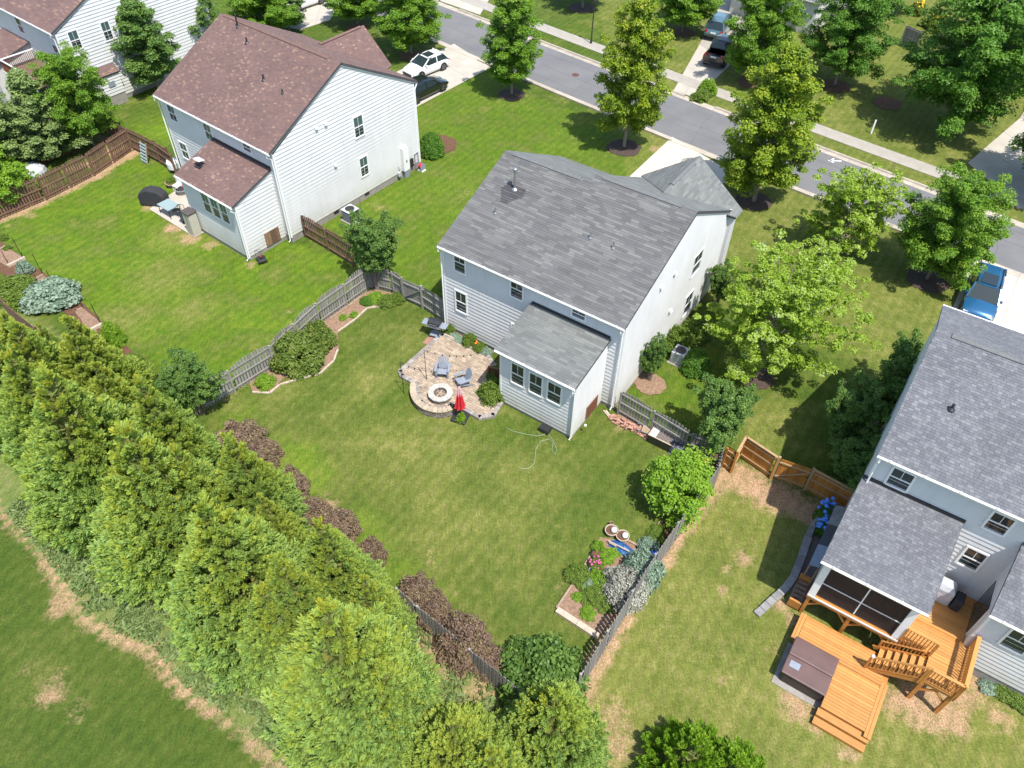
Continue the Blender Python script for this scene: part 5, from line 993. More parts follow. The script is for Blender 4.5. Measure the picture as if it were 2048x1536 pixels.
pot('bowl_planter', 'pale bowl planter with white glass ball, right one above the blue tarp', (5.228, 19.726), .3, .28, 'timber_pale', ball=True, group='bowl planters by the tarp')
pot('bird_bath', 'small brown pedestal bowl beside the left bowl planter', (4.768, 20.394), .09, .3, 'timber', cat='bird bath')
pot('plant_pot', 'dark blue pot below the pink flowers', (3.737, 17.879), .18, .25, 'grey_plastic', 'black'); pot('plant_pot', 'black pot with grey rim behind the pink flowers', (3.989, 18.723), .26, .3, 'dark_metal', 'mulch')
o = MB(); rg = random.Random(3); tp = [(4.553, 19.337), (4.711, 19.606), (5.131, 19.67), (5.386, 19.409), (5.725, 19.101), (5.953, 18.639), (5.697, 18.327), (5.323, 18.676), (4.901, 19.082)]
cx2, cy2 = sum(p[0] for p in tp)/9, sum(p[1] for p in tp)/9
o.add([(x, y, .05) for x, y in tp]+[(cx2+(x-cx2)*.6+rg.uniform(-.1, .1), cy2+(y-cy2)*.6, .05+rg.uniform(.03, .14)) for x, y in tp]+[(cx2, cy2, .1)], [(i, (i+1) % 9, 9+(i+1) % 9, 9+i) for i in range(9)]+[(9+i, 9+(i+1) % 9, 18) for i in range(9)])
tag(o.build('tarp', 'tarp_blue'), 'crumpled blue tarp spread in the vegetable bed', 'tarp')
o = thing('wooden_poles', 'pale wooden poles lying across the blue tarp', 'poles', (*(4.541, 19.496), .2)); a = Vector((4.512, 19.37, 0.2)); b_ = Vector((5.438, 18.786, 0.25)); c2_ = Vector((4.844, 19.22, 0.2))
MB().beam((0, 0, 0), b_-a, .05).build('pole', 'timber_pale', o); MB().beam((.05, -.1, .0), c2_-a+Vector((0, -.2, .1)), .05).build('pole', 'timber_pale', o)
o = thing('water_barrel', 'bright blue plastic drum against the long grey fence', 'barrel', (*(6.481, 18.497), 0)); MB().lathe([(.26, 0), (.29, .08), (.29, .3), (.27, .32), (.29, .34), (.29, .55), (.25, .6), (0, .6)], 18).build('drum', 'blue_bright', o); MB().lathe([(.27, .56), (.27, .6), (.2, .62), (0, .62)], 18).build('lid', 'blue_bright', o)
# brick pile, raised planter and wheelie cover along the right fence
o = thing('brick_pile', 'pile of old bricks and blocks below the right hand fence', 'brick pile', (*(6.255, 26.474), 0), R(-32)); rg = random.Random(8); bk = boxmesh('brick', .21, .10, .065, 'brick_mat')
for i in range(90):
    t_ = rg.uniform(-1.25, 1.25); lv = rg.choice((0, 0, 1, 1, 2, 3)) if abs(t_) < .9 else rg.choice((0, 0, 1)); inst('brick', bk, o, (t_, rg.uniform(-.24, .24)*(1-lv*.15), .03+lv*.068), rot=(rg.uniform(-.12, .12), rg.uniform(-.12, .12), rg.choice((0, 1.57))+rg.uniform(-.35, .35)))
for k in range(2): MB().beam((-1.75+k*.12, .25, .05+k*.06), (-1.1+k*.1, -.1, .06), .1, .05).build('post_offcut', 'timber_pale', o)
o = thing('wheelbarrow', 'upturned wheelbarrow frame beside the raised planter', 'wheelbarrow', (*(7.102, 26.088), 0), R(-20))
for s_ in (-1, 1): MB().tube([(-.65, s_*.22, .35), (0, s_*.25, .3), (.5, s_*.12, .2)], .02, 6).build('handle', 'steel', o)
MB().box(-.35, .3, -.25, .25, .28, .33).build('tray', 'timber', o); MB().tube([(.52, -.04, .16), (.52, .04, .16)], .16, 14).build('wheel', 'tyre', o)
o = thing('raised_planter', 'rectangular raised planter with soil, dark sides and pale rim', 'planter', (*(7.785, 25.505), 0), R(-33))
for y in (-.36, .36): MB().box(-.7, .7, y-.02, y+.02, .0, .55).build('side_board', 'dark_metal', o)
for x in (-.68, .68): MB().box(x-.02, x+.02, -.34, .34, .0, .55).build('side_board', 'dark_metal', o)
for y in (-.36, .36): MB().box(-.72, .72, y-.03, y+.03, .552, .58).build('rim', 'timber_pale', o)
for x in (-.69, .69): MB().box(x-.03, x+.03, -.33, .33, .552, .58).build('rim', 'timber_pale', o)
MB().box(-.66, .66, -.34, .34, .4, .5).build('soil', 'ash', o); MB().box(-.66, -.35, -.33, .33, .5, .53).build('board', 'white', o)
o = thing('covered_cart', 'garden cart under a dark blue black cover by the fence post', 'covered cart', (*(8.412, 24.997), 0), R(-33)); MB().lathe([(.42, 0), (.44, .3), (.36, .5), (.15, .58), (0, .58)], 9).build('cover', pm('dark_blue_cover', (.03, .04, .06), (.05, .06, .09), 4, .5, .05, 5), o); MB().lathe([(.46, .0), (.46, .06), (.44, .06)], 9).build('cord', 'grey_plastic', o)
o = MB(); o.box(-.28, .28, -.2, .2, .02, .3); o = o.build('storage_box', 'black'); o.location = (*(1.761, 26.152), 0); o.rotation_euler = (0, 0, R(-33)); tag(o, 'small black box on the grass at the sunroom wall', 'box')
pts = [(1.809, 25.934, 0.02), (1.368, 25.788, 0.02), (0.723, 25.905, 0.02), (0.075, 26.091, 0.02), (-0.267, 26.319, 0.02)]; tag(MB().tube(pts, .010, 5).build('garden_hose', 'hose'), 'pale garden hose lying straight across the lawn from the black box', 'hose')
pts = [(1.914, 26.004, 0.02), (2.21, 25.378, 0.02), (2.352, 24.891, 0.02), (2.244, 24.63, 0.02), (2.098, 24.884, 0.02), (2.159, 25.377, 0.02), (1.958, 25.603, 0.02), (1.545, 25.46, 0.02), (1.285, 24.929, 0.02), (1.231, 24.38, 0.02), (1.179, 23.968, 0.02), (0.929, 23.711, 0.02), (0.631, 23.642, 0.02), (0.432, 23.73, 0.02)]; tag(MB().tube(pts, .010, 5).build('garden_hose', 'hose'), 'pale garden hose curling in loops on the lawn below the sunroom', 'hose')
o = thing('sprinkler', 'white sprinkler on a thin stake beside the sunroom corner', 'sprinkler', (*(3.808, 26.07), 0)); MB().tube([(0, 0, 0), (0, 0, .55)], .012, 6).build('stake', 'steel', o); MB().box(-.05, .05, -.05, .05, .55, .65).build('head', 'white', o)
# ---------------------------------------------------------------- patio and garden of the left house
sheet('left_patio', [F1(-10.5, -3.75), F1(-5.35, -3.75), F1(-5.35, -3.02), F1(-6.08, -3.02), F1(-6.08, -.1), F1(-11.3, -.1)], .05, 'concrete')
o = thing('covered_grill', 'large barbecue under a black cloth cover on the left patio', 'grill', (*(-24.976, 46.034), 0), R(-8))
mb = MB(); pr = [(-.95, 0), (-.95, .75), (-.7, 1.05), (-.1, 1.28), (.5, 1.22), (.88, .95), (.95, .7), (.95, 0)]
mb.add([(x, y, z) for y in (-.38, .38) for x, z in pr], [tuple(range(8)), tuple(range(8, 16))[::-1]]+[(i, 8+i, 8+(i+1) % 8, (i+1) % 8) for i in range(8)]); mb.build('cover', 'black_matt', o, bevel=.08)
o = thing('glass_table', 'square glass patio table with black legs', 'table', (*(-23.534, 44.875), .05), R(-37))
MB().box(-.62, .62, -.45, .45, .70, .715).build('tabletop', 'glass_table', o); MB().box(-.64, .64, -.47, .47, .68, .698).build('rim', 'grey_plastic', o)
for x in (-.58, .58):
    for y in (-.41, .41): MB().box(x-.02, x+.02, y-.02, y+.02, 0, .68).build('leg', 'black', o)
def metal_chair(label, p, rz):
    o = thing('patio_chair', label, 'chair', (*p, .05), rz, 'black metal patio chairs'); MB().lathe([(.22, .42), (.24, .44), (.22, .46), (0, .46)], 14).build('seat', 'dark_metal', o)
    MB().tube([(-.22, .18, .44), (-.2, .24, .85), (0, .26, .95), (.2, .24, .85), (.22, .18, .44)], .018, 6).build('backrest', 'dark_metal', o)
    for x in (-.18, .18):
        for y in (-.18, .18): MB().tube([(x, y, .44), (x*1.2, y*1.2, 0)], .015, 5).build('leg', 'black', o)
    MB().tube([(-.22, .1, .62), (-.24, -.15, .62), (-.22, -.18, .44)], .012, 5).build('armrest', 'black', o); MB().tube([(.22, .1, .62), (.24, -.15, .62), (.22, -.18, .44)], .012, 5).build('armrest', 'black', o)
metal_chair('black metal chair beside the glass table', (-22.953, 44.657), R(-120)); metal_chair('black metal chair between glass table and storage cabinet', (-22.493, 44.378), R(30))
o = thing('round_table', 'small round black metal table in front of the storage cabinet', 'table', (*(-22.235, 43.862), .05)); MB().lathe([(.34, .68), (.34, .7), (0, .7)], 18).build('tabletop', 'dark_metal', o); MB().tube([(0, 0, 0), (0, 0, .68)], .03, 8).build('pedestal', 'black', o); MB().lathe([(.24, 0), (.24, .02), (0, .03)], 14).build('foot', 'black', o)
o = thing('storage_cabinet', 'tall beige storage cabinet with brown lid against the left sunroom', 'cabinet', (*F1(-5.75, -3.42), .05), R(-37.6)); MB().box(-.36, .36, -.3, .3, 0, 1.6).build('cabinet_body', 'beige', o, bevel=.02); MB().box(-.4, .4, -.34, .34, 1.6, 1.72).build('lid', pm('dark_brown_lid', (.10, .08, .075), (.07, .06, .055), 4, .6), o, bevel=.02); MB().box(-.005, .005, -.315, -.30, .05, 1.55).build('door_gap', 'black', o)
pot('bowl_planter', 'round grey planter with dark soil on the left patio', (-23.532, 47.333), .4, .42, 'stone', 'black'); pot('bowl_planter', 'wide wooden tub of plants on grass behind the covered grill', (-24.55, 48.324), .42, .3, 'timber', 'mulch')
o = thing('child_ride_on', 'red and white ride-on toy by the left house wall', 'toy', (*(-23.409, 47.977), .05), R(20)); MB().box(-.22, .22, -.5, .4, .2, .5).build('toy_body', 'red', o, bevel=.08); MB().box(-.18, .18, -.1, .25, .5, .8).build('seat', 'white', o, bevel=.05)
for x in (-.25, .25):
    for y in (-.35, .3): MB().tube([(x-.04, y, .14), (x+.04, y, .14)], .14, 10).build('wheel', 'tyre', o)
o = thing('garden_chair', 'white plastic chair beside the grey planter', 'chair', (*(-23.894, 47.702), .05), R(-30)); MB().box(-.25, .25, -.25, .25, .4, .44).build('seat', 'white', o); MB().box(-.25, .25, .22, .26, .44, .9).build('backrest', 'white', o)
for x in (-.22, .22):
    for y in (-.22, .22): MB().box(x-.02, x+.02, y-.02, y+.02, 0, .4).build('leg', 'white', o)
o = thing('covered_table', 'round garden table under a white cover near the left house', 'table', (*(-24.933, 50.24), 0)); MB().lathe([(.44, .35), (.46, .8), (.38, .95), (0, 1.0)], 12).build('cover', 'white', o)
for x in (-.3, .3):
    for y in (-.3, .3): MB().box(x-.02, x+.02, y-.02, y+.02, 0, .5).build('leg', 'steel', o)
o = thing('slatted_panel', 'pale blue slatted panel leaning against the brown fence', 'panel', (*(-27.467, 51.459), 0), R(-37))
for x in (-.32, .32): MB().beam((x, -.15, 0), (x, .25, 1.5), .07).build('upright', 'timber', o)
for i in range(6): t_ = (i+.6)/6.2; MB().beam((-.36, -.2+.4*t_, 1.5*t_), (.36, -.2+.4*t_, 1.5*t_), .05, .14).build('slat', 'slat_blue', o)
o = thing('robot_mower', 'black push mower parked on grass by the sunroom corner', 'lawn mower', (*(-16.153, 39.841), 0), R(30)); MB().box(-.25, .25, -.35, .3, .08, .3).build('mower_deck', 'black', o, bevel=.08); MB().lathe([(.14, .3), (.14, .4), (0, .42)], 12).build('engine', 'dark_metal', o); MB().box(-.03, .03, -.05, .08, .4, .44).build('recoil', 'red', o)
for x in (-.28, .28):
    for y in (-.27, .24): MB().tube([(x-.02, y, .1), (x+.02, y, .1)], .1, 10).build('wheel', 'tyre', o)
MB().tube([(-.2, .25, .25), (-.2, .6, .5), (.2, .6, .5), (.2, .25, .25)], .015, 6).build('handle', 'dark_metal', o)
AC = thing('air_conditioner', 'grey air conditioner on a pad beside the left house', 'air conditioner', (*(-11.168, 44.594), 0), R(-37.6))
MB().box(-.52, .52, -.52, .52, 0, .07).build('pad', 'concrete_old', AC); MB().box(-.42, .42, -.42, .42, .08, .84).build('casing', 'dark_metal', AC, bevel=.05)
for s_ in (-1, 1):
    for i in range(14): MB().box(-.40, .40, s_*.425-.004, s_*.425+.004, .13+i*.048, .145+i*.048).build('louvre', 'grey_plastic', AC)
MB().box(-.45, .45, -.45, .45, .84, .91).build('top_panel', 'cover_grey', AC, bevel=.04); MB().lathe([(.32, .912), (.32, .93), (.28, .94), (.28, .92), (0, .92)], 24).build('fan_grille', 'black', AC)
MB().tube([(.0, .45, .3), (.0, .9, .35), (.05, .95, 1.3)], .03, 6).build('refrigerant_pipe', 'steel', AC)
MT = thing('utility_cabinet', 'tall white electrical cabinet on the gable wall of the left house', 'utility cabinet', (*F1(.17, 10.6), 0), R(-37.6))
MB().box(-.15, .15, -.28, .28, .55, 2.35).build('cabinet_body', 'white', MT, bevel=.02); MB().box(-.12, .12, -.22, .22, 0, .55).build('plinth', 'grey_plastic', MT); MB().box(.15, .17, -.04, .04, 1.2, 1.4).build('handle', 'dark_metal', MT)
o = thing('electric_meter', 'black meter boxes and conduits right of the white cabinet', 'electric meter', (*F1(.1, 11.3), 0), R(-37.6)); MB().box(-.08, .08, -.12, .12, .5, 1.1).build('meter_box', 'dark_metal', o); MB().tube([(0, .35, 0), (0, .35, 1.3), (0, .7, 1.35), (0, .7, .2)], .03, 6).build('conduit', 'grey_plastic', o)
o = thing('hose_reel', 'red hose reel at the right corner of the left house', 'hose reel', (*F1(.45, 11.9), 0), R(-37.6)); MB().tube([(-.14, 0, .35), (.14, 0, .35)], .2, 16).build('reel', 'red', o)
for x in (-.18, .18): MB().tube([(x-.01, 0, .35), (x+.01, 0, .35)], .28, 18).build('reel_rim', 'grey_plastic', o)
MB().box(-.25, .25, -.2, .2, 0, .08).build('stand', 'white', o)
o = thing('gas_meter', 'small grey gas meter left of the white cabinet', 'gas meter', (*F1(.15, 9.9), 0), R(-37.6)); MB().box(-.1, .1, -.12, .12, .35, .65).build('meter_box', 'cover_grey', o); MB().tube([(0, .1, 0), (0, .1, .9), (-.15, .1, .95)], .025, 6).build('pipe', 'grey_plastic', o)
o = thing('air_conditioner', 'pale grey air conditioner half hidden by shrubs beside the middle house', 'air conditioner', (*(9.405, 31.528), 0), R(-33.75)); MB().box(-.4, .4, -.4, .4, .05, .85).build('casing', 'cover_grey', o, bevel=.04); MB().lathe([(.3, .852), (.3, .87), (0, .87)], 20).build('fan_grille', 'dark_metal', o); MB().box(-.5, .5, -.5, .5, 0, .05).build('pad', 'concrete_old', o)
# raised beds in the left garden: stakes, borders, tub
gp = 'stakes round the left garden beds'
for i, (b_, t_, lab) in enumerate([((-31.447, 39.758, -0.0), 1.56, 'dark garden stake nearest the left edge of the picture'), ((-29.473, 38.14, 0.0), 1.55, 'dark garden stake behind the grey tub'), ((-28.348, 37.096, 0.0), 1.16, 'dark garden stake beside the silver bush'), ((-24.211, 33.732, 0.0), 1.53, 'dark garden stake at the corner of the lower bed'), ((-25.697, 34.978, 0.0), 0.98, 'dark garden stake by the black sack'), ((-32.079, 39.117, 0.0), 0.94, 'short dark stake at the far left bed'), ((-29.984, 37.385, 0.0), 1.38, 'dark garden stake at the inner side of the beds'), ((-29.127, 36.975, 0.0), 0.8, 'short stake just behind the silver bush')]):
    o = MB().tube([(0, 0, 0), (.02, 0, max(.9, t_))], .02, 6).build('garden_stake', 'dark_metal'); o.location = b_; tag(o, lab, 'garden stake', gp)
timber_line('timber border across the upper left garden bed', [(-31.863, 38.716), (-31.158, 39.611)], .14, .2, 'timber_pale'); timber_line('timber border across the middle left garden bed', [(-29.799, 37.244), (-29.297, 37.947)], .12, .16, 'timber'); timber_line('timber border at the end of the lower left garden bed', [(-24.492, 32.946), (-23.914, 33.566)], .16, .2, 'timber_pale'); timber_line('timber border between mulch and soil in the lower left bed', [(-25.962, 34.744), (-25.697, 34.978)], .1, .1); timber_line('timber border beside the top left garden bed', [(-33.227, 40.49), (-33.016, 40.871)], .1, .1)
sheet('soil_bed', [(-33.154, 40.333), (-32.967, 40.765), (-31.158, 39.611), (-31.863, 38.716), (-32.626, 39.202)], .045, 'mulch_pale'); sheet('soil_bed', [(-29.799, 37.244), (-29.297, 37.947), (-28.662, 37.329), (-29.115, 36.593)], .045, 'mulch_pale'); sheet('soil_bed', [(-26.044, 34.651), (-25.697, 34.978), (-23.943, 33.566), (-24.492, 32.946)], .045, 'mulch_pale')
pot('plant_tub', 'grey galvanised tub of leafy plants in the left garden', (-30.459, 38.108), .45, .35, 'steel', 'mulch', 'planter')
o = MB().lathe([(.4, 0), (.46, .2), (.3, .45), (.1, .52), (0, .5)], 9).build('rubbish_sack', 'black'); o.location = (*(-26.762, 35.173), 0); tag(o, 'shiny black sack beside the silver bush', 'sack')
o = thing('low_balustrade', 'low red brown balustrade in the garden beyond the brown fence', 'balustrade', (*(-34.696, 50.906), 0)); a, b_ = Vector((-34.696, 50.906, 0.0)), Vector((-32.408, 53.873, 0.0)); d = b_-a; a2 = math.atan2(d.y, d.x)
for z in (.15, 1.1): MB().beam((0, 0, z), (d.x, d.y, z), .1, .06).build('rail', 'brown_rail', o)
bb = boxmesh('baluster', .05, .05, .9, 'brown_rail'); n = 26
for i in range(n): inst('baluster', bb, o, (d.x*(i+.5)/n, d.y*(i+.5)/n, .18), a2)
for t_ in (0, .5, 1): MB().box(d.x*t_-.07, d.x*t_+.07, d.y*t_-.07, d.y*t_+.07, 0, 1.2).build('post', 'brown_rail', o)
o = thing('garden_boulder', 'pale grey tarp covered mound beyond the brown fence', 'mound', (*(-35.281, 49.718), 0)); MB().lathe([(1.1, 0), (1.0, .3), (.6, .55), (.2, .65), (0, .66)], 11).build('cover', 'cover_grey', o)
# street furniture
LP = thing('street_lamp', 'slim black street lamp on the far pavement', 'street lamp', (6.784, 73.842, 0.0)); MB().lathe([(.11, 0), (.11, .3), (.06, .5), (.045, 3.5), (.05, 3.52), (0, 3.52)], 12).build('post', 'black', LP); MB().lathe([(.08, 3.52), (.17, 3.62), (.19, 3.95), (.10, 4.1), (0, 4.2)], 8).build('lantern', 'dark_metal', LP)
o = MB().box(-.06, .06, -.03, .03, 0, 1.15).build('marker_post', 'white'); o.location = (28.29, 57.887, 0.0); tag(o, 'white marker post in the lawn across the street', 'marker post')

# ---------------------------------------------------------------- vegetation: real leaf-sized faces
def rot_basis(n, rng, roll=None):
    """orthonormal a, b spanning the plane of normals n"""
    h = np.where(np.abs(n[:, 2:3]) > .9, np.array([[1., 0, 0]]), np.array([[0, 0, 1.]]))
    a = np.cross(n, h); a /= np.linalg.norm(a, axis=1, keepdims=True)+1e-9; b = np.cross(n, a)
    t = rng.rand(len(n), 1)*2*np.pi if roll is None else roll
    return a*np.cos(t)+b*np.sin(t), -a*np.sin(t)+b*np.cos(t)
def quads(name, P, A, B, mat, tone, kite=True):
    """leaf faces: centres P, half-length A, half-width B"""
    n = len(P)
    if kite: V = np.stack([P-A, P-B*.9+A*.1, P+A, P+B*.9+A*.1], 1)
    else: V = np.stack([P-A-B, P-A+B, P+A+B*.6, P+A-B*.6], 1)
    me = bpy.data.meshes.new(name); me.vertices.add(4*n); me.vertices.foreach_set('co', V.astype(np.float32).ravel())
    me.loops.add(4*n); me.loops.foreach_set('vertex_index', np.arange(4*n, dtype=np.int32)); me.polygons.add(n)
    me.polygons.foreach_set('loop_start', np.arange(0, 4*n, 4, dtype=np.int32)); me.polygons.foreach_set('loop_total', np.full(n, 4, dtype=np.int32))
    me.materials.append(M[mat]); at = me.attributes.new('tone', 'FLOAT', 'POINT'); at.data.foreach_set('value', np.repeat(tone, 4).astype(np.float32)); me.update(calc_edges=True); return me
def unit(v): return v/(np.linalg.norm(v, axis=1, keepdims=True)+1e-9)
def clump_leaves(C_, Rr, per, size, mat, seed, name='foliage', up=.75, tone=None, flat=.8, kite=True, asp=.6):
    """clusters of leaves on the outer shells of many small flattened balls"""
    rng = np.random.RandomState(seed); C_ = np.asarray(C_, float); Rr = np.asarray(Rr, float); k = len(C_)
    tone = rng.rand(k) if tone is None else np.asarray(tone); idx = np.repeat(np.arange(k), per); n = len(idx)
    d = unit(rng.randn(n, 3)); d[:, 2] = np.where(d[:, 2] < -.2, -d[:, 2]*.5, d[:, 2]); rad = Rr[idx]*(.45+.6*rng.rand(n)**.6)
    P = C_[idx]+d*np.stack([rad, rad, rad*flat], 1)
    nn = unit(d*.6+np.array([0, 0, up])+rng.randn(n, 3)*.45); a, b = rot_basis(nn, rng); s = size*(.6+.8*rng.rand(n, 1))
    return quads(name, P, a*s*.5, b*s*.5*asp*1.3, mat, np.clip(tone[idx]+rng.randn(n)*.08, 0, 1), kite)
def maple_mesh(seed, h, r, mat, shape='oval', clusters=230, per=175, leaf=.135, base=.15, gap=0.):
    """crown built limb by limb so that tiers, gaps and an uneven outline appear; unit: metres, trunk at origin"""
    rng = np.random.RandomState(seed); Cs, Rs, T, limbs = [], [], [], []
    nl = 46 if shape == 'oval' else 40; az = rng.rand()*6
    for i in range(nl):
        t = (i+.5)/nl; z = h*(base+(.97-base)*t)
        if shape == 'oval': env = r*max(.12, (1-max(0, (t-.28)/.74)**1.7))*(1.0 if t > .28 else .72+.28*t/.28)
        elif shape == 'broad': env = r*math.sqrt(max(.03, 1-((t-.30)/.74)**2))
        else: env = r*(1-t)**.75*.95+.15
        az += 2.4+rng.rand()*.5; reach = env*(.80+.28*rng.rand())*(1-gap*(rng.rand() < .3)); z1 = min(z+reach*.36*rng.rand()+.1, h*.99); z0 = max(h*base*.7, z-reach*.6)
        e = np.array([math.cos(az)*reach, math.sin(az)*reach, z1]); s0 = np.array([0, 0, z0]); limbs.append((s0, e))
        m = max(3, int(clusters/nl*(.5+reach/r)))
        for j in range(m):
            f = .30+.72*(j+rng.rand())/m; p = s0+(e-s0)*f; p = p+rng.randn(3)*np.array([.34, .34, .30])*(.25+reach*.17)
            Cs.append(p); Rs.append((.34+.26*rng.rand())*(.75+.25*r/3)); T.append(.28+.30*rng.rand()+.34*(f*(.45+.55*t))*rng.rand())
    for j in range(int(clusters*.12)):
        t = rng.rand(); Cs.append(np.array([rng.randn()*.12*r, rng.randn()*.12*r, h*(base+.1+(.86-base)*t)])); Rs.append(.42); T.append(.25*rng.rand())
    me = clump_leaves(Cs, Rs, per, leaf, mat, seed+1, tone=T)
    mb = MB(); tr = .035*h**.9*.42; mb.tube([(0, 0, -.1), (.02, 0, h*.12), (0, .03, h*.4), (.03, 0, h*.72), (0, 0, h*.93)], [tr*1.35, tr, tr*.75, tr*.4, .02], 10)
    for s0, e in limbs: mb.tube([tuple(s0), tuple((s0+e)/2+np.array([0, 0, .06*h*.2])), tuple(e*.96)], [tr*.36, tr*.2, .012], 5, cap=False)
    return me, mb.mesh('trunk', 'bark_pale')
def tree(name, label, loc, meshes, rz=0, s=1., sz=None, group=None, cat='tree'):
    t = thing(name, label, cat, (*loc[:2], 0), rz, group); t.scale = (s, s, sz or s)
    inst('foliage', meshes[0], t); inst('trunk', meshes[1], t); return t
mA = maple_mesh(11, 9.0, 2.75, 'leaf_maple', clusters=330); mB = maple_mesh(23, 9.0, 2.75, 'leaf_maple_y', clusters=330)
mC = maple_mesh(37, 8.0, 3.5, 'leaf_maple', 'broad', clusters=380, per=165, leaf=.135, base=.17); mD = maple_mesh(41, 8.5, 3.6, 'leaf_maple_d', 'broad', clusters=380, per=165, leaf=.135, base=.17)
GS = 'street maples'
def put(lbl, T_, ms, h0, r0, r, rz, nm='maple_tree', g=GS): tree(nm, lbl, T_, ms, rz, r/r0, T_[2]/h0, g)
put('maple between the driveway and the street, left of the manhole', (-0.536, 63.392, 9.265), mA, 9, 2.75, 2.45, .3)
put('tall yellow green maple on the lawn corner beside the middle driveway', (8.305, 55.089, 11.601), mB, 9, 2.75, 2.75, 1.1)
put('yellow green maple right of the middle driveway at the kerb', (16.909, 47.897, 11.093), mB, 9, 2.75, 3.2, 3.9)
put('broad maple above the blue car, its mulch ring in shade', (26.231, 39.415, 7.433), mC, 8, 3.5, 2.85, .4)
put('maple behind the white hatchback at the kerb', (-9.794, 70.9, 7.076), mC, 8, 3.5, 3.3, 2.4)
put('maple beyond the brown front gable of the left house', (-15.624, 77.126, 5.532), mC, 8, 3.5, 2.9, 4.3)
put('maple across the street left of the two parked vehicles', (15.757, 76.891, 7.035), mC, 8, 3.5, 3.3, 5.2)
put('maple across the street right of the black pickup', (20.433, 66.725, 8.255), mC, 8, 3.5, 3.1, 1.4)
put('deep green maple across the street in front of the glimpsed grey fence', (27.666, 66.373, 9.001), mD, 8.5, 3.6, 3.5, 2.)
put('largest spreading maple in the top right, over the shaded driveway', (34.648, 58.54, 11.632), mD, 8.5, 3.6, 5.0, .2)
put('large maple behind the largest one at the top right edge', (43.65, 68.923, 10.5), mD, 8.5, 3.6, 4.6, 4.2)
put('maple whose shadow falls on the shaded driveway at the right edge', (38.31, 49.758, 9.0), mD, 8.5, 3.6, 3.7, 3.3)
put('maple beyond the street lamp, only its shade at the top edge', (6.396, 82.457, 9.0), mA, 9, 2.75, 2.9, 2.2)
put('green maple at the top edge above the fence glimpse', (37.443, 83.393, 8.0), mD, 8.5, 3.6, 3.2, 5.)
put('maple filling the top edge over the parked teal car', (25.991, 80.28, 8.5), mD, 8.5, 3.6, 3.3, 1.)
mK = maple_mesh(53, 8.0, 2.6, 'leaf_myrtle', clusters=260, per=120, leaf=.16)
put('dark green tree against the white gable of the top left house', (-30.254, 62.839, 7.475), mK, 8, 2.6, 2.6, .3, 'leafy_tree', None)
put('bright green tree behind the brown fence corner', (-32.239, 53.731, 7.159), mC, 8, 3.5, 2.55, 2., 'leafy_tree', None)
put('sparse tree at the ridge end of the brown roof', (-27.389, 68.739, 6.8), mK, 8, 2.6, 1.9, 2.3, 'leafy_tree', None)
put('bright tree behind the brown roof at the top edge', (-23.362, 72.634, 5.8), mC, 8, 3.5, 3.1, 3.3, 'leafy_tree', None)
put('low leafy tree left of the neighbour driveway', (-21.831, 75.298, 4.8), mK, 8, 2.6, 2.0, 5.3, 'leafy_tree', None)
mL = maple_mesh(61, 5.0, 2.0, 'leaf_lime', clusters=150, per=110, leaf=.17, base=.05)
put('lime green tree at the left edge beyond the brown fence', (-34.767, 45.261, 4.8), mL, 5, 2, 1.6, .3, 'leafy_tree', None); put('second lime tree lower down at the left edge', (-37.165, 49.311, 4.2), mL, 5, 2, 1.5, 2.3, 'leafy_tree', None)
put('lime leaved plant below the grey tree at the far left', (-33.853, 46.709, 2.6), mL, 5, 2, .9, 4.3, 'leafy_tree', None)
# grey green conifer-like trees, far left
mG = maple_mesh(71, 8.5, 2.9, 'leaf_spruce', 'cone', clusters=330, per=120, leaf=.17, base=.04)
put('grey green feathery tree behind the balustrade, upper one at the left edge', (-36.883, 50.684, 7.6), mG, 8.5, 2.9, 2.6, .7, 'feathery_tree', None); put('grey green feathery tree left of the bright tree behind the fence', (-34.419, 51.83, 6.6), mG, 8.5, 2.9, 2.6, 3.7, 'feathery_tree', None)
put('grey green feathery tree at the very left edge below the balcony', (-40.055, 52.692, 7.0), mG, 8.5, 2.9, 2.6, 5.7, 'feathery_tree', None)

# light green airy trees beside the middle house
def airy(seed, h, r, mat, n=460, per=80, leaf=.125):
    rng = np.random.RandomState(seed); Cs, Rs, T = [], [], []; mb = MB(); stems = 7
    for k in range(stems): pass
    mb.tube([(0, 0, -.1), (0, 0, h*.3), (.05, 0, h*.6), (0, 0, h*.9)], [.12, .09, .05, .015], 8); br = 44
    for i in range(br):
        t = (i+.5)/br; az = i*2.4+rng.rand(); z0 = h*(.12+.6*t); env = r*(math.sin(math.pi*min(1, .28+.62*t))**.8); L_ = env*(.7+.5*rng.rand())
        e = np.array([math.cos(az)*L_, math.sin(az)*L_, z0+L_*(.25+.55*t)]); s0 = np.array([0, 0, z0*.85]); mb.tube([tuple(s0), tuple((s0+e)/2), tuple(e)], [.035, .02, .008], 4, cap=False)
        for j in range(max(2, int(n/br))):
            f = .35+.75*rng.rand(); Cs.append(s0+(e-s0)*f+rng.randn(3)*.20*np.array([1, 1, .7])*(.5+f)); Rs.append(.17+.20*rng.rand()); T.append(.25+.35*rng.rand()+(.35*rng.rand() if f > .8 else 0))
    return clump_leaves(Cs, Rs, per, leaf, mat, seed+5, tone=np.clip(T, 0, 1), flat=.8, up=.5), mb.mesh('trunk', 'bark_pale')
aA = airy(5, 8.5, 3.4, 'leaf_birch', 640, 90); aB = airy(9, 6.0, 2.4, 'leaf_birch', 380, 85)
tree('birch_tree', 'largest pale green airy tree right of the middle house', (13.582, 30.461), aA, .5, 1.0, 1.02, 'airy pale green trees')
tree('birch_tree', 'pale green airy tree nearer the kerb above the broad maple shadow', (21.077, 41.638), aB, 2.5, 1.05, 1.15, 'airy pale green trees')
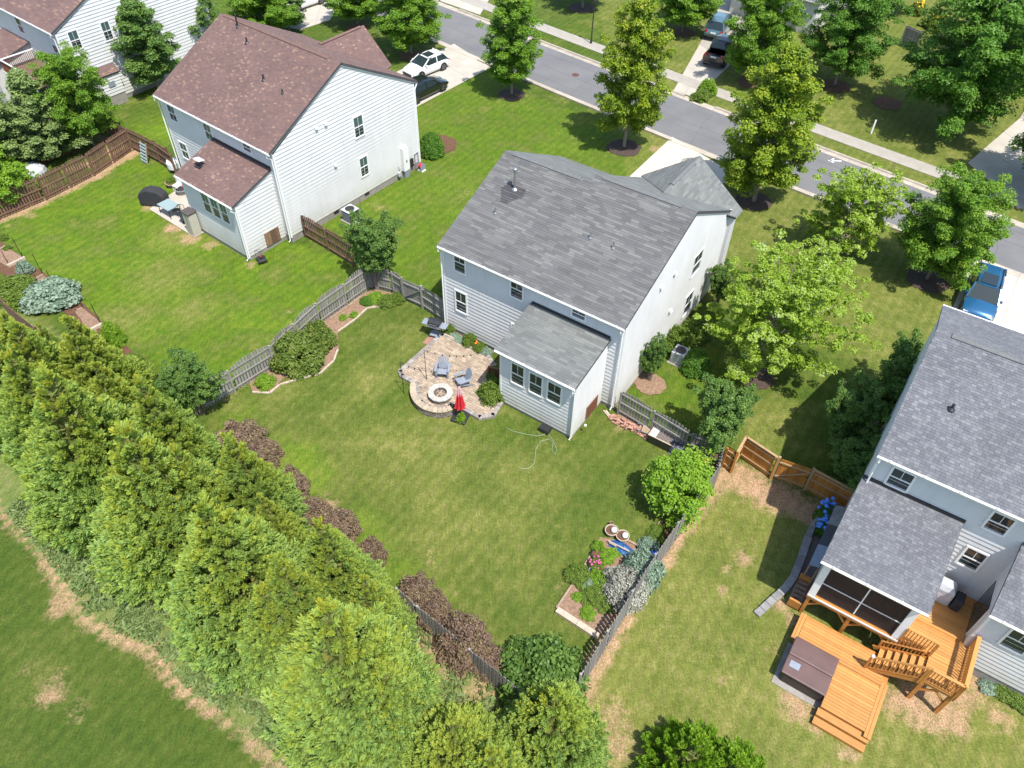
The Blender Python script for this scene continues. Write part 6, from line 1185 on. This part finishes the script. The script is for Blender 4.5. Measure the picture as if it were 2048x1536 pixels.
tree('birch_tree', 'pale green airy branches overlapping the large airy tree on its right', (17.18, 35.238), aB, 4.1, .95, .9, 'airy pale green trees')
# crepe myrtles: several thin stems, vase shaped
def myrtle(seed, h, r, mat, n=240, per=100, leaf=.10, spiky=.25):
    rng = np.random.RandomState(seed); Cs, Rs, T = [], [], []; mb = MB()
    for i in range(17):
        az = i*2.4; L_ = r*(.25+.8*rng.rand()); e = np.array([math.cos(az)*L_, math.sin(az)*L_, h*(.98-.4*(L_/r)**2*rng.rand())]); s0 = np.array([math.cos(az)*.1, math.sin(az)*.1, 0]); mid = s0*.4+e*.5+np.array([0, 0, h*.06])
        mb.tube([tuple(s0), tuple(mid*np.array([.7, .7, 1])), tuple(e)], [.035, .022, .008], 5, cap=False)
        for j in range(n//17):
            f = .38+.66*rng.rand(); Cs.append(s0+(e-s0)*f+rng.randn(3)*np.array([.24, .24, .14])*r*.4); Rs.append(.13+.15*rng.rand()); T.append(.2+.55*rng.rand())
    return clump_leaves(Cs, Rs, per, leaf, mat, seed+5, tone=T, flat=1.3, up=.4), mb.mesh('stems', 'bark_pale')
yA = myrtle(3, 4.6, 2.1, 'leaf_myrtle', 480)
tree('crepe_myrtle', 'multi stemmed crepe myrtle at the corner of the grey fence', (-8.426, 37.336), yA, .2, .95, 1.08, 'crepe myrtles')
tree('crepe_myrtle', 'crepe myrtle behind the grey fence above the brick pile', (10.338, 24.949), yA, 1.9, .92, .95, 'crepe myrtles')
tree('crepe_myrtle', 'crepe myrtle in the shade left of the right house', (16.586, 25.109), yA, 3.2, .85, 1.0, 'crepe myrtles'); tree('crepe_myrtle', 'taller crepe myrtle against the left wall of the right house', (18.817, 26.327), yA, 4.4, .85, 1.05, 'crepe myrtles')
tree('crepe_myrtle', 'third crepe myrtle further back in the shade of the right house', (20.394, 28.836), yA, 5.4, .8, .9, 'crepe myrtles'); tree('crepe_myrtle', 'low crepe myrtle between the orange fence and the right house', (16.306, 22.468), yA, 2.4, .8, .75, 'crepe myrtles')
tree('crepe_myrtle', 'slim crepe myrtle against the white gable with a pale mulch ring', (7.616, 29.909), yA, .9, .42, .66, 'crepe myrtles'); tree('crepe_myrtle', 'crepe myrtle at the front end of the white gable', (12.309, 36.23), yA, 2.9, .5, .68, 'crepe myrtles')
tree('crepe_myrtle', 'dark green small tree at the lower end of the grey left fence', (-16.22, 26.846), yA, 3.9, .8, .85, 'crepe myrtles')
# lawn tree with layered lime foliage
jM = maple_mesh(83, 2.9, 1.5, 'leaf_lime', 'broad', clusters=130, per=120, leaf=.13, base=.1)
tree('small_maple', 'bright green small tree beside the long grey fence', (7.876, 21.622), jM, .4, .98, 1.1)
# shrubs: leaves over a few overlapping mounds
def shrub_mesh(seed, rx, h, mat, n=90, per=110, leaf=.09, lump=.3, up=.6):
    rng = np.random.RandomState(seed); d = unit(rng.randn(n, 3)); d[:, 2] = np.abs(d[:, 2]); k = 1+lump*(rng.rand(n, 1)-.5)
    Cs = d*np.array([rx, rx, h*.9])*.82*k; Cs[:, 2] += h*.04; T = .2+.6*rng.rand(n)
    return clump_leaves(Cs, (.16+.12*rng.rand(n))*rx+.05, per, leaf, mat, seed+2, name='foliage', tone=T, flat=.9, up=up)
core_cache = {}
def shrub(label, p, me, rz=0., s=(1, 1, 1), name='shrub', group=None, cat='shrub', stem=True, core=(.55, .5)):
    t = thing(name, label, cat, (*p, 0), rz, group); t.scale = s; inst('foliage', me, t)
    if stem:
        if 'c' not in core_cache:
            mb = MB(); [mb.tube([(0, 0, 0), (.25*math.cos(a), .25*math.sin(a), .35), (.5*math.cos(a), .5*math.sin(a), .75)], [.03, .02, .008], 5, cap=False) for a in range(6)]; core_cache['c'] = mb.mesh('stems', 'bark')
        inst('stems', core_cache['c'], t, scale=(core[0], core[0], core[1]))
    return t
sDL = shrub_mesh(12, 1., 1., 'leaf_myrtle', 150, 110, .11, .75, .4); sG = shrub_mesh(1, 1., 1., 'leaf_shrub', 120, 120, .10, .75, .4); sD = shrub_mesh(2, 1., 1., 'leaf_maple_d', 110, 130, .09, .15); sL = shrub_mesh(3, 1., 1., 'leaf_lime', 100, 110, .10, .75, .4); sB = shrub_mesh(4, 1., 1., 'leaf_bloom', 130, 130, .12, .35)
sP = shrub_mesh(5, 1., 1.1, 'leaf_purple', 210, 95, .10, 1.0, .3); sS = shrub_mesh(6, 1., .8, 'leaf_silver', 170, 110, .09, .6, .2); sBl = shrub_mesh(7, 1., .8, 'leaf_blue', 150, 110, .13, .6, .3)
shrub('large shrub dotted with pale pink seed heads beside the left fence', (-11.984, 30.68), sB, .2, (1.3, 1.2, 1.95), group='flowering shrubs by the left fence'); shrub('smaller shrub with pale seed heads touching the large one', (-10.97, 32.166), sB, 1.7, (.85, .85, 1.6), group='flowering shrubs by the left fence')
shrub('small round green shrub in front of the left fence', (-13.425, 29.06), sL, .5, (.5, .5, .55)); shrub('yellow green rounded bush between patio and sunroom', (-1.034, 28.363), sG, .3, (.72, .72, 1.05)); shrub('dark bush in shade between sunroom wall and steps', (-0.861, 29.864), sD, .3, (.55, .6, .8))
shrub('dense dome bush beside the front corner of the left house', (-6.428, 53.408), sD, .9, (.95, .95, 1.75)); shrub('clipped yellow green ball bush by the opposite driveway', (16.231, 64.293), sL, .9, (.72, .72, 1.1)); shrub('looser low bush in front of the clipped ball', (15.504, 63.176), sG, .9, (.9, .7, .7))
shrub('dark rounded bush right of the pale air conditioner', (10.221, 30.914), sD, 1.2, (.85, .8, 1.35)); shrub('mid green bush behind the pale air conditioner', (9.424, 32.758), sG, 2.2, (.9, .75, 1.1)); shrub('low bush beside the front end of the white gable', (13.525, 37.926), sD, 2.8, (.75, .75, 1.3)); shrub('bush at the gable foot behind the slim myrtle', (10.592, 33.639), sG, 4., (.9, .7, .9))
shrub('dark green spreading bush at the bottom corner of the middle yard', (1.467, 12.835), sDL, .8, (1.5, 1.35, 1.9)); shrub('dark green bush behind the spreading bush at the bottom', (0.66, 13.539), sDL, 2.8, (.9, .9, 1.3))
shrub('small bright green tree in the left yard above the conifers', (-22.609, 31.911), sL, .8, (.55, .55, 1.5), name='small_tree', cat='tree'); shrub('lime shrub at the end of the lower left bed', (-22.286, 31.024), sL, 2., (.35, .35, .6)); shrub('feathery green shrub in the left bed beside the conifers', (-20.97, 30.151), sG, 2., (.75, .6, .6))
shrub('silver green bush in the left garden beds', (-27.781, 35.601), sBl, .4, (1.55, 1.25, 1.35)); shrub('green juniper shrub left of the silver bush', (-30.26, 36.084), sG, .4, (1.3, 1.1, .9)); shrub('olive green shrub below the grey tub', (-29.159, 35.651), sG, 3.4, (1.2, 1., .8)); shrub('leafy plants growing in the grey tub', (-30.503, 38.207), sBl, 1., (.45, .45, .9), name='tub_plant', cat='plant')
# purple bushes along the back fence
gpu = 'purple bushes along the back fence'
for i, (p, sx_, sz_, lab) in enumerate([((-13.542, 24.564), 1.35, 1.5, 'first purple bush from the left, beside the dark fence tree'), ((-12.235, 23.833), 0.9, 1.3, 'second purple bush from the left, darker and joined to the first'), ((-10.474, 21.962), 0.95, 1.5, 'purple bush left of the first lime green lawn patch'), ((-9.027, 20.288), 0.9, 1.5, 'purple bush in the middle of the row with brown tips'), ((-7.796, 19.636), 1.0, 1.5, 'dark purple bush right of the brown tipped one'), ((-6.128, 18.415), 0.7, 1.3, 'smallest purple bush, standing alone in the row'), ((-3.819, 16.211), 0.95, 1.9, 'purple bush at the left end of the visible fence'), ((-3.03, 15.535), 0.8, 1.5, 'purple bush between the two biggest ones at the fence'), ((-1.723, 14.233), 1.2, 2.1, 'biggest purple bush, leaning over the grey fence'), ((-0.562, 13.514), 0.75, 1.1, 'greenish purple bush at the right end of the row')]):
    shrub(lab, p, sP, i*1.1, (sx_*.8, sx_*.74, sz_*.82), name='purple_bush', group=gpu)
# corner bed plants, vegetable bed plants
small = [
 ('yellow green mound under the corner crepe myrtle', (-8.378, 36.293), sL, (.5, .42, .45)), ('broad leaved green plants in the fence corner bed', (-7.64, 35.989), sG, (.6, .45, .45)), ('green plant mound beside the grey gate', (-7.058, 36.193), sG, (.45, .4, .5)), ('dark green plant at the left of the corner bed', (-8.908, 35.95), sD, (.4, .35, .5)), ('small leafy clump in the middle of the corner bed', (-9.487, 34.794), sL, (.28, .22, .25)), ('smallest leafy clump in the corner bed', (-10.102, 34.552), sL, (.24, .22, .22)),
 ('pale grey green plants beside the patio edging', (-3.204, 32.894), sBl, (.65, .3, .3)), ('round yellow green bush against the wall of the patio bed', (-2.489, 32.496), sG, (.42, .4, .7)), ('green leafy plant near the patio bed end', (-1.864, 32.017), sG, (.4, .3, .45)), ('low plant at the left end of the patio bed', (-3.684, 33.562), sG, (.32, .3, .45)), ('silvery plants at the steps end of the patio bed', (-1.486, 31.824), sBl, (.35, .3, .4)),
 ('fresh green vegetables along the blue tarp', (4.415, 18.655), sL, (.62, .3, .45)), ('fresh green vegetables left of the blue tarp', (4.078, 19.063), sL, (.42, .3, .45)), ('dark herb bush overhanging the bed edge', (3.082, 17.69), sG, (.55, .5, .5)), ('grey green herb mound inside the bed', (3.594, 17.283), sBl, (.34, .3, .4)), ('lime green plants in the middle of the vegetable bed', (4.134, 17.467), sL, (.45, .55, .55)), ('yellow green plants below the middle of the bed', (3.76, 16.732), sG, (.55, .5, .4)), ('small lettuce plant near the bed corner', (3.04, 16.716), sL, (.24, .22, .2)), ('leafy green plant near the pale timbers', (3.436, 15.95), sL, (.3, .35, .28)), ('olive plants beside the silver bush foot', (4.333, 16.507), sG, (.5, .5, .4)),
 ('green plants at the end of the long fence bed', (8.82, 24.271), sG, (.4, .35, .5)), ('green perennial beside the covered cart', (9.118, 23.56), sL, (.35, .35, .4)), ('plants below the bright green small tree', (6.835, 20.033), sG, (.45, .35, .3)), ('bush between tarp and long fence', (6.417, 19.169), sBl, (.55, .45, .6)), ('plant in the small bed near the fence', (6.737, 19.574), sG, (.4, .35, .45)),
 ('green plant growing out of the umbrella base', (-2.628, 26.72), sL, (.24, .24, .55)), ('plants in the wooden tub', (-24.591, 48.452), sG, (.36, .36, .5)), ('weedy plants along the right house wing wall', (20.184, 12.709), sG, (.8, .4, .35)), ('dry bush by the wing wall of the right house', (19.644, 13.102), sBl, (.55, .35, .3)),
 ('seedling in the top left garden bed', (-32.798, 40.61), sG, (.25, .22, .2)), ('small plant at the far left bed', (-33.516, 41.67), sG, (.3, .3, .3)), ('weed clump on bare soil beyond the brown fence', (-33.662, 50.46), sG, (.5, .4, .25)), ('tomato like plant beside the plain fence end', (9.361, 23.198), sG, (.3, .3, .5))]
for i, (lab, p, me, s_) in enumerate(small): shrub(lab, p, me, i*.9, s_, name='garden_plant', cat='plant', core=(.4, .4))
shrub('large silvery grey bush leaning over the long grey fence', (5.091, 17.001), sS, .7, (1.0, .95, 1.45)); shrub('grey green bush right of the silvery one at the fence', (5.99, 17.88), sBl, 2.7, (.85, .8, 1.5))
def flowers(label, p, mat, n, rr, h0, h1, size, name='flowers', leafmesh=sG, ls=(.3, .3, .4)):
    o = thing(name, label, 'flowers', (*p, 0), .3); inst('foliage', leafmesh, o, scale=ls); rg = random.Random(n); me = MB().lathe([(size*.6, -size*.5), (size, 0), (size*.6, size*.6), (0, size*.8)], 7).mesh('flower_head', mat, True)
    for i in range(n): a, q = rg.random()*6.28, math.sqrt(rg.random())*rr; inst('flower_head', me, o, (q*math.cos(a), q*math.sin(a), rg.uniform(h0, h1)))
flowers('pink flowers in the vegetable bed', (3.85, 18.285), 'pink', 26, .30, .25, .5, .06); flowers('blue hydrangea heads in the shade of the porch', (14.995, 20.997), 'bluef', 34, .55, .5, 1.05, .11, 'hydrangea', sD, (.6, .6, .9)); flowers('second cluster of blue hydrangea nearer the gravel', (14.551, 20.377), 'bluef', 18, .35, .35, .8, .11, 'hydrangea', sD, (.4, .4, .65))
flowers('orange flowers in the patio flower bed', (-2.043, 32.177), 'orange', 7, .16, .3, .5, .07); flowers('yellow orange flowers beside the covered cart', (9.173, 24.28), 'yellow', 9, .22, .4, .7, .08); flowers('yellow flowers at the end of the long fence', (9.679, 23.978), 'yellow', 5, .14, .4, .6, .08)
flowers('yellow flowers at the top edge across the street', (40.317, 82.507), 'yellow', 16, .5, .7, 1.3, .14, ls=(.8, .8, 1.)); flowers('golden flowers beside the largest maple', (40.959, 79.188), 'yellow', 26, .9, .7, 1.3, .15, ls=(1.2, 1.2, 1.))

# ---------------------------------------------------------------- soft conifers in two rows
def conifer(seed, h, r, mat, plumes=430, per=60):
    """cone of plumes; every plume is a tuft of narrow blades sweeping outwards and up"""
    rng = np.random.RandomState(seed); t = 1-np.sqrt(rng.rand(plumes)); t = np.concatenate([t*.95, [.965, .98, .99, 1.]]); k = len(t); az = np.arange(k)*2.39996+rng.rand(k)*.5; z = h*(.03+.93*t)
    env = r*np.where(t < .12, .86+t*1.1, (1-(t-.12)/.88)**.92)*(1+.09*np.sin(az*3+t*9)+.09*rng.randn(k)); env = np.maximum(env, .02)
    ax = unit(np.stack([np.cos(az)*.85, np.sin(az)*.85, .55+.75*t], 1)); L_ = (.40+.34*rng.rand(k))*(.62+.5*(1-t)); base = np.stack([np.cos(az)*(env-L_*.55).clip(0), np.sin(az)*(env-L_*.55).clip(0), z-.1], 1)
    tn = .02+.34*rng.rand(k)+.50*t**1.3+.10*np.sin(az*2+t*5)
    idx = np.repeat(np.arange(k), per); n = len(idx); f = rng.rand(n)**.65; a, b = rot_basis(ax[idx], rng); th = rng.rand(n, 1)*2*np.pi; side = unit(a*np.cos(th)+b*np.sin(th))
    wd_ = (.34*L_[idx]*(np.sin(np.pi*np.clip(f*.9+.08, 0, 1))**.6))[:, None]*(.5+.5*rng.rand(n, 1))
    P = base[idx]+ax[idx]*(f*L_[idx])[:, None]*1.25+side*wd_; d = unit(ax[idx]*1.1+side*.75+rng.randn(n, 3)*.18+np.array([0, 0, .25]))
    w_ = unit(np.cross(d, rng.randn(n, 3))); s = .085*(.7+.6*rng.rand(n, 1))
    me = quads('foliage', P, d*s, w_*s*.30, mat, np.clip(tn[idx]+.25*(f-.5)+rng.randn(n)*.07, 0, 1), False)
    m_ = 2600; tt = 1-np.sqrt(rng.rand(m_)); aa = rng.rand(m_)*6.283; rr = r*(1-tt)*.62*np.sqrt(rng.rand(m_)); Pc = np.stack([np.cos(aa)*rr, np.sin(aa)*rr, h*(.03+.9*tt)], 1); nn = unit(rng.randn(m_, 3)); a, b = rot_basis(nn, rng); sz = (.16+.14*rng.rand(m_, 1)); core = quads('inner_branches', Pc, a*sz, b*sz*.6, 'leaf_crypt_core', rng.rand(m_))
    return me, MB().tube([(0, 0, -.1), (0, 0, h*.5), (0, 0, h*.9)], [.16, .1, .02], 8).mesh('trunk', 'bark'), core
cA = conifer(1, 8, 2.5, 'leaf_crypt', 1050, 62); cB = conifer(2, 8, 2.35, 'leaf_crypt', 1000, 62); cC = conifer(3, 8, 2.3, 'leaf_crypt_y', 900, 62)
gc = 'soft conifers in the rows behind the gardens'
for i, (p, ms, s_, lab) in enumerate([
 ((-18.536, 21.294, 9.0), cA, 1.12, 'tall soft conifer in the outer row, nearest the left edge'), ((-14.382, 18.486, 9.0), cB, 1.17, 'second tall conifer from the left in the outer row'), ((-10.465, 15.243, 9.0), cA, 1.08, 'third tall conifer of the outer row with a gold tinged tip'), ((-5.828, 11.872, 8.4), cB, 1.1, 'largest looking conifer in the foreground of the outer row'),
 ((-20.95, 27.119, 6.6), cC, .9, 'gold tipped conifer beside the lower left garden bed'), ((-15.442, 22.08, 7.8), cB, .84, 'conifer of the inner row right of the left yard corner'), ((-11.152, 19.479, 7.4), cA, .78, 'inner row conifer in front of the first purple bush'), ((-6.894, 15.769, 7.2), cB, .76, 'inner row conifer left of the lone small purple bush'),
 ((1.643, 10.393, 5.6), cA, .82, 'conifer at the bottom edge below the spreading dark bush'), ((-1.715, 9.607, 5.2), cC, .85, 'gold green conifer at the bottom edge below the bare soil'), ((-23.055, 26.413, 6.8), cA, .9, 'conifer at the left edge beside the brown fence remnant'), ((-25.907, 29.473, 4.6), cC, .7, 'golden conifer at the left edge below the garden beds'),
 ((-23.354, 28.237, 5.0), cB, .5, 'slim blue green conifer between the gold one and the fence remnant'), ((-5.417, 14.761, 5.0), cB, .68, 'low conifer of the inner row at the end of the purple bushes'), ((-18.928, 24.734, 6.0), cC, .8, 'middle conifer between the gold tipped and the outer row'), ((-13.152, 18.987, 7.2), cB, .74, 'conifer filling the gap between both rows'),
 ((-8.132, 14.217, 7.2), cA, .74, 'conifer between the outer row and the lone purple bush'), ((-22.008, 24.05, 7.2), cB, .95, 'outer row conifer cut by the left edge'), ((-9.858, 17.963, 5.6), cC, .62, 'gold tinged conifer low in the inner row'), ((-4.285, 11.256, 5.2), cA, .8, 'conifer behind the right flank of the foreground one'),
 ((-17.766, 20.641, 6.0), cB, .85, 'lower conifer tucked between the two outer ones nearest the left edge'), ((-13.462, 17.588, 6.0), cA, .8, 'lower conifer tucked beside the third one of the outer row'), ((-8.763, 13.718, 6.0), cB, .85, 'lower conifer left of the largest looking one'),
 ((-0.466, 8.644, 5.0), cB, .8, 'conifer at the bottom edge between the gold green and the right one'), ((-24.879, 26.134, 7.0), cA, .95, 'conifer just at the left border')]):
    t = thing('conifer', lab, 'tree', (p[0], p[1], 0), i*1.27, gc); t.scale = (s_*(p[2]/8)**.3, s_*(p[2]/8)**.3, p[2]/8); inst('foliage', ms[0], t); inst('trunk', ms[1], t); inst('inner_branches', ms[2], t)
cP = conifer(9, 5, 2.0, 'leaf_lime', 260, 84)
for lab, p, s_ in (('bright green pine with long needles at the bottom right', (6.665, 9.639, 3.4), (.74, .74, .68)), ('second bright pine cut by the bottom edge', (8.03, 9.147, 3.0), (.7, .7, .6))):
    t = thing('young_pine', lab, 'tree', (p[0], p[1], 0), 1., None); t.scale = s_; inst('foliage', cP[0], t); inst('trunk', cP[1], t); inst('inner_branches', cP[2], t)
# weeds along the field edge and under the conifers, one mass of blades
rng = np.random.RandomState(77); fx = []
for (x0, y0), (x1, y1) in zip(FIELD[1:-1], FIELD[2:]):
    L_ = math.hypot(x1-x0, y1-y0); n = int(L_*650); t_ = rng.rand(n); off = rng.rand(n)**.8*2.4+.15; nx_, ny_ = -(y1-y0)/L_, (x1-x0)/L_
    fx.append(np.stack([x0+(x1-x0)*t_+nx_*off, y0+(y1-y0)*t_+ny_*off, .04+.28*rng.rand(n)*vnoise(x0+(x1-x0)*t_+nx_*off, y0+(y1-y0)*t_+ny_*off, .8, 31)], 1))
px_ = rng.rand(6000, 2)*np.array([8, 7])+np.array([-5, 10.5]); inr = inside(px_[:, 0], px_[:, 1], BACK+FIELD[::-1]); px_ = px_[inr]; keep = vnoise(px_[:, 0], px_[:, 1], .9, 12) > .45
px_ = px_[keep]; fx.append(np.stack([px_[:, 0], px_[:, 1], .04+.2*rng.rand(len(px_))], 1)); P = np.concatenate(fx); keep = vnoise(P[:, 0], P[:, 1], .7, 9)+.25*rng.rand(len(P)) > .38; P = P[keep]; n = len(P)
d = unit(rng.randn(n, 3)*.7+np.array([0, 0, .5])); w_ = unit(np.cross(d, rng.randn(n, 3))); s = .07+.09*rng.rand(n, 1)
M['leaf_weed'] = leaf_mat('weed_leaves', [(0, (.13, .20, .06)), (.5, (.20, .28, .10)), (.85, (.28, .33, .13)), (1, (.42, .34, .18))], .35)
o = bpy.data.objects.new('weeds', quads('weeds', P, d*s, w_*s*.35, 'leaf_weed', rng.rand(n), False)); COL.objects.link(o); o['kind'] = 'stuff'; o['label'] = 'rough weeds between the conifers and the field'; o['category'] = 'weeds'

# ---------------------------------------------------------------- vehicles
def car(name, label, cat, loc, rz, L_, W_, H_, kind, body, group=None, roofglass=False, z=.0):
    """front towards +x. Body and glasshouse are lofted from stations along the length."""
    c = thing(name, label, cat, (*loc, z), rz, group); a = L_/2; w = W_/2
    if kind == 'hatch': hood, belt = .80, .92; st_ = [(-a, .62, .84, .50), (-a+.12, .80, .96, .34), (-a+.8, .96, 1., .22), (-.3, .95, 1., .22), (a-1.35, .93, 1., .22), (a-.95, .88, .98, .22), (a-.35, .74, .93, .24), (a-.08, .60, .82, .30), (a, .50, .66, .36)]
    elif kind == 'suv': st_ = [(-a, .80, .86, .42), (-a+.12, 1.02, .97, .34), (-a+.8, 1.07, 1., .26), (-.3, 1.05, 1., .26), (a-1.35, 1.03, 1., .26), (a-.9, 1.0, .98, .26), (a-.3, .88, .94, .28), (a-.06, .74, .85, .34), (a, .60, .72, .42)]
    elif kind == 'pickup': st_ = [(-a, 1.06, .96, .5), (-a+.06, 1.10, .99, .42), (-a+1.65, 1.10, 1., .36), (-a+1.75, 1.12, 1., .34), (.6, 1.12, 1., .34), (a-1.3, 1.12, 1., .34), (a-.3, 1.04, .96, .36), (a-.05, .92, .88, .4), (a, .75, .8, .46)]
    else: st_ = [(-a, .62, .84, .42), (-a+.15, .82, .95, .32), (-a+.8, .92, .99, .22), (-.3, .90, 1., .22), (a-1.35, .90, 1., .22), (a-.9, .86, .98, .22), (a-.3, .72, .93, .24), (a-.06, .58, .82, .32), (a, .48, .66, .38)]
    mb = MB()
    for x, zt, k, zb in st_:
        ww = w*k
        for y, zz in ((-ww*.9, zb), (-ww, zb+.18), (-ww*1.0, zt*.72), (-ww*.965, zt-.05), (-ww*.82, zt), (0, zt+.035), (ww*.82, zt), (ww*.965, zt-.05), (ww, zt*.72), (ww, zb+.18), (ww*.9, zb)): mb.v.append((x, y, zz))
    m_ = 11; ns = len(st_)
    for i in range(ns-1):
        for j in range(m_-1):
            q = i*m_+j
            if kind == 'pickup' and i == 1 and 3 < j < 6: continue
            mb.f.append((q, q+m_, q+m_+1, q+1))
        mb.f.append((i*m_, i*m_+m_-1, (i+1)*m_+m_-1, (i+1)*m_))
    mb.f.append(tuple(range(m_))); mb.f.append(tuple(range((ns-1)*m_, ns*m_))[::-1])
    b_ = mb.build('body', body, c, smooth=True); b_.data.shade_smooth(); sm_ = b_.modifiers.new('split', 'EDGE_SPLIT'); sm_.split_angle = R(38)
    xb0, xb1, xt0, xt1 = {'hatch': (-a+.18, a-1.15, -a+.62, a-2.0), 'suv': (-a+.12, a-1.15, -a+.42, a-1.95), 'pickup': (-a+1.78, a-1.25, -a+2.0, a-1.95), 'sedan': (-a+.55, a-1.2, -a+1.25, a-2.0)}[kind]
    zb_ = {'hatch': .94, 'suv': 1.03, 'pickup': 1.12, 'sedan': .89}[kind]; wb, wt = w*.93, w*.74
    V = [(xb0, -wb, zb_), (xb1, -wb, zb_), (xb1, wb, zb_), (xb0, wb, zb_), (xt0, -wt, H_-.045), (xt1, -wt, H_-.045), (xt1, wt, H_-.045), (xt0, wt, H_-.045)]
    MB().add(V, [(0, 1, 5, 4), (1, 2, 6, 5), (2, 3, 7, 6), (3, 0, 4, 7), (4, 5, 6, 7)]).build('windows', 'glass', c, bevel=.05)
    xm = (xt0+xt1)/2; rf = MB(); rf.v = [(x, y, zz) for x, dz in ((xt0-.05, -.02), (xm, .03), (xt1+.05, -.03)) for y, zz in ((-wt-.01, H_-.06+dz), (-wt*.6, H_-.01+dz), (wt*.6, H_-.01+dz), (wt+.01, H_-.06+dz))]
    rf.f = [(i*4+j, (i+1)*4+j, (i+1)*4+j+1, i*4+j+1) for i in range(2) for j in range(3)]; rf.v += [(x, y, zz-.05) for x, y, zz in rf.v]; rf.f += [(0, 1, 2, 3, 15, 14, 13, 12), (8, 20, 21, 22, 23, 11, 10, 9), (0, 12, 16, 20, 8, 4), (3, 7, 11, 23, 19, 15)]; rfo = rf.build('roof_panel', body, c)
    if roofglass: MB().box(xm-.1, xt1-.08, -wt*.62, wt*.62, H_+.012, H_+.022).build('sunroof', 'glass', rfo)
    for y in (-1, 1):
        MB().beam((xb1, y*wb*1.0, zb_), (xt1, y*wt*1.01, H_-.05), .07, .06).build('pillar', body, c); MB().beam((xb0, y*wb, zb_), (xt0, y*wt, H_-.05), .14, .06).build('pillar', body, c)
        MB().beam((xm+.05, y*(wb+.004), zb_), (xm+.02, y*(wt+.012), H_-.05), .07, .03).build('pillar', body, c)
        if kind == 'suv': MB().beam((xt0+.1, y*wt*.9, H_+.03), (xt1-.1, y*wt*.9, H_+.03), .035).build('roof_rail', 'black', c)
        MB().box(xb1-.42, xb1-.28, y*(w+.0)-.12, y*(w+.0)+.12, zb_-.02, zb_+.12).build('mirror', body, c, bevel=.03)
        MB().box(a-.30, a-.07, y*w*.68-.15, y*w*.68+.15, st_[-2][1]-.10, st_[-2][1]+.03).build('headlight', 'lamp_clear', c, bevel=.02); MB().box(-a-.01, -a+.18, y*w*.74-.11, y*w*.74+.11, st_[0][1]-.02, st_[0][1]+.2).build('tail_light', 'lamp_red', c, bevel=.02)
        for x in (-a+.82, a-.88):
            rr = .33 if kind in ('hatch', 'sedan') else .37; wh = MB().tube([(x, y*(w-.2), rr), (x, y*(w+.015), rr)], rr, 22).build('wheel', 'tyre', c)
            mb = MB(); yy = y*(w+.022); mb.tube([(x, y*(w+.0), rr), (x, yy, rr)], rr*.66, 18); mb.build('rim', 'rim', wh)
            for k in range(5): t_ = k*1.2566; MB().beam((x+.06*math.cos(t_), yy+y*.006, rr+.06*math.sin(t_)), (x+rr*.6*math.cos(t_), yy+y*.006, rr+rr*.6*math.sin(t_)), .1, .02, up=(0, 1, 0)).build('spoke_gap', 'black', wh)
            MB().tube([(x, y*(w-.12), rr+.02), (x, y*(w+.004), rr+.02)], rr*1.14, 22).build('wheel_arch', 'black', c)
    MB().box(a-.05, a+.02, -w*.55, w*.55, .36, .56).build('front_grille', 'black', c); MB().box(-a-.03, -a+.03, -.26, .26, st_[0][1]-.08, st_[0][1]+.05).build('number_plate', 'white', c); MB().box(-a-.06, -a+.1, -w*.86, w*.86, .40, .56).build('rear_bumper', 'black' if kind in ('suv', 'pickup') else body, c, bevel=.03)
    if kind == 'pickup':
        MB().box(-a+.12, -a+1.68, -w*.82, w*.82, .62, .66).build('load_bed', 'black', c)
        for y in (-1, 1): MB().box(-a+.1, -a+1.7, y*w*.86-.05, y*w*.86+.05, .66, 1.13).build('bed_side', body, c)
        MB().box(-a+.02, -a+.10, -w*.82, w*.82, .62, 1.12).build('tailgate', body, c)
    return c
def hd(p, q): return math.atan2(q[1]-p[1], q[0]-p[0])
car('parked_car', 'white hatchback on the left driveway, nose towards the house', 'car', F1(-10.3, 24.0), R(-37.6-90-6), 4.25, 1.8, 1.46, 'hatch', 'p_white', 'cars parked on driveways', roofglass=True, z=.02)
car('parked_car', 'black sedan on the left driveway, nose towards the street', 'car', F1(-7.6, 20.75), R(-37.6+90-2), 4.8, 1.86, 1.45, 'sedan', 'p_black', 'cars parked on driveways', z=.02)
car('parked_car', 'blue SUV with sunroof on the right driveway', 'car', F3(2.1, 22.6), R(-32.85-90+3), 4.6, 1.9, 1.68, 'suv', 'p_blue', 'cars parked on driveways', roofglass=True, z=.02)
car('parked_car', 'grey teal SUV parked nose in on the opposite driveway', 'car', (19.277, 76.828), hd((18.189, 75.168), (20.558, 80.01)), 4.7, 1.92, 1.78, 'suv', 'p_teal', 'cars parked on driveways', z=.03)
car('pickup_truck', 'black pickup truck parked behind the teal SUV', 'pickup truck', (18.526, 71.259), hd((17.288, 69.549), (19.632, 73.896)), 5.3, 1.98, 1.85, 'pickup', 'p_truck', None, z=.03)
car('parked_car', 'white car on the neighbour driveway at the top edge', 'car', (-21.608, 81.408), hd((-20.397, 83.039), (-22.89, 80.321)), 4.5, 1.82, 1.5, 'sedan', 'p_white', 'cars parked on driveways', z=.03)
